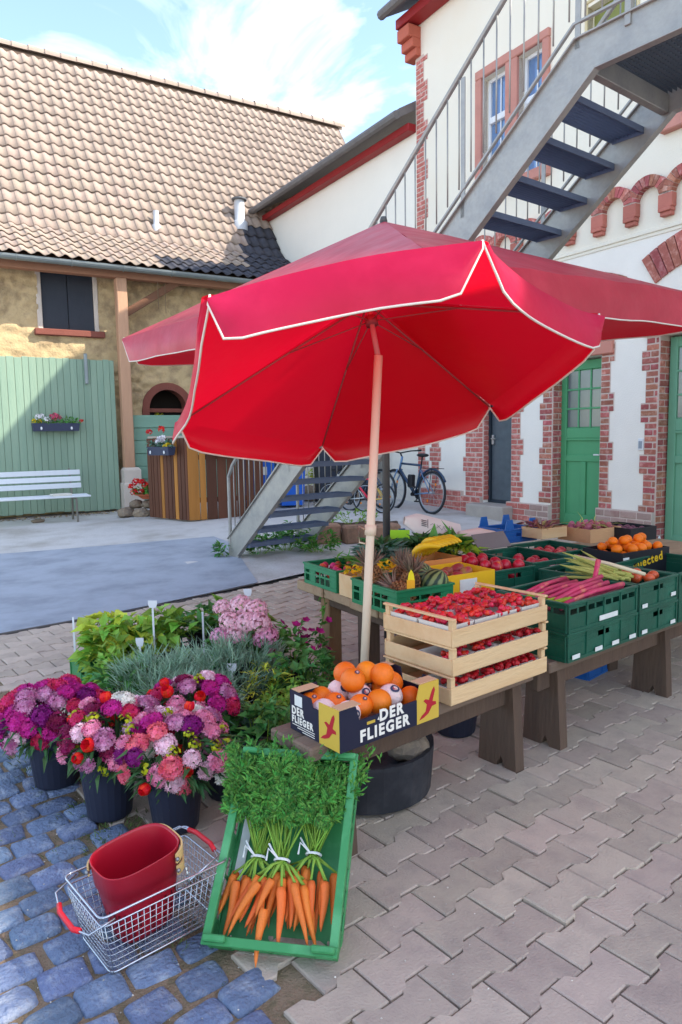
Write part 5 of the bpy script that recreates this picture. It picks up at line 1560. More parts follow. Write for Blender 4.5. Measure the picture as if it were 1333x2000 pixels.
# peaches, potatoes, apples in the dark crates
pe = ball_mesh('nectarine', .036, M_peach); ap = ball_mesh('apple', .036, M_apple, (1, 1, .9)); po_ = ball_mesh('potato', .033, M_potato, (1.25, 1, .85))
fruit_set('nectarine', pe, 'red and yellow nectarine in the dark green crate', 'nectarine', 'nectarines in the dark crate', fill(tpt, .72, 1.0, .55, 1.0, TZ + .045, 20, .037, 2))
fruit_set('potato', po_, 'earthy brown potato in the crate with the torn sticker', 'potato', 'potatoes in the dark crate', fill(tpt, 1.05, 1.20, .55, .98, TZ + .04, 9, .036, 1))
fruit_set('apple', ap, 'red apple lying beside the potatoes', 'apple', 'apples beside the potatoes', fill(tpt, 1.21, 1.38, .55, .98, TZ + .05, 9, .037, 1))
fruit_set('apple', ap, 'red apple in the crate beside the asparagus', 'apple', 'apples beside the asparagus', fill(tpt, 1.43, 1.79, .42, .80, TZ + .05, 22, .037, 1))
tom = ball_mesh('tomato', .03, mat('tomato_skin', S(214, 92, 48), .3, .1, 14, rnd=.1, coat=.2), (1, 1, .85))
fruit_set('tomato', tom, 'orange tomato in the asparagus crate', 'tomato', 'tomatoes in the asparagus crate', fill(lambda u, v, z: bpt(u, v, z), 2.14, 2.37, -.48, -.04, BZ + .23, 14, .032, 1))
# asparagus and rhubarb: stalks
M_asp = mat('asparagus', S(164, 172, 88), .55, .14, 12, island=.2, hue=.03)
M_rhu = mat('rhubarb', S(198, 58, 78), .45, .2, 14, island=.25, hue=.02, col2=S(214, 150, 110), thr=(.55, .72), stretch=(1, 1, 1))
asp = thing('asparagus_bunch', 'heap of pale green asparagus spears lying across the crate', 'asparagus', bpt(2.02, -.16, BZ + .27), BTH)
for k in range(30):
    m = MB(); a = radians(100 + U_(-28, 28)); L = U_(.24, .32)
    p = Vector((U_(-.02, .16), U_(-.05, .06), U_(-.01, .05))); d = Vector((cos(a), sin(a), U_(-.05, .28)))
    m.tube([p, p + d * L * .75, p + d * L], [.008, .0075, .002], 6)
    for q in range(5): m.leaf(p + d * L * (.72 + .05 * q), d + Vector((U_(-.3, .3), U_(-.3, .3), U_(-.1, .3))), .018, .010)
    m.build('spear', M_asp, asp)
rh = thing('rhubarb_bundle', 'bundle of pink rhubarb stalks in the upper dark green crate', 'rhubarb', bpt(1.40, -.06, BZ + .22), BTH)
for k in range(16):
    m = MB(); y = .02 + U_(0, .26); z = U_(-.01, .06); L = U_(.36, .5); x = U_(0, .08); c = U_(-.06, .06)
    m.tube([(x, y, z), (x + L * .5, y + c * .5, z + .03), (x + L, y + c, z + U_(0, .05))], [.011, .012, .013], 7); m.build('stalk', M_rhu, rh, smooth=True)
m = MB(); m.tube([(.40, .10, .02), (.46, .12, .10), (.50, .13, .17)], [.012, .013, .014], 7); m.build('stalk', M_rhu, rh, smooth=True)
for k in range(14):
    m = MB(); y = .02 + U_(0, .2); m.tube([(-.02, y, .02 + U_(0, .03)), (.14, y + U_(-.02, .02), .04)], [.007, .006], 6); m.build('celery_stalk', M_leafy, rh)
tag(link('leek', (lambda b: b.mesh('leek', mat('leek_white', S(222, 206, 170), .6, .1, 10), True))(MB().tube([(0, 0, 0), (.2, .01, -.02), (.40, 0, -.05)], [.014, .012, .010], 8)), None, bpt(2.10, -.46, BZ + .35), (0, 0, BTH - pi / 2 + .1)), 'pale leek stalk lying over the asparagus crate', 'leek')
# greens at the back: kale, chard, spring onions
for k, (u, v, z, n, L, W, mt, lab) in enumerate([
    (.42, .30, .14, 170, .11, .055, M_leafg, 'curly blue green kale bunch beside the radish crate'),
    (.55, .16, .15, 150, .11, .055, M_leafd, 'dark kale bunch at the back edge of the table'),
    (.80, .22, .14, 170, .13, .075, M_leafd, 'glossy dark spinach heap in front of the white paper bag'),
    (1.0, .22, .14, 150, .13, .075, M_leafm, 'mid green chard leaves beside the paper bag'),
    (1.0, .38, .12, 60, .13, .07, M_leafy, 'pale lettuce leaves next to the bananas'),
    (.30, .36, .10, 60, .12, .03, M_leafm, 'bunch of green onion tops behind the radishes')]):
    bunch('leafy_greens', lab, 'vegetables', tpt(u, v, TZ + z), n, L, W, mt, .09, droop=.6)
on = ball_mesh('onion', .034, mat('onion_skin', S(206, 142, 116), .5, .1, 10, rnd=.1, stretch=(4, 4, .5)), (1, 1, .95))
fruit_set('onion', on, 'pinkish spring onion bulb in front of the kale', 'onion', 'onion bulbs by the kale', [tpt(.46 + .05 * (k % 3), .44 + .04 * (k // 3), TZ + .10 + .02 * (k % 2)) for k in range(7)])
crate('produce_crate', 'green crate under the heaps of kale and spinach', tpt(.40, .48, TZ), TTH, .62, .46, .11, M_cdark, 'solid')
# paper bag with print
M_bag = mat('paper_bag', S(226, 216, 206), .85, .05, 5, .25, 14)
bag = thing('paper_bag', 'white printed paper bag lying across the vegetable crates', 'bag', tpt(1.06, .02, TZ + .25), TTH, rot=(radians(56), radians(16), TTH + radians(-16)))
m = MB(); nx2, ny2 = 14, 6
for sgn in (1, -1):
    for i in range(nx2 + 1):
        for j in range(ny2 + 1):
            x = -.22 + .44 * i / nx2; y = -.085 + .17 * j / ny2; e = max(0, 1 - (2 * j / ny2 - 1) ** 2) ** .5
            w = 1 if x > -.12 else .35 + .65 * (x + .22) / .10
            m.v.append((x, y * w, sgn * (.022 * e * (1 - abs(x) * 1.2) + .001) + .006 * nz(x * 14, y * 14, sgn)))
n2 = (nx2 + 1) * (ny2 + 1)
for s_ in range(2):
    for i in range(nx2):
        for j in range(ny2):
            a = s_ * n2 + i * (ny2 + 1) + j; f = (a, a + ny2 + 1, a + ny2 + 2, a + 1)
            m.f.append(f if s_ == 0 else f[::-1]); m.m.append(0)
m.build('bag', M_bag, bag, smooth=True)
M_ink = mat('grey_ink', S(92, 92, 94), .8, .1, 20)
m = MB()
for k in range(4): m.box(-.10, -.06, .02 - .014 * k, .026 - .014 * k, .0265, .0275)
m.box(-.052, -.048, -.03, .04, .0265, .0275); m.box(.12, .124, -.04, .03, .0235, .0245)
m.build('printed_basket_mark', M_ink, bag)
for k in range(3):
    m = MB(); m.tube([(-.03 + .03 * q / 3 * 2 + k * .05, .02 * sin(q * 2.1 + k), .0262) for q in range(5)], .0014, 4); m.build('printed_script', M_ink, bag)
m = MB(); m.tube([(0, 0, 0), (.14, .01, .01), (.26, .0, 0)], [.045, .05, .03], 8); 
tag(m.build('paper_roll', mat('pinkish_paper', S(226, 198, 184), .85, .05, 6, .3, 14), None, tpt(1.12, .24, TZ + .20), (0, 0, TTH - .3), smooth=True), 'rolled pinkish paper bag beside the bananas', 'paper')
# blue crates with stacking ears, wooden box, black box
def blue_crate(label, u, v, z=TZ, L=.32, W=.28, H=.10):
    o = crate('blue_crate', label, tpt(u, v, z), TTH, L, W, H, M_blue, 'solid')
    o['category'] = 'crate'
    for (x, y) in ((0, 0), (L - .09, 0), (0, W - .008), (L - .09, W - .008)):
        m = MB(); m.prism([(x, H), (x + .09, H), (x + .072, H + .07), (x + .018, H + .07)], y, y + .008, M=Matrix(((1, 0, 0, 0), (0, 0, 1, 0), (0, 1, 0, 0), (0, 0, 0, 1)))); m.build('stacking_ear', M_blue, o)
blue_crate('blue plastic crate with stacking ears behind the paper bag', 1.62, .16, TZ + .10)
blue_crate('blue plastic crate with stacking ears half hidden behind the greens', .95, .02, TZ + .05)
open_box('wooden_box', 'small pale wooden box of cherries beside the blue crate', tpt(1.78, .36, TZ + .14), TTH, .26, .2, .075, M_pale_w)
bunch('leafy_greens', 'reddish green lettuce in the small pale box', 'vegetables', tpt(1.88, .26, TZ + .20), 50, .07, .035, mat('red_lettuce', S(150, 90, 84), .6, .1, 8, island=.4, hue=.12, trans=.1), .07)
open_box('wooden_box', 'long wooden box of shallots and garlic beside the black boxes', tpt(2.10, .52, TZ + .10), TTH, .34, .3, .10, mat('tan_crate_wood', S(206, 160, 116), .8, .1, 6, .2, 50, stretch=(.25, 2, 2)))
sh_ = ball_mesh('shallot', .024, mat('shallot_skin', S(176, 96, 110), .5, .12, 10, rnd=.2, hue=.03), (1, 1, 1.2), 8, 6)
fruit_set('shallot', sh_, 'pink shallot in the long wooden box', 'shallot', 'shallots in the wooden box', fill(tpt, 2.12, 2.42, .25, .50, TZ + .15, 28, .025, 2))
m = MB()
for k in range(26):
    p = tpt(2.15 + U_(0, .22), .28 + U_(0, .2), TZ + .21); m.leaf(p, (U_(-1, 1), U_(-1, 1), U_(0, .4)), .16, .012, droop=.2)
tag(m.build('onion_leaves', M_asp), 'dry yellow shallot tops over the wooden box', 'leaves')
bb = open_box('black_box', 'open black fruit box with clear cover beside the orange box', tpt(2.36, .66, TZ + .10), TTH, .30, .34, .10, mat('black_card', S(34, 34, 38), .6, .1, 6))
fruit_set('plum', ball_mesh('plum', .026, mat('plum_skin', S(112, 60, 78), .4, .15, 10, rnd=.2)), 'dusty plum in the open black fruit box', 'plum', 'plums in the black box', fill(tpt, 2.38, 2.64, .36, .62, TZ + .14, 20, .027, 1))
sel = open_box('citrus_box', 'black fruit box lettered Selected in yellow heaped with mandarins', tpt(1.60, 1.17, TZ + .005), TTH, .46, .30, .16, mat('black_card2', S(30, 30, 36), .55, .1, 6))
lettering('Selected', .075, mat('print_yellow', S(232, 186, 34), .7, .04, 10), sel, Matrix.Translation((.085, -.0012, .045)) @ XF @ Matrix.Rotation(radians(8), 4, 'Z'), .002, 1.05)
m = MB(); m.cbox(.006, .06, -.004, -.0005, .03, .13, .0005); m.build('white_label', M_stick, sel)
mand = ball_mesh('mandarin', .033, mat('mandarin_peel', S(244, 122, 16), .4, .06, 30, .2, 300, rnd=.06), (1, 1, .86))
fruit_set('mandarin', mand, 'bright orange mandarin heaped in the black box', 'mandarin', 'mandarins in the black box', fill(tpt, 1.62, 2.04, .88, 1.16, TZ + .09, 38, .034, 2) + [tpt(1.70 + .07 * k, 1.02 + .03 * (k % 2), TZ + .215) for k in range(5)])
# grey folded card lid across the crates
m = MB(); m.cbox(0, .30, 0, .004, 0, .12, .001)
tag(m.build('card_lid', mat('grey_card', S(120, 112, 110), .8, .1, 6), None, tpt(1.06, .50, TZ + .15), (radians(-38), 0, TTH + .05)), 'grey folded cardboard lid standing in the potato crate', 'card')
# price tags
def price_tag(label, p, rz, mt, w=.05, h=.07):
    o = thing('price_tag', label, 'tag', p, rz)
    m = MB(); m.cbox(-w / 2, w / 2, -.001, .001, 0, h, .0004); m.build('card', mt, o)
    m = MB(); m.tube([(0, .003, -.1), (0, .003, h * .5)], .002, 5); m.build('stick', M_pale_w, o)
M_otag = mat('orange_tag', S(246, 176, 40), .7, .04, 8)
price_tag('orange price tag stuck among the pineapples', tpt(.06, 1.10, TZ + .12), TTH - .5, M_otag, .04, .055)
m = MB(); m.prism([(-.018, 0), (.018, 0), (.012, .035), (0, .055), (-.012, .035)], 0, .002, M=Matrix(((1, 0, 0, 0), (0, 0, 1, 0), (0, 1, 0, 0), (0, 0, 0, 1)))); 
tag(m.build('price_tag', mat('yellow_tag', S(236, 222, 40), .7, .04, 8), None, tpt(.07, 1.09, TZ + .172), (0, 0, TTH - .5)), 'yellow pointed label above the orange price tag', 'tag')
price_tag('lime green price card at the back of the kale', tpt(.72, .10, TZ + .21), TTH - .6, mat('lime_card', S(156, 206, 40), .7, .04, 8), .13, .06)
# climbing plant on the table leg
vine = thing('climbing_vine', 'leafy vine climbing the near leg of the market table', 'plant', tpt(.02, .26, 0), 0)
m = MB(); pth = []
for i in range(14):
    t = i / 13; pth.append((.02 * sin(t * 9), -.03 + .015 * cos(t * 7), .02 + t * .56))
m.tube(pth, .003, 5); m.build('stem', mat('vine_stem', S(110, 128, 60), .7, .1, 10), vine)
m = MB()
for i in range(46):
    t = random.random(); a = U_(0, 6.28); m.leaf((.02 * sin(t * 9), -.03, .02 + t * .57), (cos(a), sin(a), U_(-.3, .5)), U_(.03, .055), U_(.022, .035), droop=.4, tip=.4)
m.build('leaves', M_leafm, vine)
# ------------------------------------------------------------------ carrot crate leaning on the bench
cBL, cBR, cTL = Vector((-.425, 1.955, .018)), Vector((-.036, 1.888, .018)), Vector((-.362, 2.400, .405))
cx_ = (cBR - cBL).normalized(); cy_ = (cTL - cBL); cy_ = (cy_ - cx_ * cy_.dot(cx_)).normalized(); cz_ = cx_.cross(cy_)
CM = Matrix(((cx_.x, cy_.x, cz_.x, cBL.x), (cx_.y, cy_.y, cz_.y, cBL.y), (cx_.z, cy_.z, cz_.z, cBL.z), (0, 0, 0, 1)))
CH = .13
CM = CM @ Matrix.Translation((0, 0.012, -CH + .035))
cc = crate('carrot_crate', 'mid green plastic crate of bunched carrots leaning against the bench', (0, 0, 0), 0, .395, .595, CH, M_ccar, 'lattice', rimw=.02)
cc.matrix_world = CM
cc['category'] = 'crate'
for (x, y) in ((.0, .0), (.395 - .07, .0), (0, .575), (.395 - .07, .575)):
    m = MB(); m.cbox(x, x + .07, y, y + .02, CH + .0003, CH + .020, .004); m.build('stacking_lug', M_ccar, cc)
m = MB(); m.cbox(.02, .05, .2, .42, .018, .022, .001); tag(m.build('paper_liner', M_stick, None), 'white paper liner inside the carrot crate', 'paper').matrix_world = CM
M_carrot = mat('carrot_skin', S(230, 118, 48), .5, .10, 14, .25, 60, rnd=.1, hue=.008, stretch=(1, 1, 3))
M_cstem = mat('carrot_stem', S(132, 170, 62), .55, .1, 12, island=.25, hue=.02)
M_cfern = mat('carrot_fern', S(84, 142, 56), .6, .15, 12, island=.5, hue=.03, trans=.25)
carm = []
for k in range(5):
    b = MB(); L = 1.0; path = []; R = []; cv = U_(-.05, .05)
    for i in range(11):
        t = i / 10; path.append((cv * sin(pi * t), 0.02 * sin(t * 5 + k), -t)); R.append((.098 * (1 - t) ** .62 * (1 + .03 * sin(i * 2.3)) + .006) * (.75 if i == 0 else 1))
    b.tube(path, R, 10); carm.append(b.mesh('carrot', M_carrot, True))
def carrot_bunch(label, x, y, n, fan, seed, L0=.150, base_z=.05):
    random.seed(seed)
    o = thing('carrot_bunch', label, 'carrots', (0, 0, 0)); o.matrix_world = CM @ Matrix.Translation((x, y, base_z))
    for k in range(n):
        t = (k + .5) / n - .5; lay = k % 3
        a = t * fan + U_(-.2, .2); L = L0 * U_(.72, 1.18)
        c = link('carrot', carm[k % 5], o)
        px_, py_ = t * .17 + U_(-.008, .008), -.042 - .016 * lay + U_(-.012, .012)
        # carrot mesh points along -z: turn to -y
        c.matrix_local = Matrix.Translation((px_, py_, .004 + .022 * lay)) @ Matrix.Rotation(a, 4, 'Z') @ Matrix.Rotation(radians(-90 + (4 if lay else 0)), 4, 'X') @ Matrix.Rotation(U_(0, 6.28), 4, 'Z') @ Matrix.Diagonal((L0 * U_(.8, 1.12), L0 * U_(.8, 1.12), L, 1))
        m = MB()
        for q in range(3): m.tube([(px_ + U_(-.004, .004), py_ + .004, .004 + .022 * lay), ((px_ * .45) + U_(-.006, .006), -.02, .02 + .012 * lay), (U_(-.012, .012), .0, .026 + U_(-.008, .012))], .0028, 5)
        m.build('stalk', M_cstem, o, smooth=True)
    m = MB(); m.tube([(.024 * cos(a), .0, .026 + .02 * sin(a)) for a in [i * 2 * pi / 12 for i in range(12)]], .004, 5, closed=True)
    for q in range(2): m.tube([(-.01, 0, .046), (-.03 - .01 * q, .02, .058 + .01 * q), (-.045, .05 * (1 - q) - .01, .05)], .003, 5)
    m.build('white_tie', mat('white_tie', S(230, 230, 226), .6, .05, 20), o)
    m = MB(); f = MB()
    for q in range(34):
        a = U_(-.5, .5); L = U_(.20, .36); lift = U_(.0, .30)
        p0 = Vector((U_(-.014, .014), 0, .026 + U_(-.012, .014))); d = Vector((sin(a), cos(a), lift)).normalized()
        pts = [p0 + d * (L * s_) + Vector((0, 0, -.10 * (L * s_) * (s_))) for s_ in (0, .35, .7, 1.0)]
        m.tube(pts, [.0026, .0022, .0018, .001], 4)
        for w in range(26):
            s_ = U_(.55, 1.05); c_ = p0 + d * (L * s_) + Vector((U_(-.03, .03), U_(-.03, .03), U_(-.01, .035) - .1 * L * s_ * s_))
            dd = (d * U_(.2, 1) + Vector((U_(-1, 1), U_(-.6, .8), U_(-.2, .8)))).normalized()
            for h in range(3):
                f.leaf(c_ + dd * (.009 * h), dd + Vector((U_(-.8, .8), U_(-.8, .8), U_(-.5, .5))), U_(.016, .030), U_(.005, .009), fold=.2, droop=.2)
    m.build('stems', M_cstem, o, smooth=True); f.build('fern_tops', M_cfern, o)
carrot_bunch('left bunch of carrots fanned out with a white tie' if False else 'bunch of slim carrots fanning beside the paper liner', .105, .262, 11, .75, 11, base_z=.04)
carrot_bunch('large bunch of carrots tied with white string in the crate middle', .190, .250, 14, .95, 12, base_z=.07)
carrot_bunch('bunch of carrots along the lattice side nearest the bench leg', .282, .285, 10, .35, 13, base_z=.04)
random.seed(21)
m = MB()
def frond(x, y, z, d, L, n=13):
    p = Vector((x, y, z)); d = Vector(d).normalized(); side = d.cross(Vector((0, 0, 1)))
    side = side.normalized() if side.length > .05 else Vector((1, 0, 0)); nn = side.cross(d)
    for k in range(n):
        t = (k + 1) / n; c = p + d * L * t - Vector((0, 0, .35)) * L * t * t; w = sin(pi * min(1, .18 + t * .86)) * L * .42
        for sg in (-1, 1):
            dd = side * sg + d * .7 + nn * U_(-.3, .4)
            m.leaf(c, dd, w * U_(.7, 1.2) + .006, .0085, fold=.2, droop=.35, tip=.45)
            m.leaf(c + dd.normalized() * w * .45, d + side * sg * .3 + nn * U_(-.4, .4), w * .55 + .004, .007, fold=.2, droop=.35)
for k in range(135):
    x, y = U_(.03, .345), U_(.37, .54)
    z = .075 + .075 * (1 - ((x - .2) / .24) ** 2) * U_(.5, 1.1) + .03 * nz(x * 9, y * 9, 2) - max(0, y - .48) * .3
    frond(x, y, z, (U_(-1, 1) - max(0, x - .27) * 6, U_(-.5, 1), U_(.0, .8)), U_(.05, .095))
for k in range(26):
    frond(U_(-.01, .05), U_(.36, .58), .10 + U_(0, .04), (U_(-1, .1), U_(-.8, .6), U_(-.2, .5)), U_(.05, .08))
ft = m.build('carrot_greens', M_cfern, None); ft.matrix_world = CM
tag(ft, 'dense ferny carrot greens filling the upper half of the crate', 'carrot greens')
c = link('carrot', carm[0], None); c.matrix_world = CM @ Matrix.Translation((.165, .105, .118)) @ Matrix.Rotation(radians(-84), 4, 'X') @ Matrix.Scale(.15, 4)
tag(c, 'single thin carrot poking over the lower crate edge', 'carrot')

# ------------------------------------------------------------------ wire basket with a red basket inside
M_wire = mat('chromed_wire', S(186, 192, 200), .25, .05, 8, metal=.85)
M_redp = mat('red_plastic', S(170, 18, 40), .35, .06, 6, spec=.5)
M_tan = mat('tan_handle', S(222, 186, 122), .5, .05, 8)
wt = [gz(123, 1722, .205), gz(205, 1793, .205), gz(440, 1690, .205), gz(352, 1618, .205)]
wc = sum(wt, Vector()) / 4; wc.z = 0
ux = ((wt[2] - wt[1]) + (wt[3] - wt[0])); ux.z = 0; ux.normalize(); uy = Vector((-ux.y, ux.x, 0))
WRZ = atan2(ux.y, ux.x)
WL, WW, WH = .415, .27, .195
wb = thing('wire_basket', 'chromed wire shopping basket with red grips standing on the cobbles', 'basket', (wc.x - .0, wc.y + .02, .008), WRZ)
def wring(z, s=None):
    t = z / WH; sx, sy = (.84 + .16 * t) * WL / 2, (.80 + .20 * t) * WW / 2; r = .02
    pts = []
    for cxs, cys, a0 in ((1, 1, 0), (-1, 1, pi / 2), (-1, -1, pi), (1, -1, 3 * pi / 2)):
        for q in range(4):
            a = a0 + q * pi / 6; pts.append((cxs * (sx - r) + r * cos(a), cys * (sy - r) + r * sin(a), z))
    return pts
for z, r in ((WH, .0036), (WH - .03, .0028), (.0, .0032)):
    m = MB(); m.tube(wring(z), r, 6, closed=True); m.build('frame_wire', M_wire, wb, smooth=True)
m = MB()
for z in [WH - .03 - .021 * k for k in range(1, 8)]: m.tube(wring(z), .0014, 4, closed=True)
m.build('side_wires', M_wire, wb, smooth=True)
m = MB()
nxw, nyw = 20, 12
for k in range(nxw + 1):
    a = -1 + 2 * k / nxw; a *= .96
    top = lambda s_: (a * WL / 2, s_ * WW / 2, WH - .03); 
    t0 = .84 + .16 * (WH - .03) / WH
    pth = [(a * WL / 2 * t0, -WW / 2 * (.8 + .2 * (WH - .03) / WH), WH - .03), (a * WL / 2 * .84, -WW / 2 * .80, 0), (a * WL / 2 * .84, WW / 2 * .80, 0), (a * WL / 2 * t0, WW / 2 * (.8 + .2 * (WH - .03) / WH), WH - .03)]
    m.tube(pth, .0013, 4)
for k in range(nyw + 1):
    a = (-1 + 2 * k / nyw) * .95; t0 = .8 + .2 * (WH - .03) / WH; t1 = .84 + .16 * (WH - .03) / WH
    m.tube([(-WL / 2 * t1, a * WW / 2 * t0, WH - .03), (-WL / 2 * .84, a * WW / 2 * .8, 0), (WL / 2 * .84, a * WW / 2 * .8, 0), (WL / 2 * t1, a * WW / 2 * t0, WH - .03)], .0013, 4)
m.build('mesh_wires', M_wire, wb, smooth=True)
# folded handles with red grips, one hanging outside the left end, one over the right end
hl_ = MB(); hl_.tube([(-WL / 2 + .04, -WW / 2 - .004, WH - .012), (-WL / 2 - .03, -WW / 2 + .01, WH - .035), (-WL / 2 - .045, -.05, WH - .05), (-WL / 2 - .045, .05, WH - .05), (-WL / 2 - .03, WW / 2 - .01, WH - .035), (-WL / 2 + .04, WW / 2 + .004, WH - .012)], .003, 6)
h1 = hl_.build('handle', M_wire, wb, smooth=True)
m = MB(); m.tube([(-WL / 2 - .037, -.078, WH - .044), (-WL / 2 - .046, -.05, WH - .05), (-WL / 2 - .046, .05, WH - .05), (-WL / 2 - .037, .078, WH - .044)], .008, 8); m.build('grip', mat('red_grip', S(206, 30, 44), .4, .05, 8), h1, smooth=True)
hr_ = MB(); hr_.tube([(WL / 2 - .14, -WW / 2 - .004, WH - .005), (WL / 2 - .03, -WW / 2 + .015, WH + .014), (WL / 2 - .01, -.05, WH + .016), (WL / 2 - .01, .05, WH + .016), (WL / 2 - .03, WW / 2 - .015, WH + .014), (WL / 2 - .14, WW / 2 + .004, WH - .005)], .003, 6)
h2 = hr_.build('handle', M_wire, wb, smooth=True)
m = MB(); m.tube([(WL / 2 - .018, -.08, WH + .015), (WL / 2 - .009, -.045, WH + .016), (WL / 2 - .009, .045, WH + .016), (WL / 2 - .018, .08, WH + .015)], .008, 8); m.build('grip', MATS['red_grip'], h2, smooth=True)
# red plastic basket, superellipse sections
rb = thing('red_basket', 'deep red plastic basket with tan strap handles inside the wire basket', 'basket', (0, 0, 0)); 
rp = Vector((wc.x, wc.y + .02, 0)) + ux * -.012 + uy * .022
rb.location = (rp.x, rp.y, .018); rb.rotation_euler = (radians(3), radians(-5), WRZ + .03)
def sring(a, b, z, n=36, e=3.2):
    return [(math.copysign(abs(cos(t)) ** (2 / e), cos(t)) * a, math.copysign(abs(sin(t)) ** (2 / e), sin(t)) * b, z) for t in [2 * pi * k / n for k in range(n)]]
RH = .255; n = 36
rows = [(.086, .062, 0), (.094, .068, .02), (.112, .084, .14), (.118, .089, .175), (.122, .093, .178), (.126, .097, RH - .004), (.128, .099, RH), (.124, .095, RH), (.121, .092, RH - .006), (.115, .086, .17), (.108, .080, .135), (.09, .064, .022), (.08, .056, .012)]
m = MB()
for a, b, z in rows: m.v += sring(a, b, z, n)
for r in range(len(rows) - 1):
    for i in range(n): m.f.append((r * n + i, r * n + (i + 1) % n, (r + 1) * n + (i + 1) % n, (r + 1) * n + i)); m.m.append(0)
m.f.append(tuple(range(n))[::-1]); m.m.append(0); m.f.append(tuple((len(rows) - 1) * n + i for i in range(n))); m.m.append(0)
m.build('body', M_redp, rb, smooth=True)
# straps folded down around the rim
def strap(zc, side, tilt, name='strap_handle', ts=None):
    m = MB(); a, b = .131, .102; N = 20; w = .015
    ts = ts if ts else [radians(-62) + radians(124) * k / N for k in range(N + 1)] if side > 0 else [radians(118) + radians(124) * k / N for k in range(N + 1)]
    e = 3.2
    for t in ts:
        x = math.copysign(abs(cos(t)) ** (2 / e), cos(t)); y = math.copysign(abs(sin(t)) ** (2 / e), sin(t))
        zz = zc + tilt * (abs(x) - .6)
        m.v += [(x * a, y * b, zz - w), (x * (a + .005), y * (b + .005), zz - w), (x * (a + .005), y * (b + .005), zz + w), (x * a, y * b, zz + w)]
    for k in range(N):
        for q in range(4): m.f.append((k * 4 + q, k * 4 + (q + 1) % 4, k * 4 + 4 + (q + 1) % 4, k * 4 + 4 + q)); m.m.append(0)
    m.f.append((3, 2, 1, 0)); m.m.append(0); m.f.append(tuple(N * 4 + q for q in range(4))); m.m.append(0)
    s_ = m.build(name, M_tan, rb)
    for t in (ts[0], ts[-1]):
        x = math.copysign(abs(cos(t)) ** (2 / e), cos(t)); y = math.copysign(abs(sin(t)) ** (2 / e), sin(t))
        q = MB(); q.ball((x * (a + .006), y * (b + .006), zc + tilt * (abs(x) - .6)), .007, 8, 6); q.build('rivet', mat('rivet', S(150, 150, 150), .4, .05, 8, metal=.7), s_, smooth=True)
strap(RH - .028, 1, .02); strap(RH - .066, 1, -.02); strap(RH - .030, -1, 0, ts=[radians(98 + 3.2 * k) for k in range(21)])
m = MB()
for k in range(7): m.tube([(.118 + .004 * sin(k), -.075 - .004 * k, .18 - .012 * k), (.121, -.078 - .004 * k, .172 - .012 * k)], .004, 5)
m.build('chain', M_wire, rb)
# perforated rows: small slots around the lower wall
for r_ in range(3):
    m = MB()
    for k in range(26):
        t = 2 * pi * (k + .5) / 26; e = 3.2
        x = math.copysign(abs(cos(t)) ** (2 / e), cos(t)); y = math.copysign(abs(sin(t)) ** (2 / e), sin(t)); z = .035 + .035 * r_; f_ = .0965 + (z - .02) * .155; g_ = .0705 + (z - .02) * .14
        d = Vector((-y, x, 0)).normalized() * .0035
        p = Vector((x * f_, y * g_, z)); m.add([p - d - Vector((0, 0, .012)), p + d - Vector((0, 0, .012)), p + d + Vector((0, 0, .012)), p - d + Vector((0, 0, .012))], [(0, 1, 2, 3)])
    kind(m.build('slots', mat('slot_dark', S(92, 8, 24), .6, .05, 8), rb), 'stuff')
random.seed(31)
# ------------------------------------------------------------------ flower buckets
random.seed(41)
M_bucket = mat('navy_bucket_plastic', S(38, 42, 58), .45, .1, 5, .05, 30, rnd=.08)
def bucket(label, p, r=.115, h=.27):
    o = thing('flower_bucket', label, 'bucket', (p[0], p[1], tz(p[0], p[1]) + .003), 0)
    m = MB(); m.lathe([(0, .002), (r * .74, .002), (r * .77, .01), (r * .98, h - .02), (r * 1.03, h - .018), (r * 1.03, h), (r * .97, h), (r * .94, h - .03), (r * .74, .02), (0, .02)], 24); m.build('bucket', M_bucket, o, smooth=False)
    return o
def petal(name, c, c2=None, **k):
    return mat(name, S(*c), .6, .10, 20, island=.22, hue=.012, trans=.22, col2=S(*c2) if c2 else None, thr=(.35, .85), **k)
PET = {
    'magenta': petal('petal_magenta', (186, 10, 122), (214, 60, 160)), 'purple': petal('petal_purple', (140, 12, 120), (110, 6, 80)),
    'crimson': petal('petal_crimson', (196, 18, 78), (222, 70, 120)), 'wine': petal('petal_wine', (120, 8, 60), (160, 20, 90)),
    'pink': petal('petal_pink', (232, 120, 160), (244, 190, 206)), 'pale': petal('petal_pale_pink', (240, 190, 206), (248, 226, 230)),
    'coral': petal('petal_coral', (232, 84, 110), (244, 150, 160)), 'white': petal('petal_white', (236, 232, 220)),
    'mauve': petal('petal_mauve', (176, 70, 130), (238, 196, 216)), 'red': petal('petal_red', (226, 36, 24), (240, 84, 30)), 'lime': petal('petal_lime', (176, 182, 26))}
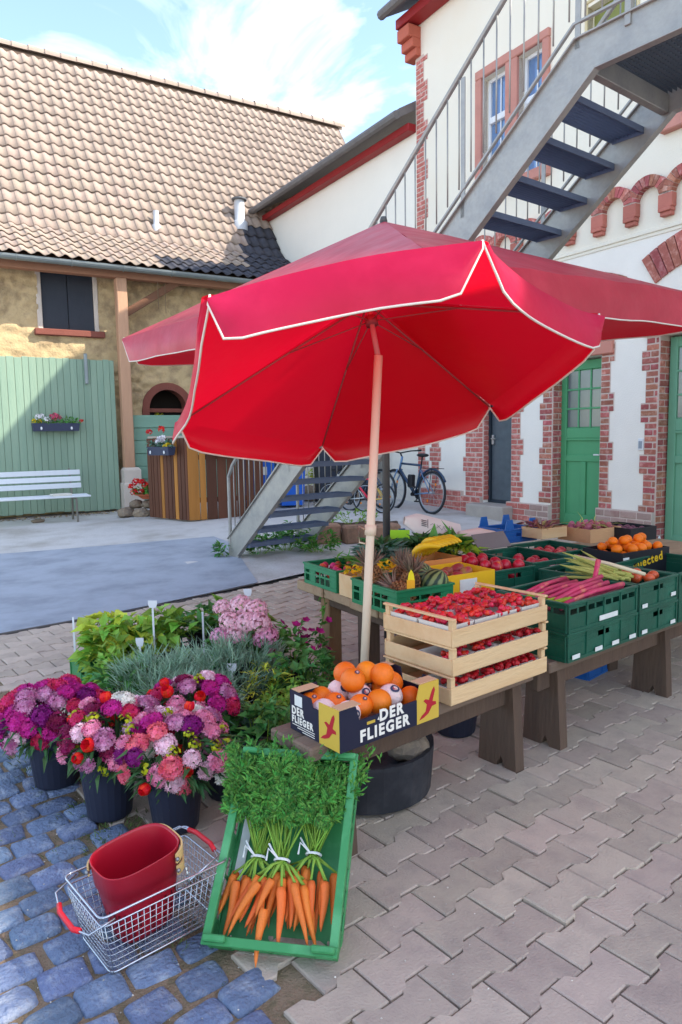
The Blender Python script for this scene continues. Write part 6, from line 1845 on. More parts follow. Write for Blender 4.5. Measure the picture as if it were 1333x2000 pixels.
def head_mb(kind_, k):
    m = MB()
    if kind_ == 'dome':                               # sweet william: dome of florets
        R = .036
        m.ball((0, 0, -.002), R * .74, 10, 7, sq=(1, 1, .5))
        for i in range(58):
            z = 1 - (i + .5) / 58 * 1.12; a = i * 2.39996; r = sqrt(max(0, 1 - z * z))
            n = Vector((r * cos(a), r * sin(a), z)) + Vector((U_(-.12, .12), U_(-.12, .12), U_(-.1, .1))); n.normalize()
            c = Vector((n.x * R, n.y * R, n.z * R * .62)) * U_(.84, 1.10)
            t = n.orthogonal().normalized(); b = n.cross(t); s_ = U_(.0105, .0135); ph = U_(0, 1)
            ring = []
            for q in range(10):
                th = ph + q * pi / 5; rr = s_ * (1.0 if q % 2 == 0 else .62)
                ring.append(c + t * (rr * cos(th)) + b * (rr * sin(th)) + n * (.0055 if q % 2 == 0 else .002))
            m.add([c] + ring, [(0, 1 + q, 1 + (q + 1) % 10) for q in range(10)])
    elif kind_ == 'cup':                              # tulip like cup
        for q in range(7):
            a = q * 2 * pi / 7 + U_(-.1, .1); t = Vector((cos(a), sin(a), 0)); b = Vector((-sin(a), cos(a), 0)); z = Vector((0, 0, 1))
            r0 = .006; rows = []
            for s_, rr, w in ((0, .006, .005), (.35, .020, .015), (.7, .022, .016), (1.0, .017, .006)):
                for e in (-1, 0, 1): rows.append(t * (rr + (.0 if e == 0 else -.004)) + b * (w * e) + z * (.048 * s_ - .018))
            m.add(rows, [(r * 3 + e, r * 3 + e + 1, r * 3 + e + 4, r * 3 + e + 3) for r in range(3) for e in range(2)])
    else:                                             # euphorbia: loose bracts
        for i in range(26):
            n = Vector((U_(-1, 1), U_(-1, 1), U_(-.2, 1))).normalized(); c = n * U_(.012, .030)
            t = n.orthogonal().normalized(); b = n.cross(t); s_ = U_(.006, .009)
            m.add([c - t * s_, c - b * s_, c + t * s_, c + b * s_], [(0, 1, 2, 3)])
    return m
HM = {}
def head_mesh(kind_, col, var):
    key = (kind_, col, var)
    if key not in HM:
        random.seed(500 + var * 13 + len(kind_)); HM[key] = head_mb(kind_, var).mesh('flower_head', PET[col], False); random.seed(hash(len(HM)) + 77)
    return HM[key]
M_bleaf = mat('bouquet_leaf', S(66, 104, 58), .6, .15, 10, island=.35, hue=.03, trans=.2)
def bouquet(label, c, rx, ry, rz_, n, palette, zlow=-.4, seed=1):
    rr = random.Random(seed)
    o = thing('flower_bunch', label, 'flowers', (c[0], c[1], tz(c[0], c[1]) + .1), 0)
    zc = c[2] - .1
    for i in range(n):
        z = 1 - (i + .5) / n * (1 - zlow); a = i * 2.39996 + rr.uniform(-.2, .2); r = sqrt(max(0, 1 - z * z))
        nn = Vector((r * cos(a), r * sin(a), z))
        # mostly the viewer side
        f = rr.uniform(.86, 1.06)
        p = Vector((nn.x * rx * f, nn.y * ry * f, zc + nn.z * rz_ * f))
        kd, col = rr.choice(palette)
        q = Vector((nn.x, nn.y, nn.z + .35)).normalized().to_track_quat('Z', 'Y').to_euler()
        s_ = rr.uniform(.85, 1.2)
        link('flower_head', head_mesh(kd, col, rr.randrange(3)), o, p, q, s_)
    m = MB()
    for i in range(240):
        a = rr.uniform(0, 2 * pi); z = rr.uniform(-.9, .5); r = sqrt(1 - z * z) * rr.uniform(.5, .92)
        p = Vector((r * cos(a) * rx, r * sin(a) * ry, zc + z * rz_ * .9))
        m.leaf(p, (cos(a) + rr.uniform(-.5, .5), sin(a) + rr.uniform(-.5, .5), rr.uniform(-.6, .7)), rr.uniform(.06, .10), rr.uniform(.014, .024), droop=.4)
    for i in range(22):
        a = rr.uniform(0, 2 * pi); r = rr.uniform(.2, .8); m.tube([(rr.uniform(-.03, .03), rr.uniform(-.03, .03), -.05), (r * rx * cos(a) * .6, r * ry * sin(a) * .6, zc * .6), (r * rx * cos(a), r * ry * sin(a), zc + .3 * rz_)], .003, 4)
    m.build('leaves', M_bleaf, o)
    return o
B1 = gz(112, 1527, 0); B2 = gz(216, 1588, 0); B3 = gz(345, 1612, 0); B4 = gz(400, 1580, 0)
bucket('navy bucket of magenta flowers at the cobble edge', B1, .12, .24)
bucket('navy bucket behind the first one, half hidden by magenta flowers', (B1.x + .13, B1.y + .16), .115, .24)
bucket('navy bucket of mixed flowers between two others', B2, .115, .25)
bucket('navy bucket behind the red basket', B3, .115, .22)
b5 = bucket('dark bucket with a white sticker beside the carrot crate', (B4.x + .08, B4.y + .13), .115, .25)
q = gz(890, 1428, 0); bucket('dark blue bucket standing under the bench behind the strawberry crates', (q.x, q.y), .13, .25)
D, C_up, E_ = 'dome', 'cup', 'euph'
pal1 = [(D, 'magenta')] * 6 + [(D, 'purple')] * 2 + [(D, 'crimson')] * 5 + [(D, 'mauve')] * 3 + [(D, 'pink')] + [(D, 'pale')] + [(D, 'wine')]
pal2 = [(D, 'magenta')] * 4 + [(D, 'crimson')] * 2 + [(D, 'pink')] * 3 + [(D, 'pale')] * 2 + [(D, 'mauve')] * 3 + [(C_up, 'red')] * 4 + [(E_, 'lime')] * 4 + [(D, 'white')] + [(D, 'wine')] * 2
pal3 = [(D, 'pink')] * 5 + [(D, 'coral')] * 2 + [(D, 'pale')] * 2 + [(D, 'white')] * 2 + [(C_up, 'red')] * 5 + [(E_, 'lime')] * 6 + [(D, 'mauve')] * 2 + [(D, 'purple')] * 2 + [(D, 'magenta')] * 2
bouquet('dome of magenta and crimson sweet williams in the bucket at the cobble edge', (B1.x - .01, B1.y + .01, .30), .245, .19, .145, 70, pal1, -.55, 3)
bouquet('mixed bunch of magenta, red and lime flowers in the second bucket', (B2.x + .03, B2.y + .03, .32), .205, .18, .145, 58, pal2, -.55, 5)
bouquet('mixed bunch of pink, white, red and lime flowers above the red basket', (B3.x + .0, B3.y + .04, .295), .225, .19, .145, 66, pal3, -.6, 9)
bouquet('tall mixed bunch behind the pink and white flowers', (B2.x + .29, B2.y + .26, .36), .20, .16, .11, 36, pal2, -.3, 14)

# ------------------------------------------------------------------ potted plants and seedlings
random.seed(61)
M_pot = mat('black_pot', S(34, 36, 38), .6, .1, 6)
def bush(label, loc, rx, ry, h, n, L, W, mt, cat='plant', name='potted_plant', upright=.5, droop=.4, z0=.10, pot=True, tip=.5, clump=5, stems=True):
    o = thing(name, label, cat, (loc[0], loc[1], tz(loc[0], loc[1])), 0)
    m = MB(); sm = MB()
    for i in range(n // clump):
        a = U_(0, 2 * pi); r = sqrt(random.random()); zz = U_(.15, 1.0) * (1 - .45 * r * r)
        c = Vector((r * rx * cos(a), r * ry * sin(a), z0 + (h - z0) * zz))
        if stems and i % 3 == 0: sm.tube([(c.x * .35, c.y * .35, z0), (c.x * .8, c.y * .8, (z0 + c.z) / 2 + .02), c], [.003, .0025, .0015], 4)
        for q in range(clump):
            d = Vector((cos(a) * r + U_(-.9, .9), sin(a) * r + U_(-.9, .9), upright + U_(-.5, .6)))
            m.leaf(c + Vector((U_(-.02, .02), U_(-.02, .02), U_(-.015, .015))), d, L * U_(.6, 1.25), W * U_(.6, 1.25), droop=droop, tip=tip)
    m.build('leaves', mt, o)
    if sm.v: sm.build('stems', M_cstem, o)
    if pot:
        p = MB(); r = min(rx, ry) * .6; p.lathe([(0, .003), (r * .75, .003), (r, z0 + .03), (r * 1.04, z0 + .03), (r * 1.04, z0 + .04), (r * .95, z0 + .04), (r * .9, z0), (0, z0)], 16); p.build('pot', M_pot, o)
    return o
M_seed = mat('seedling_leaf', S(134, 176, 66), .55, .12, 8, island=.35, hue=.03, trans=.3)
M_seed2 = mat('yellow_seedling_leaf', S(196, 208, 70), .55, .12, 8, island=.3, hue=.025, trans=.3)
M_lav = mat('lavender_leaf', S(146, 178, 148), .7, .12, 8, island=.35, hue=.02, trans=.15)
M_dkgreen = mat('shrub_leaf', S(82, 138, 66), .55, .12, 8, island=.4, hue=.025, trans=.2)
SA = Vector((-1.45, 4.0, 0))
def sp(u, v): return SA + PA * u - PB * v
crate('seedling_crate', 'mid green plastic crate of leafy seedlings on the grey pavers', (SA.x, SA.y, .005), TH, .60, .40, .17, mat('grass_green_crate', S(54, 130, 74), .45, .07, 6), 'solid')['category'] = 'crate'
crate('seedling_crate', 'dark lattice tray of seedlings behind the green crate', (sp(.68, .12).x, sp(.68, .12).y, .005), TH, .60, .40, .15, mat('dark_tray', S(40, 84, 60), .5, .1, 6), 'lattice')['category'] = 'crate'
crate('seedling_crate', 'dark crate under the lavender plants', (sp(.35, -.62).x, sp(.35, -.62).y, .005), TH, .60, .40, .13, M_cdark, 'solid')['category'] = 'crate'
k = 0
for u, v, h, mt, lab in [(.22, .18, .42, M_seed, 'yellowish cucumber seedling at the outer corner of the green crate'), (.32, .20, .46, M_seed2, 'pale yellow green seedling in the middle of the green crate'), (.50, .12, .44, M_seed, 'lush seedling beside the tall white plant label'), (.24, .34, .44, M_seed2, 'seedling with yellow leaves at the back of the green crate')]:
    p = sp(u, v); bush(lab, p, .165, .16, h, 125, .095, .078, mt, upright=.35, droop=.5, z0=.15, clump=3, tip=.5)
for u, v, h, mt, lab in [(.85, .25, .40, M_dkgreen, 'dark green kohlrabi seedling in the lattice tray'), (1.08, .30, .40, M_seed, 'mid green seedling at the far end of the lattice tray')]:
    p = sp(u, v); bush(lab, p, .22, .18, h, 120, .11, .065, mt, upright=.5, droop=.5, z0=.14, clump=4)
for x, y, rx, h, n, lab in [(-.92, 3.55, .27, .42, 1500, 'grey green lavender plant nearest the mixed bouquet'), (-.62, 3.75, .30, .44, 1700, 'broad grey green lavender plant in the middle of the herbs'), (-.74, 3.28, .24, .36, 1200, 'low lavender plant behind the pink flowers')]:
    bush(lab, (x, y), rx, rx * .9, h, n, .11, .0075, M_lav, upright=1.0, droop=.12, z0=.12, clump=10, stems=False, tip=.4)
bush('leafy pepper seedling between the crate and the magenta flowers', (-1.12, 3.62), .17, .15, .36, 170, .085, .045, M_dkgreen, z0=.12)
bush('leafy green seedling beside the green crate corner', (-1.28, 3.88), .15, .13, .36, 130, .08, .045, M_seed, z0=.12)
bush('mint plant with rounded leaves behind the carrot greens', (-.36, 2.98), .19, .17, .37, 330, .06, .045, M_dkgreen, z0=.12, tip=.45)
bush('grey green sage plant beside the pink bouquet', (-.55, 3.02), .17, .14, .33, 240, .065, .032, M_leafg, z0=.12)
bush('bright parsley plant beside the orange box', (-.26, 3.32), .19, .17, .36, 380, .045, .026, M_seed, z0=.12, clump=8)
bush('tall basil plant beside the table legs', (-.20, 3.62), .16, .15, .47, 260, .065, .042, M_dkgreen, z0=.14)
bush('feathery dill plant between the lavender and the basil', (-.40, 3.55), .16, .15, .36, 420, .05, .010, M_seed2, z0=.12, clump=8)
bush('dark strawberry plant behind the orange box', (-.08, 3.25), .16, .15, .33, 220, .06, .045, M_dkgreen, z0=.12)
# hydrangea with pale pink blooms
hy = bush('pink hydrangea in a pot beside the lattice tray', (-.56, 4.05), .20, .18, .44, 240, .085, .055, M_leafm, z0=.16)
PETH = [petal('hydrangea_pink', (236, 176, 190), (246, 216, 222)), petal('hydrangea_rose', (224, 138, 176), (240, 190, 210))]
def hyd_mesh(mt, sd_):
    random.seed(sd_); m = MB(); R = .068
    for i in range(120):
        z = 1 - (i + .5) / 120 * 1.5; a = i * 2.39996; r = sqrt(max(0, 1 - z * z)); n = (Vector((r * cos(a), r * sin(a), z)) + Vector((U_(-.15, .15), U_(-.15, .15), U_(-.15, .15)))).normalized()
        c = Vector((n.x * R, n.y * R, n.z * R * .85)) * U_(.9, 1.08); t = n.orthogonal().normalized(); b = n.cross(t); s_ = U_(.011, .015)
        for q in range(4):
            th = q * pi / 2 + i; d1 = t * cos(th) + b * sin(th); d2 = t * cos(th + .8) + b * sin(th + .8); d0 = t * cos(th - .8) + b * sin(th - .8)
            m.add([c, c + d0 * s_ * .7, c + d1 * s_ + n * .002, c + d2 * s_ * .7], [(0, 1, 2, 3)])
    return m.mesh('bloom', mt)
hm_ = [hyd_mesh(PETH[0], 3), hyd_mesh(PETH[1], 4)]
for px, py, z, kx in [(437, 1188, .54, 0), (470, 1182, .57, 0), (500, 1192, .55, 0), (450, 1215, .50, 0), (482, 1215, .52, 0), (432, 1245, .45, 1), (462, 1240, .46, 0), (505, 1218, .50, 0), (520, 1245, .43, 1)]:
    p = gz(px, py, z); p = Vector((p.x, min(4.25, max(3.85, p.y)), p.z)); p = CAM + ray(px, py) * ((p.y - 0) / ray(px, py).y)
    link('bloom', hm_[kx], hy, p - Vector(hy.location), (U_(-.5, .2), U_(-.4, .4), U_(0, 6)), U_(.85, 1.1))
# purple petunias
pt = bush('dark pot of trailing petunias with purple blooms by the table leg', (-.30, 4.0), .20, .18, .46, 230, .055, .03, M_leafm, z0=.18)
M_petu = petal('petunia_purple', (150, 14, 96), (190, 40, 130))
pm_ = MB()
for q in range(5):
    a = q * 2 * pi / 5; d = Vector((cos(a), sin(a), .35)); b = Vector((-sin(a), cos(a), 0)); pm_.add([(0, 0, 0), d * .016 + b * .012, d * .026, d * .016 - b * .012], [(0, 1, 2, 3)])
pme_ = pm_.mesh('bloom', M_petu)
for k in range(26):
    a = U_(0, 6.28); r = U_(.08, .21); link('bloom', pme_, pt, (r * cos(a) + .02, r * sin(a) * .9 - .03, U_(.26, .50)), (U_(-1, .6), U_(-.8, .8), U_(0, 6)), U_(.8, 1.3))
for k in range(40):
    pass
# white plant labels
def plant_label(lab, px, py_top, py_bot, depth, w=.035, hh=.03, head=True):
    d = ray(px, py_top); top = CAM + d * (depth / d.y); d = ray(px, py_bot); bot = CAM + d * (depth / d.y)
    o = thing('plant_label', lab, 'label', (top.x, top.y, bot.z), 0)
    H = top.z - bot.z
    m = MB(); m.cbox(-.006, .006, -.0012, .0012, -.1, H - (hh if head else 0), .0005); m.build('stake', M_frame, o)
    if head:
        m = MB(); m.prism([(-w / 2 * .7, 0), (w / 2 * .7, 0), (w / 2, hh * .5), (w / 2, hh), (-w / 2, hh), (-w / 2, hh * .5)], -.0015, .0015, M=Matrix(((1, 0, 0, 0), (0, 0, -1, 0), (0, 1, 0, H - hh), (0, 0, 0, 1)))); m.build('plate', M_frame, o)
plant_label('tall white plant label standing above the yellow seedlings', 298, 1173, 1260, 4.25, .055, .045)
plant_label('thin white stake at the outer corner of the seedling crate', 143, 1205, 1300, 4.35, head=False)
plant_label('small white label among the lavender', 273, 1246, 1300, 4.0, .045, .05)
plant_label('white label behind the hydrangea', 484, 1150, 1200, 4.35, .05, .045)
plant_label('brown stick standing in the lattice tray', 396, 1195, 1260, 4.4, head=False)
plant_label('tilted white label beside the dill', 453, 1296, 1340, 3.6, .05, .04)
m = MB(); m.cbox(-.028, .028, -.002, .002, -.011, .011, .001)
m.build('sticker', M_stick, b5, (.01, -.109, .12), (radians(-8), 0, .1))
# ------------------------------------------------------------------ things in front of the barn
random.seed(71)
def barn_hit(px, py, yo):
    """pixel -> barn local point on the plane local y = yo"""
    inv = bmx.inverted(); o = inv @ CAM; d = (inv.to_3x3() @ ray(px, py))
    t = (yo - o.y) / d.y; return o + d * t
M_bslat = mat('white_bench_slat', S(214, 218, 222), .5, .06, 5, .1, 30, stretch=(.3, 2, 2), rnd=.04)
M_bleg = mat('bench_steel', S(120, 116, 108), .55, .1, 8, metal=.3)
bf = gt(150, 1018); binv = bmx.inverted() @ bf
bench_o = thing('park_bench', 'white slatted park bench in front of the green barn gate', 'bench', (bf.x, bf.y, bf.z), B_RZ)
for k in range(3):
    m = MB(); m.cbox(-1.75, .17, .30 + .03 * k, .325 + .03 * k, .56 + .115 * k, .56 + .115 * k + .085, .006); m.build('back_slat', M_bslat, bench_o)
for k in range(4):
    m = MB(); m.cbox(-1.75, .24, -.12 + .10 * k, -.035 + .10 * k, .415 + .006 * abs(k - 1), .445 + .006 * abs(k - 1), .006); m.build('seat_slat', M_bslat, bench_o)
for x in (0, -1.55):
    m = MB(); m.tube([(x, -.12, -.02), (x, -.10, .40), (x, .27, .40), (x, .42, .90)], .018, 6); m.tube([(x, .30, -.02), (x, .25, .40)], .018, 6); m.build('leg', M_bleg, bench_o)
m = MB(); m.cbox(-.16, .16, -.1, .1, 0, .035, .004)
p = bmx.to_3x3() @ Vector((-.22, .05, 0)); tag(m.build('newspaper_stack', mat('newsprint', S(214, 208, 196), .85, .12, 30), None, (bf.x + p.x, bf.y + p.y, bf.z + .452), (0, 0, B_RZ + .1)), 'folded newspapers lying on the white bench', 'newspaper')
rock_p = gt(75, 1020)
tag(rock('loose_stone', M_rock, None, (rock_p.x, rock_p.y, rock_p.z + .02), .11, (1.2, .8, .35), 8), 'flat loose stone on the ground under the bench', 'stone')
# flower boxes
M_fbox = mat('slate_flower_box', S(56, 62, 84), .5, .08, 5)
M_gera = petal('geranium_red', (214, 16, 30), (232, 50, 50)); M_gpink = petal('geranium_pink', (206, 60, 100), (226, 120, 150)); M_gwhite = petal('white_bloom', (236, 232, 236)); M_gyel = petal('yellow_bloom', (232, 200, 40))
def cluster_mesh(mt, R, n):
    m = MB()
    for i in range(n):
        nn = Vector((U_(-1, 1), U_(-1, 1), U_(-.5, 1))).normalized(); c = nn * R * U_(.7, 1.05); t = nn.orthogonal().normalized(); b = nn.cross(t); s_ = R * U_(.25, .4)
        m.add([c - t * s_, c - b * s_ + nn * s_ * .3, c + t * s_, c + b * s_ + nn * s_ * .3], [(0, 1, 2, 3)])
    return m.mesh('bloom', mt)
CL = {k: cluster_mesh(v, .045, 36) for k, v in (('r', M_gera), ('p', M_gpink), ('w', M_gwhite), ('y', M_gyel))}
def flower_box(label, loc, rz, L, blooms, leafm=None, box_label=None):
    o = thing('flower_box', box_label, 'flower box', loc, rz)
    m = MB(); v = [(-L / 2 + .015, -.06, 0), (L / 2 - .015, -.06, 0), (L / 2 - .015, .06, 0), (-L / 2 + .015, .06, 0), (-L / 2, -.08, .14), (L / 2, -.08, .14), (L / 2, .08, .14), (-L / 2, .08, .14), (-L / 2 + .01, -.07, .14), (L / 2 - .01, -.07, .14), (L / 2 - .01, .07, .14), (-L / 2 + .01, .07, .14), (-L / 2 + .01, -.07, .11), (L / 2 - .01, -.07, .11), (L / 2 - .01, .07, .11), (-L / 2 + .01, .07, .11)]
    f = [(3, 2, 1, 0), (12, 13, 14, 15)]
    for r in range(3):
        for i in range(4): f.append((r * 4 + i, r * 4 + (i + 1) % 4, r * 4 + 4 + (i + 1) % 4, r * 4 + 4 + i))
    m.add(v, f); m.build('trough', M_fbox, o)
    for s_ in (-1, 1):
        m = MB(); m.ball((s_ * L * .32, -.082, .05), .022, 8, 6, sq=(.8, .5, 1.3)); m.build('hook', M_frame, o)
    q = thing('box_flowers', label, 'flowers', (loc[0], loc[1], loc[2] + .12), rz)
    m = MB()
    for i in range(150): m.leaf((U_(-L / 2, L / 2), U_(-.07, .05), U_(0, .10)), (U_(-1, 1), U_(-1, .6), U_(-.3, 1)), U_(.04, .08), U_(.03, .05), droop=.4)
    m.build('leaves', leafm or M_leafm, q)
    for k, x, z in blooms: link('bloom', CL[k], q, (x, U_(-.06, 0), z), (U_(-.4, .4), U_(-.4, .4), U_(0, 6)), U_(.8, 1.3))
p = barn_hit(110, 842, -.06); w = bmx @ Vector((p.x, -.065, p.z))
flower_box('red, pink, white and yellow flowers in the box on the gate', w, B_RZ, .80, [('w', -.30, .13), ('w', -.24, .14), ('y', -.36, .06), ('y', -.27, .05), ('w', -.16, .08), ('p', -.06, .14), ('p', .02, .16), ('p', .08, .12), ('p', -.02, .10), ('r', .44, .06), ('p', .0, .15)], box_label='slate blue flower box hooked on the green barn gate')
# wooden slat screen round the bins
SC = gt(371, 1019); scr_x = Vector((cos(radians(24)), sin(radians(24)), 0)); scr_y = Vector((-cos(radians(38)), sin(radians(38)), 0))
screen = thing('slat_screen', 'stained wooden slat screen with a corner hiding the bins', 'screen', SC, 0)
M_slat = [mat('slat_honey', S(176, 116, 50), .6, .2, 5, .2, 30, stretch=(2, 2, .2), rnd=.15), mat('slat_dark', S(92, 54, 36), .6, .2, 5, .2, 30, stretch=(2, 2, .2), rnd=.2)]
SHt = 1.36
def slats(dirv, L, w, seed):
    rr = random.Random(seed); x = 0; ang = atan2(dirv.y, dirv.x); k = 0
    while x < L:
        ww = w * rr.uniform(.7, 1.3); m = MB(); m.cbox(x, x + ww - .012, -.012, .012, .02, SHt - rr.uniform(0, .02), .004)
        m.build('slat', M_slat[0 if (k < 2 and seed == 2) or (seed == 1 and k in (3, 7)) else 1], screen, rot=(0, 0, ang)); x += ww; k += 1
    sg = 1 if seed == 2 else -1
    for z in (.3, 1.0): m = MB(); m.cbox(0, L, min(.02 * sg, .05 * sg), max(.02 * sg, .05 * sg), z, z + .08, .004); m.build('rail', M_slat[1], screen, rot=(0, 0, ang))
slats(scr_y, 1.0, .085, 1); slats(scr_x, 1.15, .15, 2)
m = MB(); m.prism([(0, 0), (1.15 * scr_x.x, 1.15 * scr_x.y), (1.15 * scr_x.x - 1.0 * .8, 1.15 * scr_x.y + .65), (scr_y.x, scr_y.y)], SHt, SHt + .03, cham=.004); m.build('top_board', mat('screen_top', S(176, 160, 146), .8, .12, 5, .2, 30), screen)
pl = SC + scr_y * .45 + Vector((-.10, -.12, SHt - .28)); flower_box('white, blue and red flowers in the box on the screen corner', pl, atan2(-scr_y.y, -scr_y.x), .55, [('w', .0, .14), ('w', .06, .10), ('w', .1, .17), ('r', .10, .30), ('y', .22, .05), ('y', .16, .02), ('r', -.28, .26), ('w', -.03, .1)], M_leafg, 'grey flower box on the short side of the slat screen')
pl = SC + scr_x * .72 + Vector((.05, -.12, SHt - .28)); flower_box('pink and red flowers in the box above the dark slats', pl, radians(24), .75, [('p', -.05, .13), ('p', .1, .15), ('p', .2, .12), ('r', .0, .2), ('p', .28, .1), ('w', -.2, .1)], M_leafg, 'slate flower box on the long side of the slat screen')
# bins
M_bin = mat('blue_bin', S(22, 92, 190), .45, .07, 5); M_bind = mat('dark_bin', S(44, 50, 64), .5, .07, 5)
def bin_(label, p, rz, mt, sticker=False):
    o = thing('wheelie_bin', label, 'bin', p, rz)
    m = MB(); a, b = .24, .27
    v = [(-a * .82, -b * .82, .04), (a * .82, -b * .82, .04), (a * .82, b * .82, .04), (-a * .82, b * .82, .04), (-a, -b, .98), (a, -b, .98), (a, b, .98), (-a, b, .98)]
    m.add(v, [(3, 2, 1, 0), (0, 1, 5, 4), (1, 2, 6, 5), (2, 3, 7, 6), (3, 0, 4, 7), (4, 5, 6, 7)]); m.cbox(-a - .02, a + .02, -b - .02, b + .02, .95, 1.0, .008); m.build('body', mt, o)
    m = MB(); m.cbox(-a - .015, a + .015, -b - .05, b + .02, 1.002, 1.05, .015); m.build('lid', mt, o)
    for s_ in (-1, 1):
        m = MB(); m.lathe([(0, -.02), (.1, -.02), (.1, .02), (0, .02)], 14, M=Matrix.Translation((s_ * a * .8, b * .85, .1)) @ Matrix.Rotation(pi / 2, 4, 'Y')); m.build('wheel', M_bind, o)
    if sticker:
        m = MB(); m.cbox(-.1, .1, -.262, -.255, .62, .76, .001); m.build('sticker', M_stick, o)
q = SC + scr_x * 1.10 + Vector((.0, .65, 0)); bin_('bright blue wheelie bin at the end of the slat screen', (q.x, q.y, tz(q.x, q.y)), radians(20), M_bin, True)
q = SC + scr_x * 1.68 + Vector((.02, .55, 0)); bin_('blue wheelie bin with a white sticker behind the stair rail', (q.x, q.y, tz(q.x, q.y)), radians(16), M_bin, True)
q = SC + scr_x * 2.35 + Vector((.1, .6, 0)); bin_('dark grey wheelie bin behind the lower stair treads', (q.x, q.y, tz(q.x, q.y)), radians(14), M_bind)
q = SC + scr_x * 2.95 + Vector((.1, .5, 0)); bin_('second dark wheelie bin behind the stair treads', (q.x, q.y, tz(q.x, q.y)), radians(14), M_bind)
# geranium bowl on a stone pile
gb = gt(290, 1008)
pile = [(-.42, 0, .16, 1.3), (-.12, -.08, .13, 1.2), (.18, -.06, .12, 1.4), (.38, .02, .11, 1.2), (-.25, .05, .13, 1.0), (.05, .06, .15, 1.1), (.28, .12, .13, 1.1), (-.02, .0, .12, 1.0), (.22, .02, .1, 1.1)]
for k, (x, y, r, sx) in enumerate(pile):
    z = .06 if k < 4 else .20
    tag(rock('pile_stone', M_rock, None, (gb.x + x, gb.y + y + .1, gb.z + z), r, (sx, .9, .62), 11 + k), ('rough brown stone at the bottom of the geranium pile', 'rough brown stone on top of the geranium pile')[k >= 4], 'stone', 'stones under the geraniums')
bw = thing('geranium_bowl', 'terracotta bowl of red geraniums on the stone pile', 'flower pot', (gb.x + .05, gb.y + .15, gb.z + .30), 0)
m = MB(); m.lathe([(0, 0), (.18, 0), (.30, .09), (.32, .09), (.30, .07), (.18, .03), (0, .03)], 18); m.build('bowl', mat('terracotta', S(196, 106, 74), .85, .1, 6), bw)
m = MB()
for i in range(150): m.leaf((U_(-.28, .28), U_(-.15, .15), U_(.06, .20)), (U_(-1, 1), U_(-1, .6), U_(-.2, 1)), U_(.06, .09), U_(.05, .07), droop=.4)
m.build('leaves', M_leafm, bw)
for x, z in [(-.34, .22), (-.26, .30), (-.14, .30), (-.10, .24), (.06, .30), (.14, .32), (.0, .20), (.24, .32), (.32, .34), (-.3, .12), (.12, .16), (-.16, .14), (.18, .2)]: link('bloom', CL['r'], bw, (x, U_(-.16, -.02), z), (0, 0, U_(0, 6)), U_(1, 1.6))
# ------------------------------------------------------------------ round the stair foot
sp0 = gt(665, 1058)
M_block = mat('sandstone_block', S(164, 126, 104), .92, .2, 6, .5, 30, rnd=.15, col2=S(128, 104, 86), thr=(.45, .65))
for k, (dx, dy, w, h) in enumerate([(-.20, 0, .40, .24), (.22, -.03, .38, .22), (.58, .0, .36, .22)]):
    m = MB(); m.cbox(-w / 2, w / 2, -.12, .12, -.02, h, .025)
    for i, v in enumerate(m.v): m.v[i] = (v[0] + .02 * nz(v[0] * 5, v[1] * 5 + k, v[2] * 5), v[1] + .02 * nz(v[1] * 5, v[2] * 5, k), v[2] + .015 * nz(v[2] * 5, v[0] * 5, k))
    tag(m.build('stone_block', M_block, None, (sp0.x + dx, sp0.y + dy, sp0.z), (0, 0, radians(10 + 6 * k))), ('sandstone block under the stair stringer', 'pinkish sandstone block of the plant bed', 'sandstone block beside the dark parasol pole')[k], 'stone block')
m = MB()
for j in range(7):
    for i in range(9): m.v.append((-.3 + 1.1 * i / 8, .12 + .7 * j / 6, .16 + .05 * nz(i * .6, j * .6)))
for j in range(6):
    for i in range(8): m.f.append((j * 9 + i, j * 9 + i + 1, j * 9 + i + 10, j * 9 + i + 9)); m.m.append(0)
kind(m.build('soil', mat('dark_soil', S(84, 66, 52), .98, .3, 12, .6, 40), None, (sp0.x, sp0.y, sp0.z), smooth=True), 'structure')
bush('small weeds in the stone plant bed', (sp0.x + .15, sp0.y + .4), .35, .2, .36, 160, .06, .03, M_seed, z0=.16, pot=False, name='weed_clump')
for k, (px, py, rx, h, n, lab) in enumerate([(505, 1082, .28, .28, 260, 'weeds growing round the stair foot'), (560, 1075, .30, .30, 280, 'weeds under the lowest stair tread'), (620, 1078, .30, .26, 240, 'weeds along the sandstone blocks'), (440, 1085, .14, .14, 90, 'grass tuft beside the stair stringer'), (585, 1060, .25, .3, 160, 'weeds behind the lowest tread')]):
    p = gt(px, py); bush(lab, (p.x, p.y), rx, rx * .6, h, n, .075, .04, M_dkgreen if k % 2 else M_leafm, z0=.0, pot=False, name='weed_clump')
p = gt(600, 985); bush('yellowish shrub behind the staircase by the white wall', (p.x + .3, p.y + 1.2), .6, .4, 1.1, 500, .12, .07, M_seed2, z0=.1, pot=False, name='shrub')
for k, (px, py) in enumerate([(610, 985), (650, 975), (690, 985), (560, 990), (635, 965)]):
    p = gt(px, py); tag(rock('rubble_stone', M_rock, None, (p.x, p.y + .6, p.z + .14), .24, (1.1, .9, .7), 31 + k), 'large rough stone behind the staircase by the wing wall', 'stone', 'stones behind the staircase')
m = MB(); m.cbox(-.55, .55, -.3, .3, 0, .018, .006); p = gt(945, 990)
tag(m.build('door_mat', mat('dark_mat', S(70, 76, 74), .95, .2, 30, .5, 120), None, (p.x + .05, p.y, p.z + .012), (0, 0, H_RZ)), 'dark door mat on the ground by the grey metal door', 'mat')
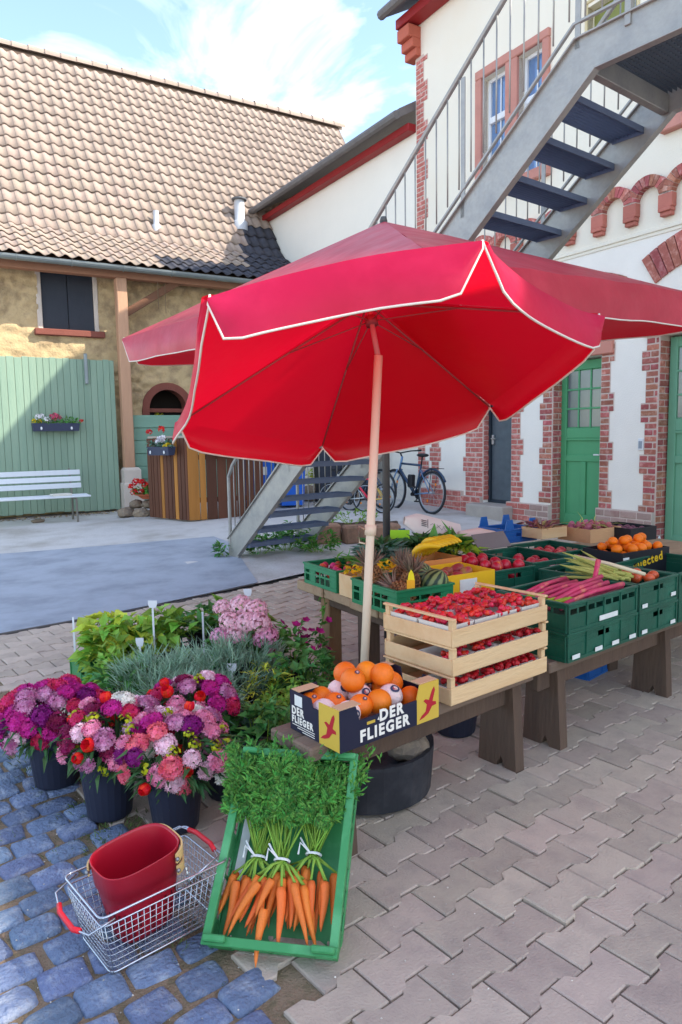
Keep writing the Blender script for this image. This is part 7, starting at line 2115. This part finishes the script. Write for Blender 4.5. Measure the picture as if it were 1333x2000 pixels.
# ------------------------------------------------------------------ bicycles
M_tyre = mat('tyre_rubber', S(44, 46, 50), .7, .1, 10); M_rim = mat('rim_alloy', S(170, 176, 184), .3, .05, 8, metal=.7); M_blk = mat('black_parts', S(30, 32, 36), .5, .1, 8)
def bicycle(label, p, rz, s, frame_c, fork_c=None, lean=0.06, rack=True, straight=True):
    o = thing('bicycle', label, 'bicycle', p, 0, rot=(lean, 0, rz)); o.scale = (s, s, s)
    mf = mat('frame_' + '_'.join(map(str, frame_c)), S(*frame_c), .3, .05, 6, spec=.5, coat=.3); m2 = mat('frame_' + '_'.join(map(str, fork_c or frame_c)), S(*(fork_c or frame_c)), .3, .05, 6, spec=.5, coat=.3)
    R = .34; wb_ = 1.06
    for x, nm in ((0, 'rear'), (wb_, 'front')):
        hubm = MB(); hubm.tube([(x, -.05, R), (x, .05, R)], .022, 8); 
        w_ = hubm.build('wheel', M_rim, o, smooth=True)
        m = MB(); m.tube([(x + R * cos(a), 0, R + R * sin(a)) for a in [2 * pi * k / 36 for k in range(36)]], .021, 8, closed=True); m.build('tyre', M_tyre, w_, smooth=True)
        m = MB(); m.tube([(x + (R - .03) * cos(a), 0, R + (R - .03) * sin(a)) for a in [2 * pi * k / 36 for k in range(36)]], .010, 6, closed=True); m.build('rim', M_rim, w_, smooth=True)
        m = MB()
        for k in range(16):
            a = 2 * pi * k / 16; m.tube([(x, .02 * (-1) ** k, R), (x + (R - .03) * cos(a), 0, R + (R - .03) * sin(a))], .0016, 4)
        m.build('spokes', M_rim, w_)
        m = MB(); a = 2.2; m.ball((x + .17 * cos(a), .005, R + .17 * sin(a)), .022, 6, 5, sq=(1, .4, 1.2)); m.ball((x - .17 * cos(a), .005, R - .17 * sin(a)), .022, 6, 5, sq=(1, .4, 1.2)); kind(m.build('reflectors', mat('orange_reflector', S(246, 140, 20), .4, .05, 8), w_), 'stuff')
    bb_ = Vector((.44, 0, .29)); st_ = Vector((.30, 0, .78)); hd = Vector((.86, 0, .84)); hd2 = Vector((.90, 0, .70))
    m = MB(); m.tube([st_, hd - Vector((0, 0, .04))], .019, 8); m.tube([bb_, hd2], .027, 8); m.tube([bb_, st_], .017, 8); m.build('frame', mf, o, smooth=True)
    m = MB()
    for y in (-.045, .045): m.tube([bb_ + Vector((0, y * .6, 0)), (0, y, R)], .010, 6); m.tube([st_ - Vector((0, -y * .3, .08)), (0, y, R)], .009, 6)
    m.build('rear_stays', m2, o, smooth=True)
    m = MB(); m.tube([hd + Vector((-.02, 0, .08)), hd2], .02, 8)
    for y in (-.05, .05): m.tube([hd2 + Vector((0, y, 0)), (wb_ - .03, y, R + .16), (wb_, y, R)], .013, 6)
    m.build('fork', m2, o, smooth=True)
    m = MB(); m.tube([(.80, -.30, 1.03), (.90, -.22, 1.02), (.90, .0, .98), (.90, .22, 1.02), (.80, .30, 1.03)], .012, 6); m.tube([(.84, 0, .90), (.90, 0, .98)], .014, 6); hbx = m.build('handlebar', M_blk, o, smooth=True)
    for y in (-.30, .30):
        m = MB(); m.tube([(.80, y, 1.03), (.72, y * 1.03, 1.035)], .018, 8); m.build('grip', M_blk, hbx, smooth=True)
    m = MB(); m.ball((.27, 0, .95), .12, 10, 7, sq=(1.15, .62, .28)); m.tube([st_, (.28, 0, .93)], .013, 6); m.build('saddle', M_blk, o, smooth=True)
    m = MB(); m.tube([(bb_.x, -.08, bb_.z), (bb_.x, .08, bb_.z)], .03, 8); m.lathe([(.0, -.003), (.09, -.003), (.09, .003), (0, .003)], 20, M=Matrix.Translation((bb_.x, -.06, bb_.z)) @ Matrix.Rotation(pi / 2, 4, 'X'))
    m.tube([bb_ + Vector((0, -.085, 0)), bb_ + Vector((.10, -.09, -.13))], .01, 6); m.tube([bb_ + Vector((0, .085, 0)), bb_ + Vector((-.10, .09, .13))], .01, 6); m.cbox(bb_.x + .06, bb_.x + .15, -.17, -.09, bb_.z - .14, bb_.z - .12, .003); m.cbox(bb_.x - .15, bb_.x - .06, .09, .17, bb_.z + .12, bb_.z + .14, .003)
    m.build('crank', M_blk, o)
    if rack:
        m = MB()
        for y in (-.06, 0, .06): m.tube([(-.22, y, .74), (.22, y, .74)], .006, 5)
        for y in (-.06, .06): m.tube([(-.05, y, .74), (0, y, R)], .006, 5)
        m.build('rack', M_blk, o)
        m = MB(); m.tube([((R + .045) * cos(a), 0, R + (R + .045) * sin(a)) for a in [radians(10 + 14 * k) for k in range(11)]], .02, 6); m.build('mudguard', mf, o, smooth=True)
        m = MB(); m.cbox(.50, .62, -.05, .05, .40, .62, .02); m.build('battery', M_blk, o)
    return o
fd = radians(180 - 58.8)
rw = gt(842, 1003)
bicycle('dark blue trekking bicycle with an orange reflectored wheel by the house wall', rw, fd, .96, (26, 58, 88), (96, 132, 170), .05)
q = gt(760, 1003); bicycle('grey and blue bicycle behind the trekking bicycle', (q.x - .05, q.y + .55, tz(q.x, q.y + .55)), fd + .12, .95, (70, 96, 128), None, -.06, False)
q = gt(748, 1002); bicycle('small red and yellow childs bicycle beside the stairs', (q.x, q.y, q.z), fd + .28, .68, (216, 32, 66), (236, 190, 30), .10, False)
q = gt(712, 1000); bicycle('small bright green childs bicycle next to the stair stringer', (q.x, q.y + .1, q.z), fd + .45, .66, (110, 206, 50), (220, 224, 220), .12, False)

# leaf litter and weeds along the barn foot
lt = MB()
for k in range(240):
    x = U_(-2.6, .2); p = bmx @ Vector((x, -.02 - abs(random.gauss(0, .12)), 0)); lt.leaf((p.x, p.y, tz(p.x, p.y) + .004), (U_(-1, 1), U_(-1, 1), U_(-.05, .5)), U_(.03, .09), U_(.015, .04), droop=.2)
kind(lt.build('leaf_litter', mat('dry_litter', S(146, 126, 92), .9, .2, 10, island=.45, hue=.04)), 'stuff')
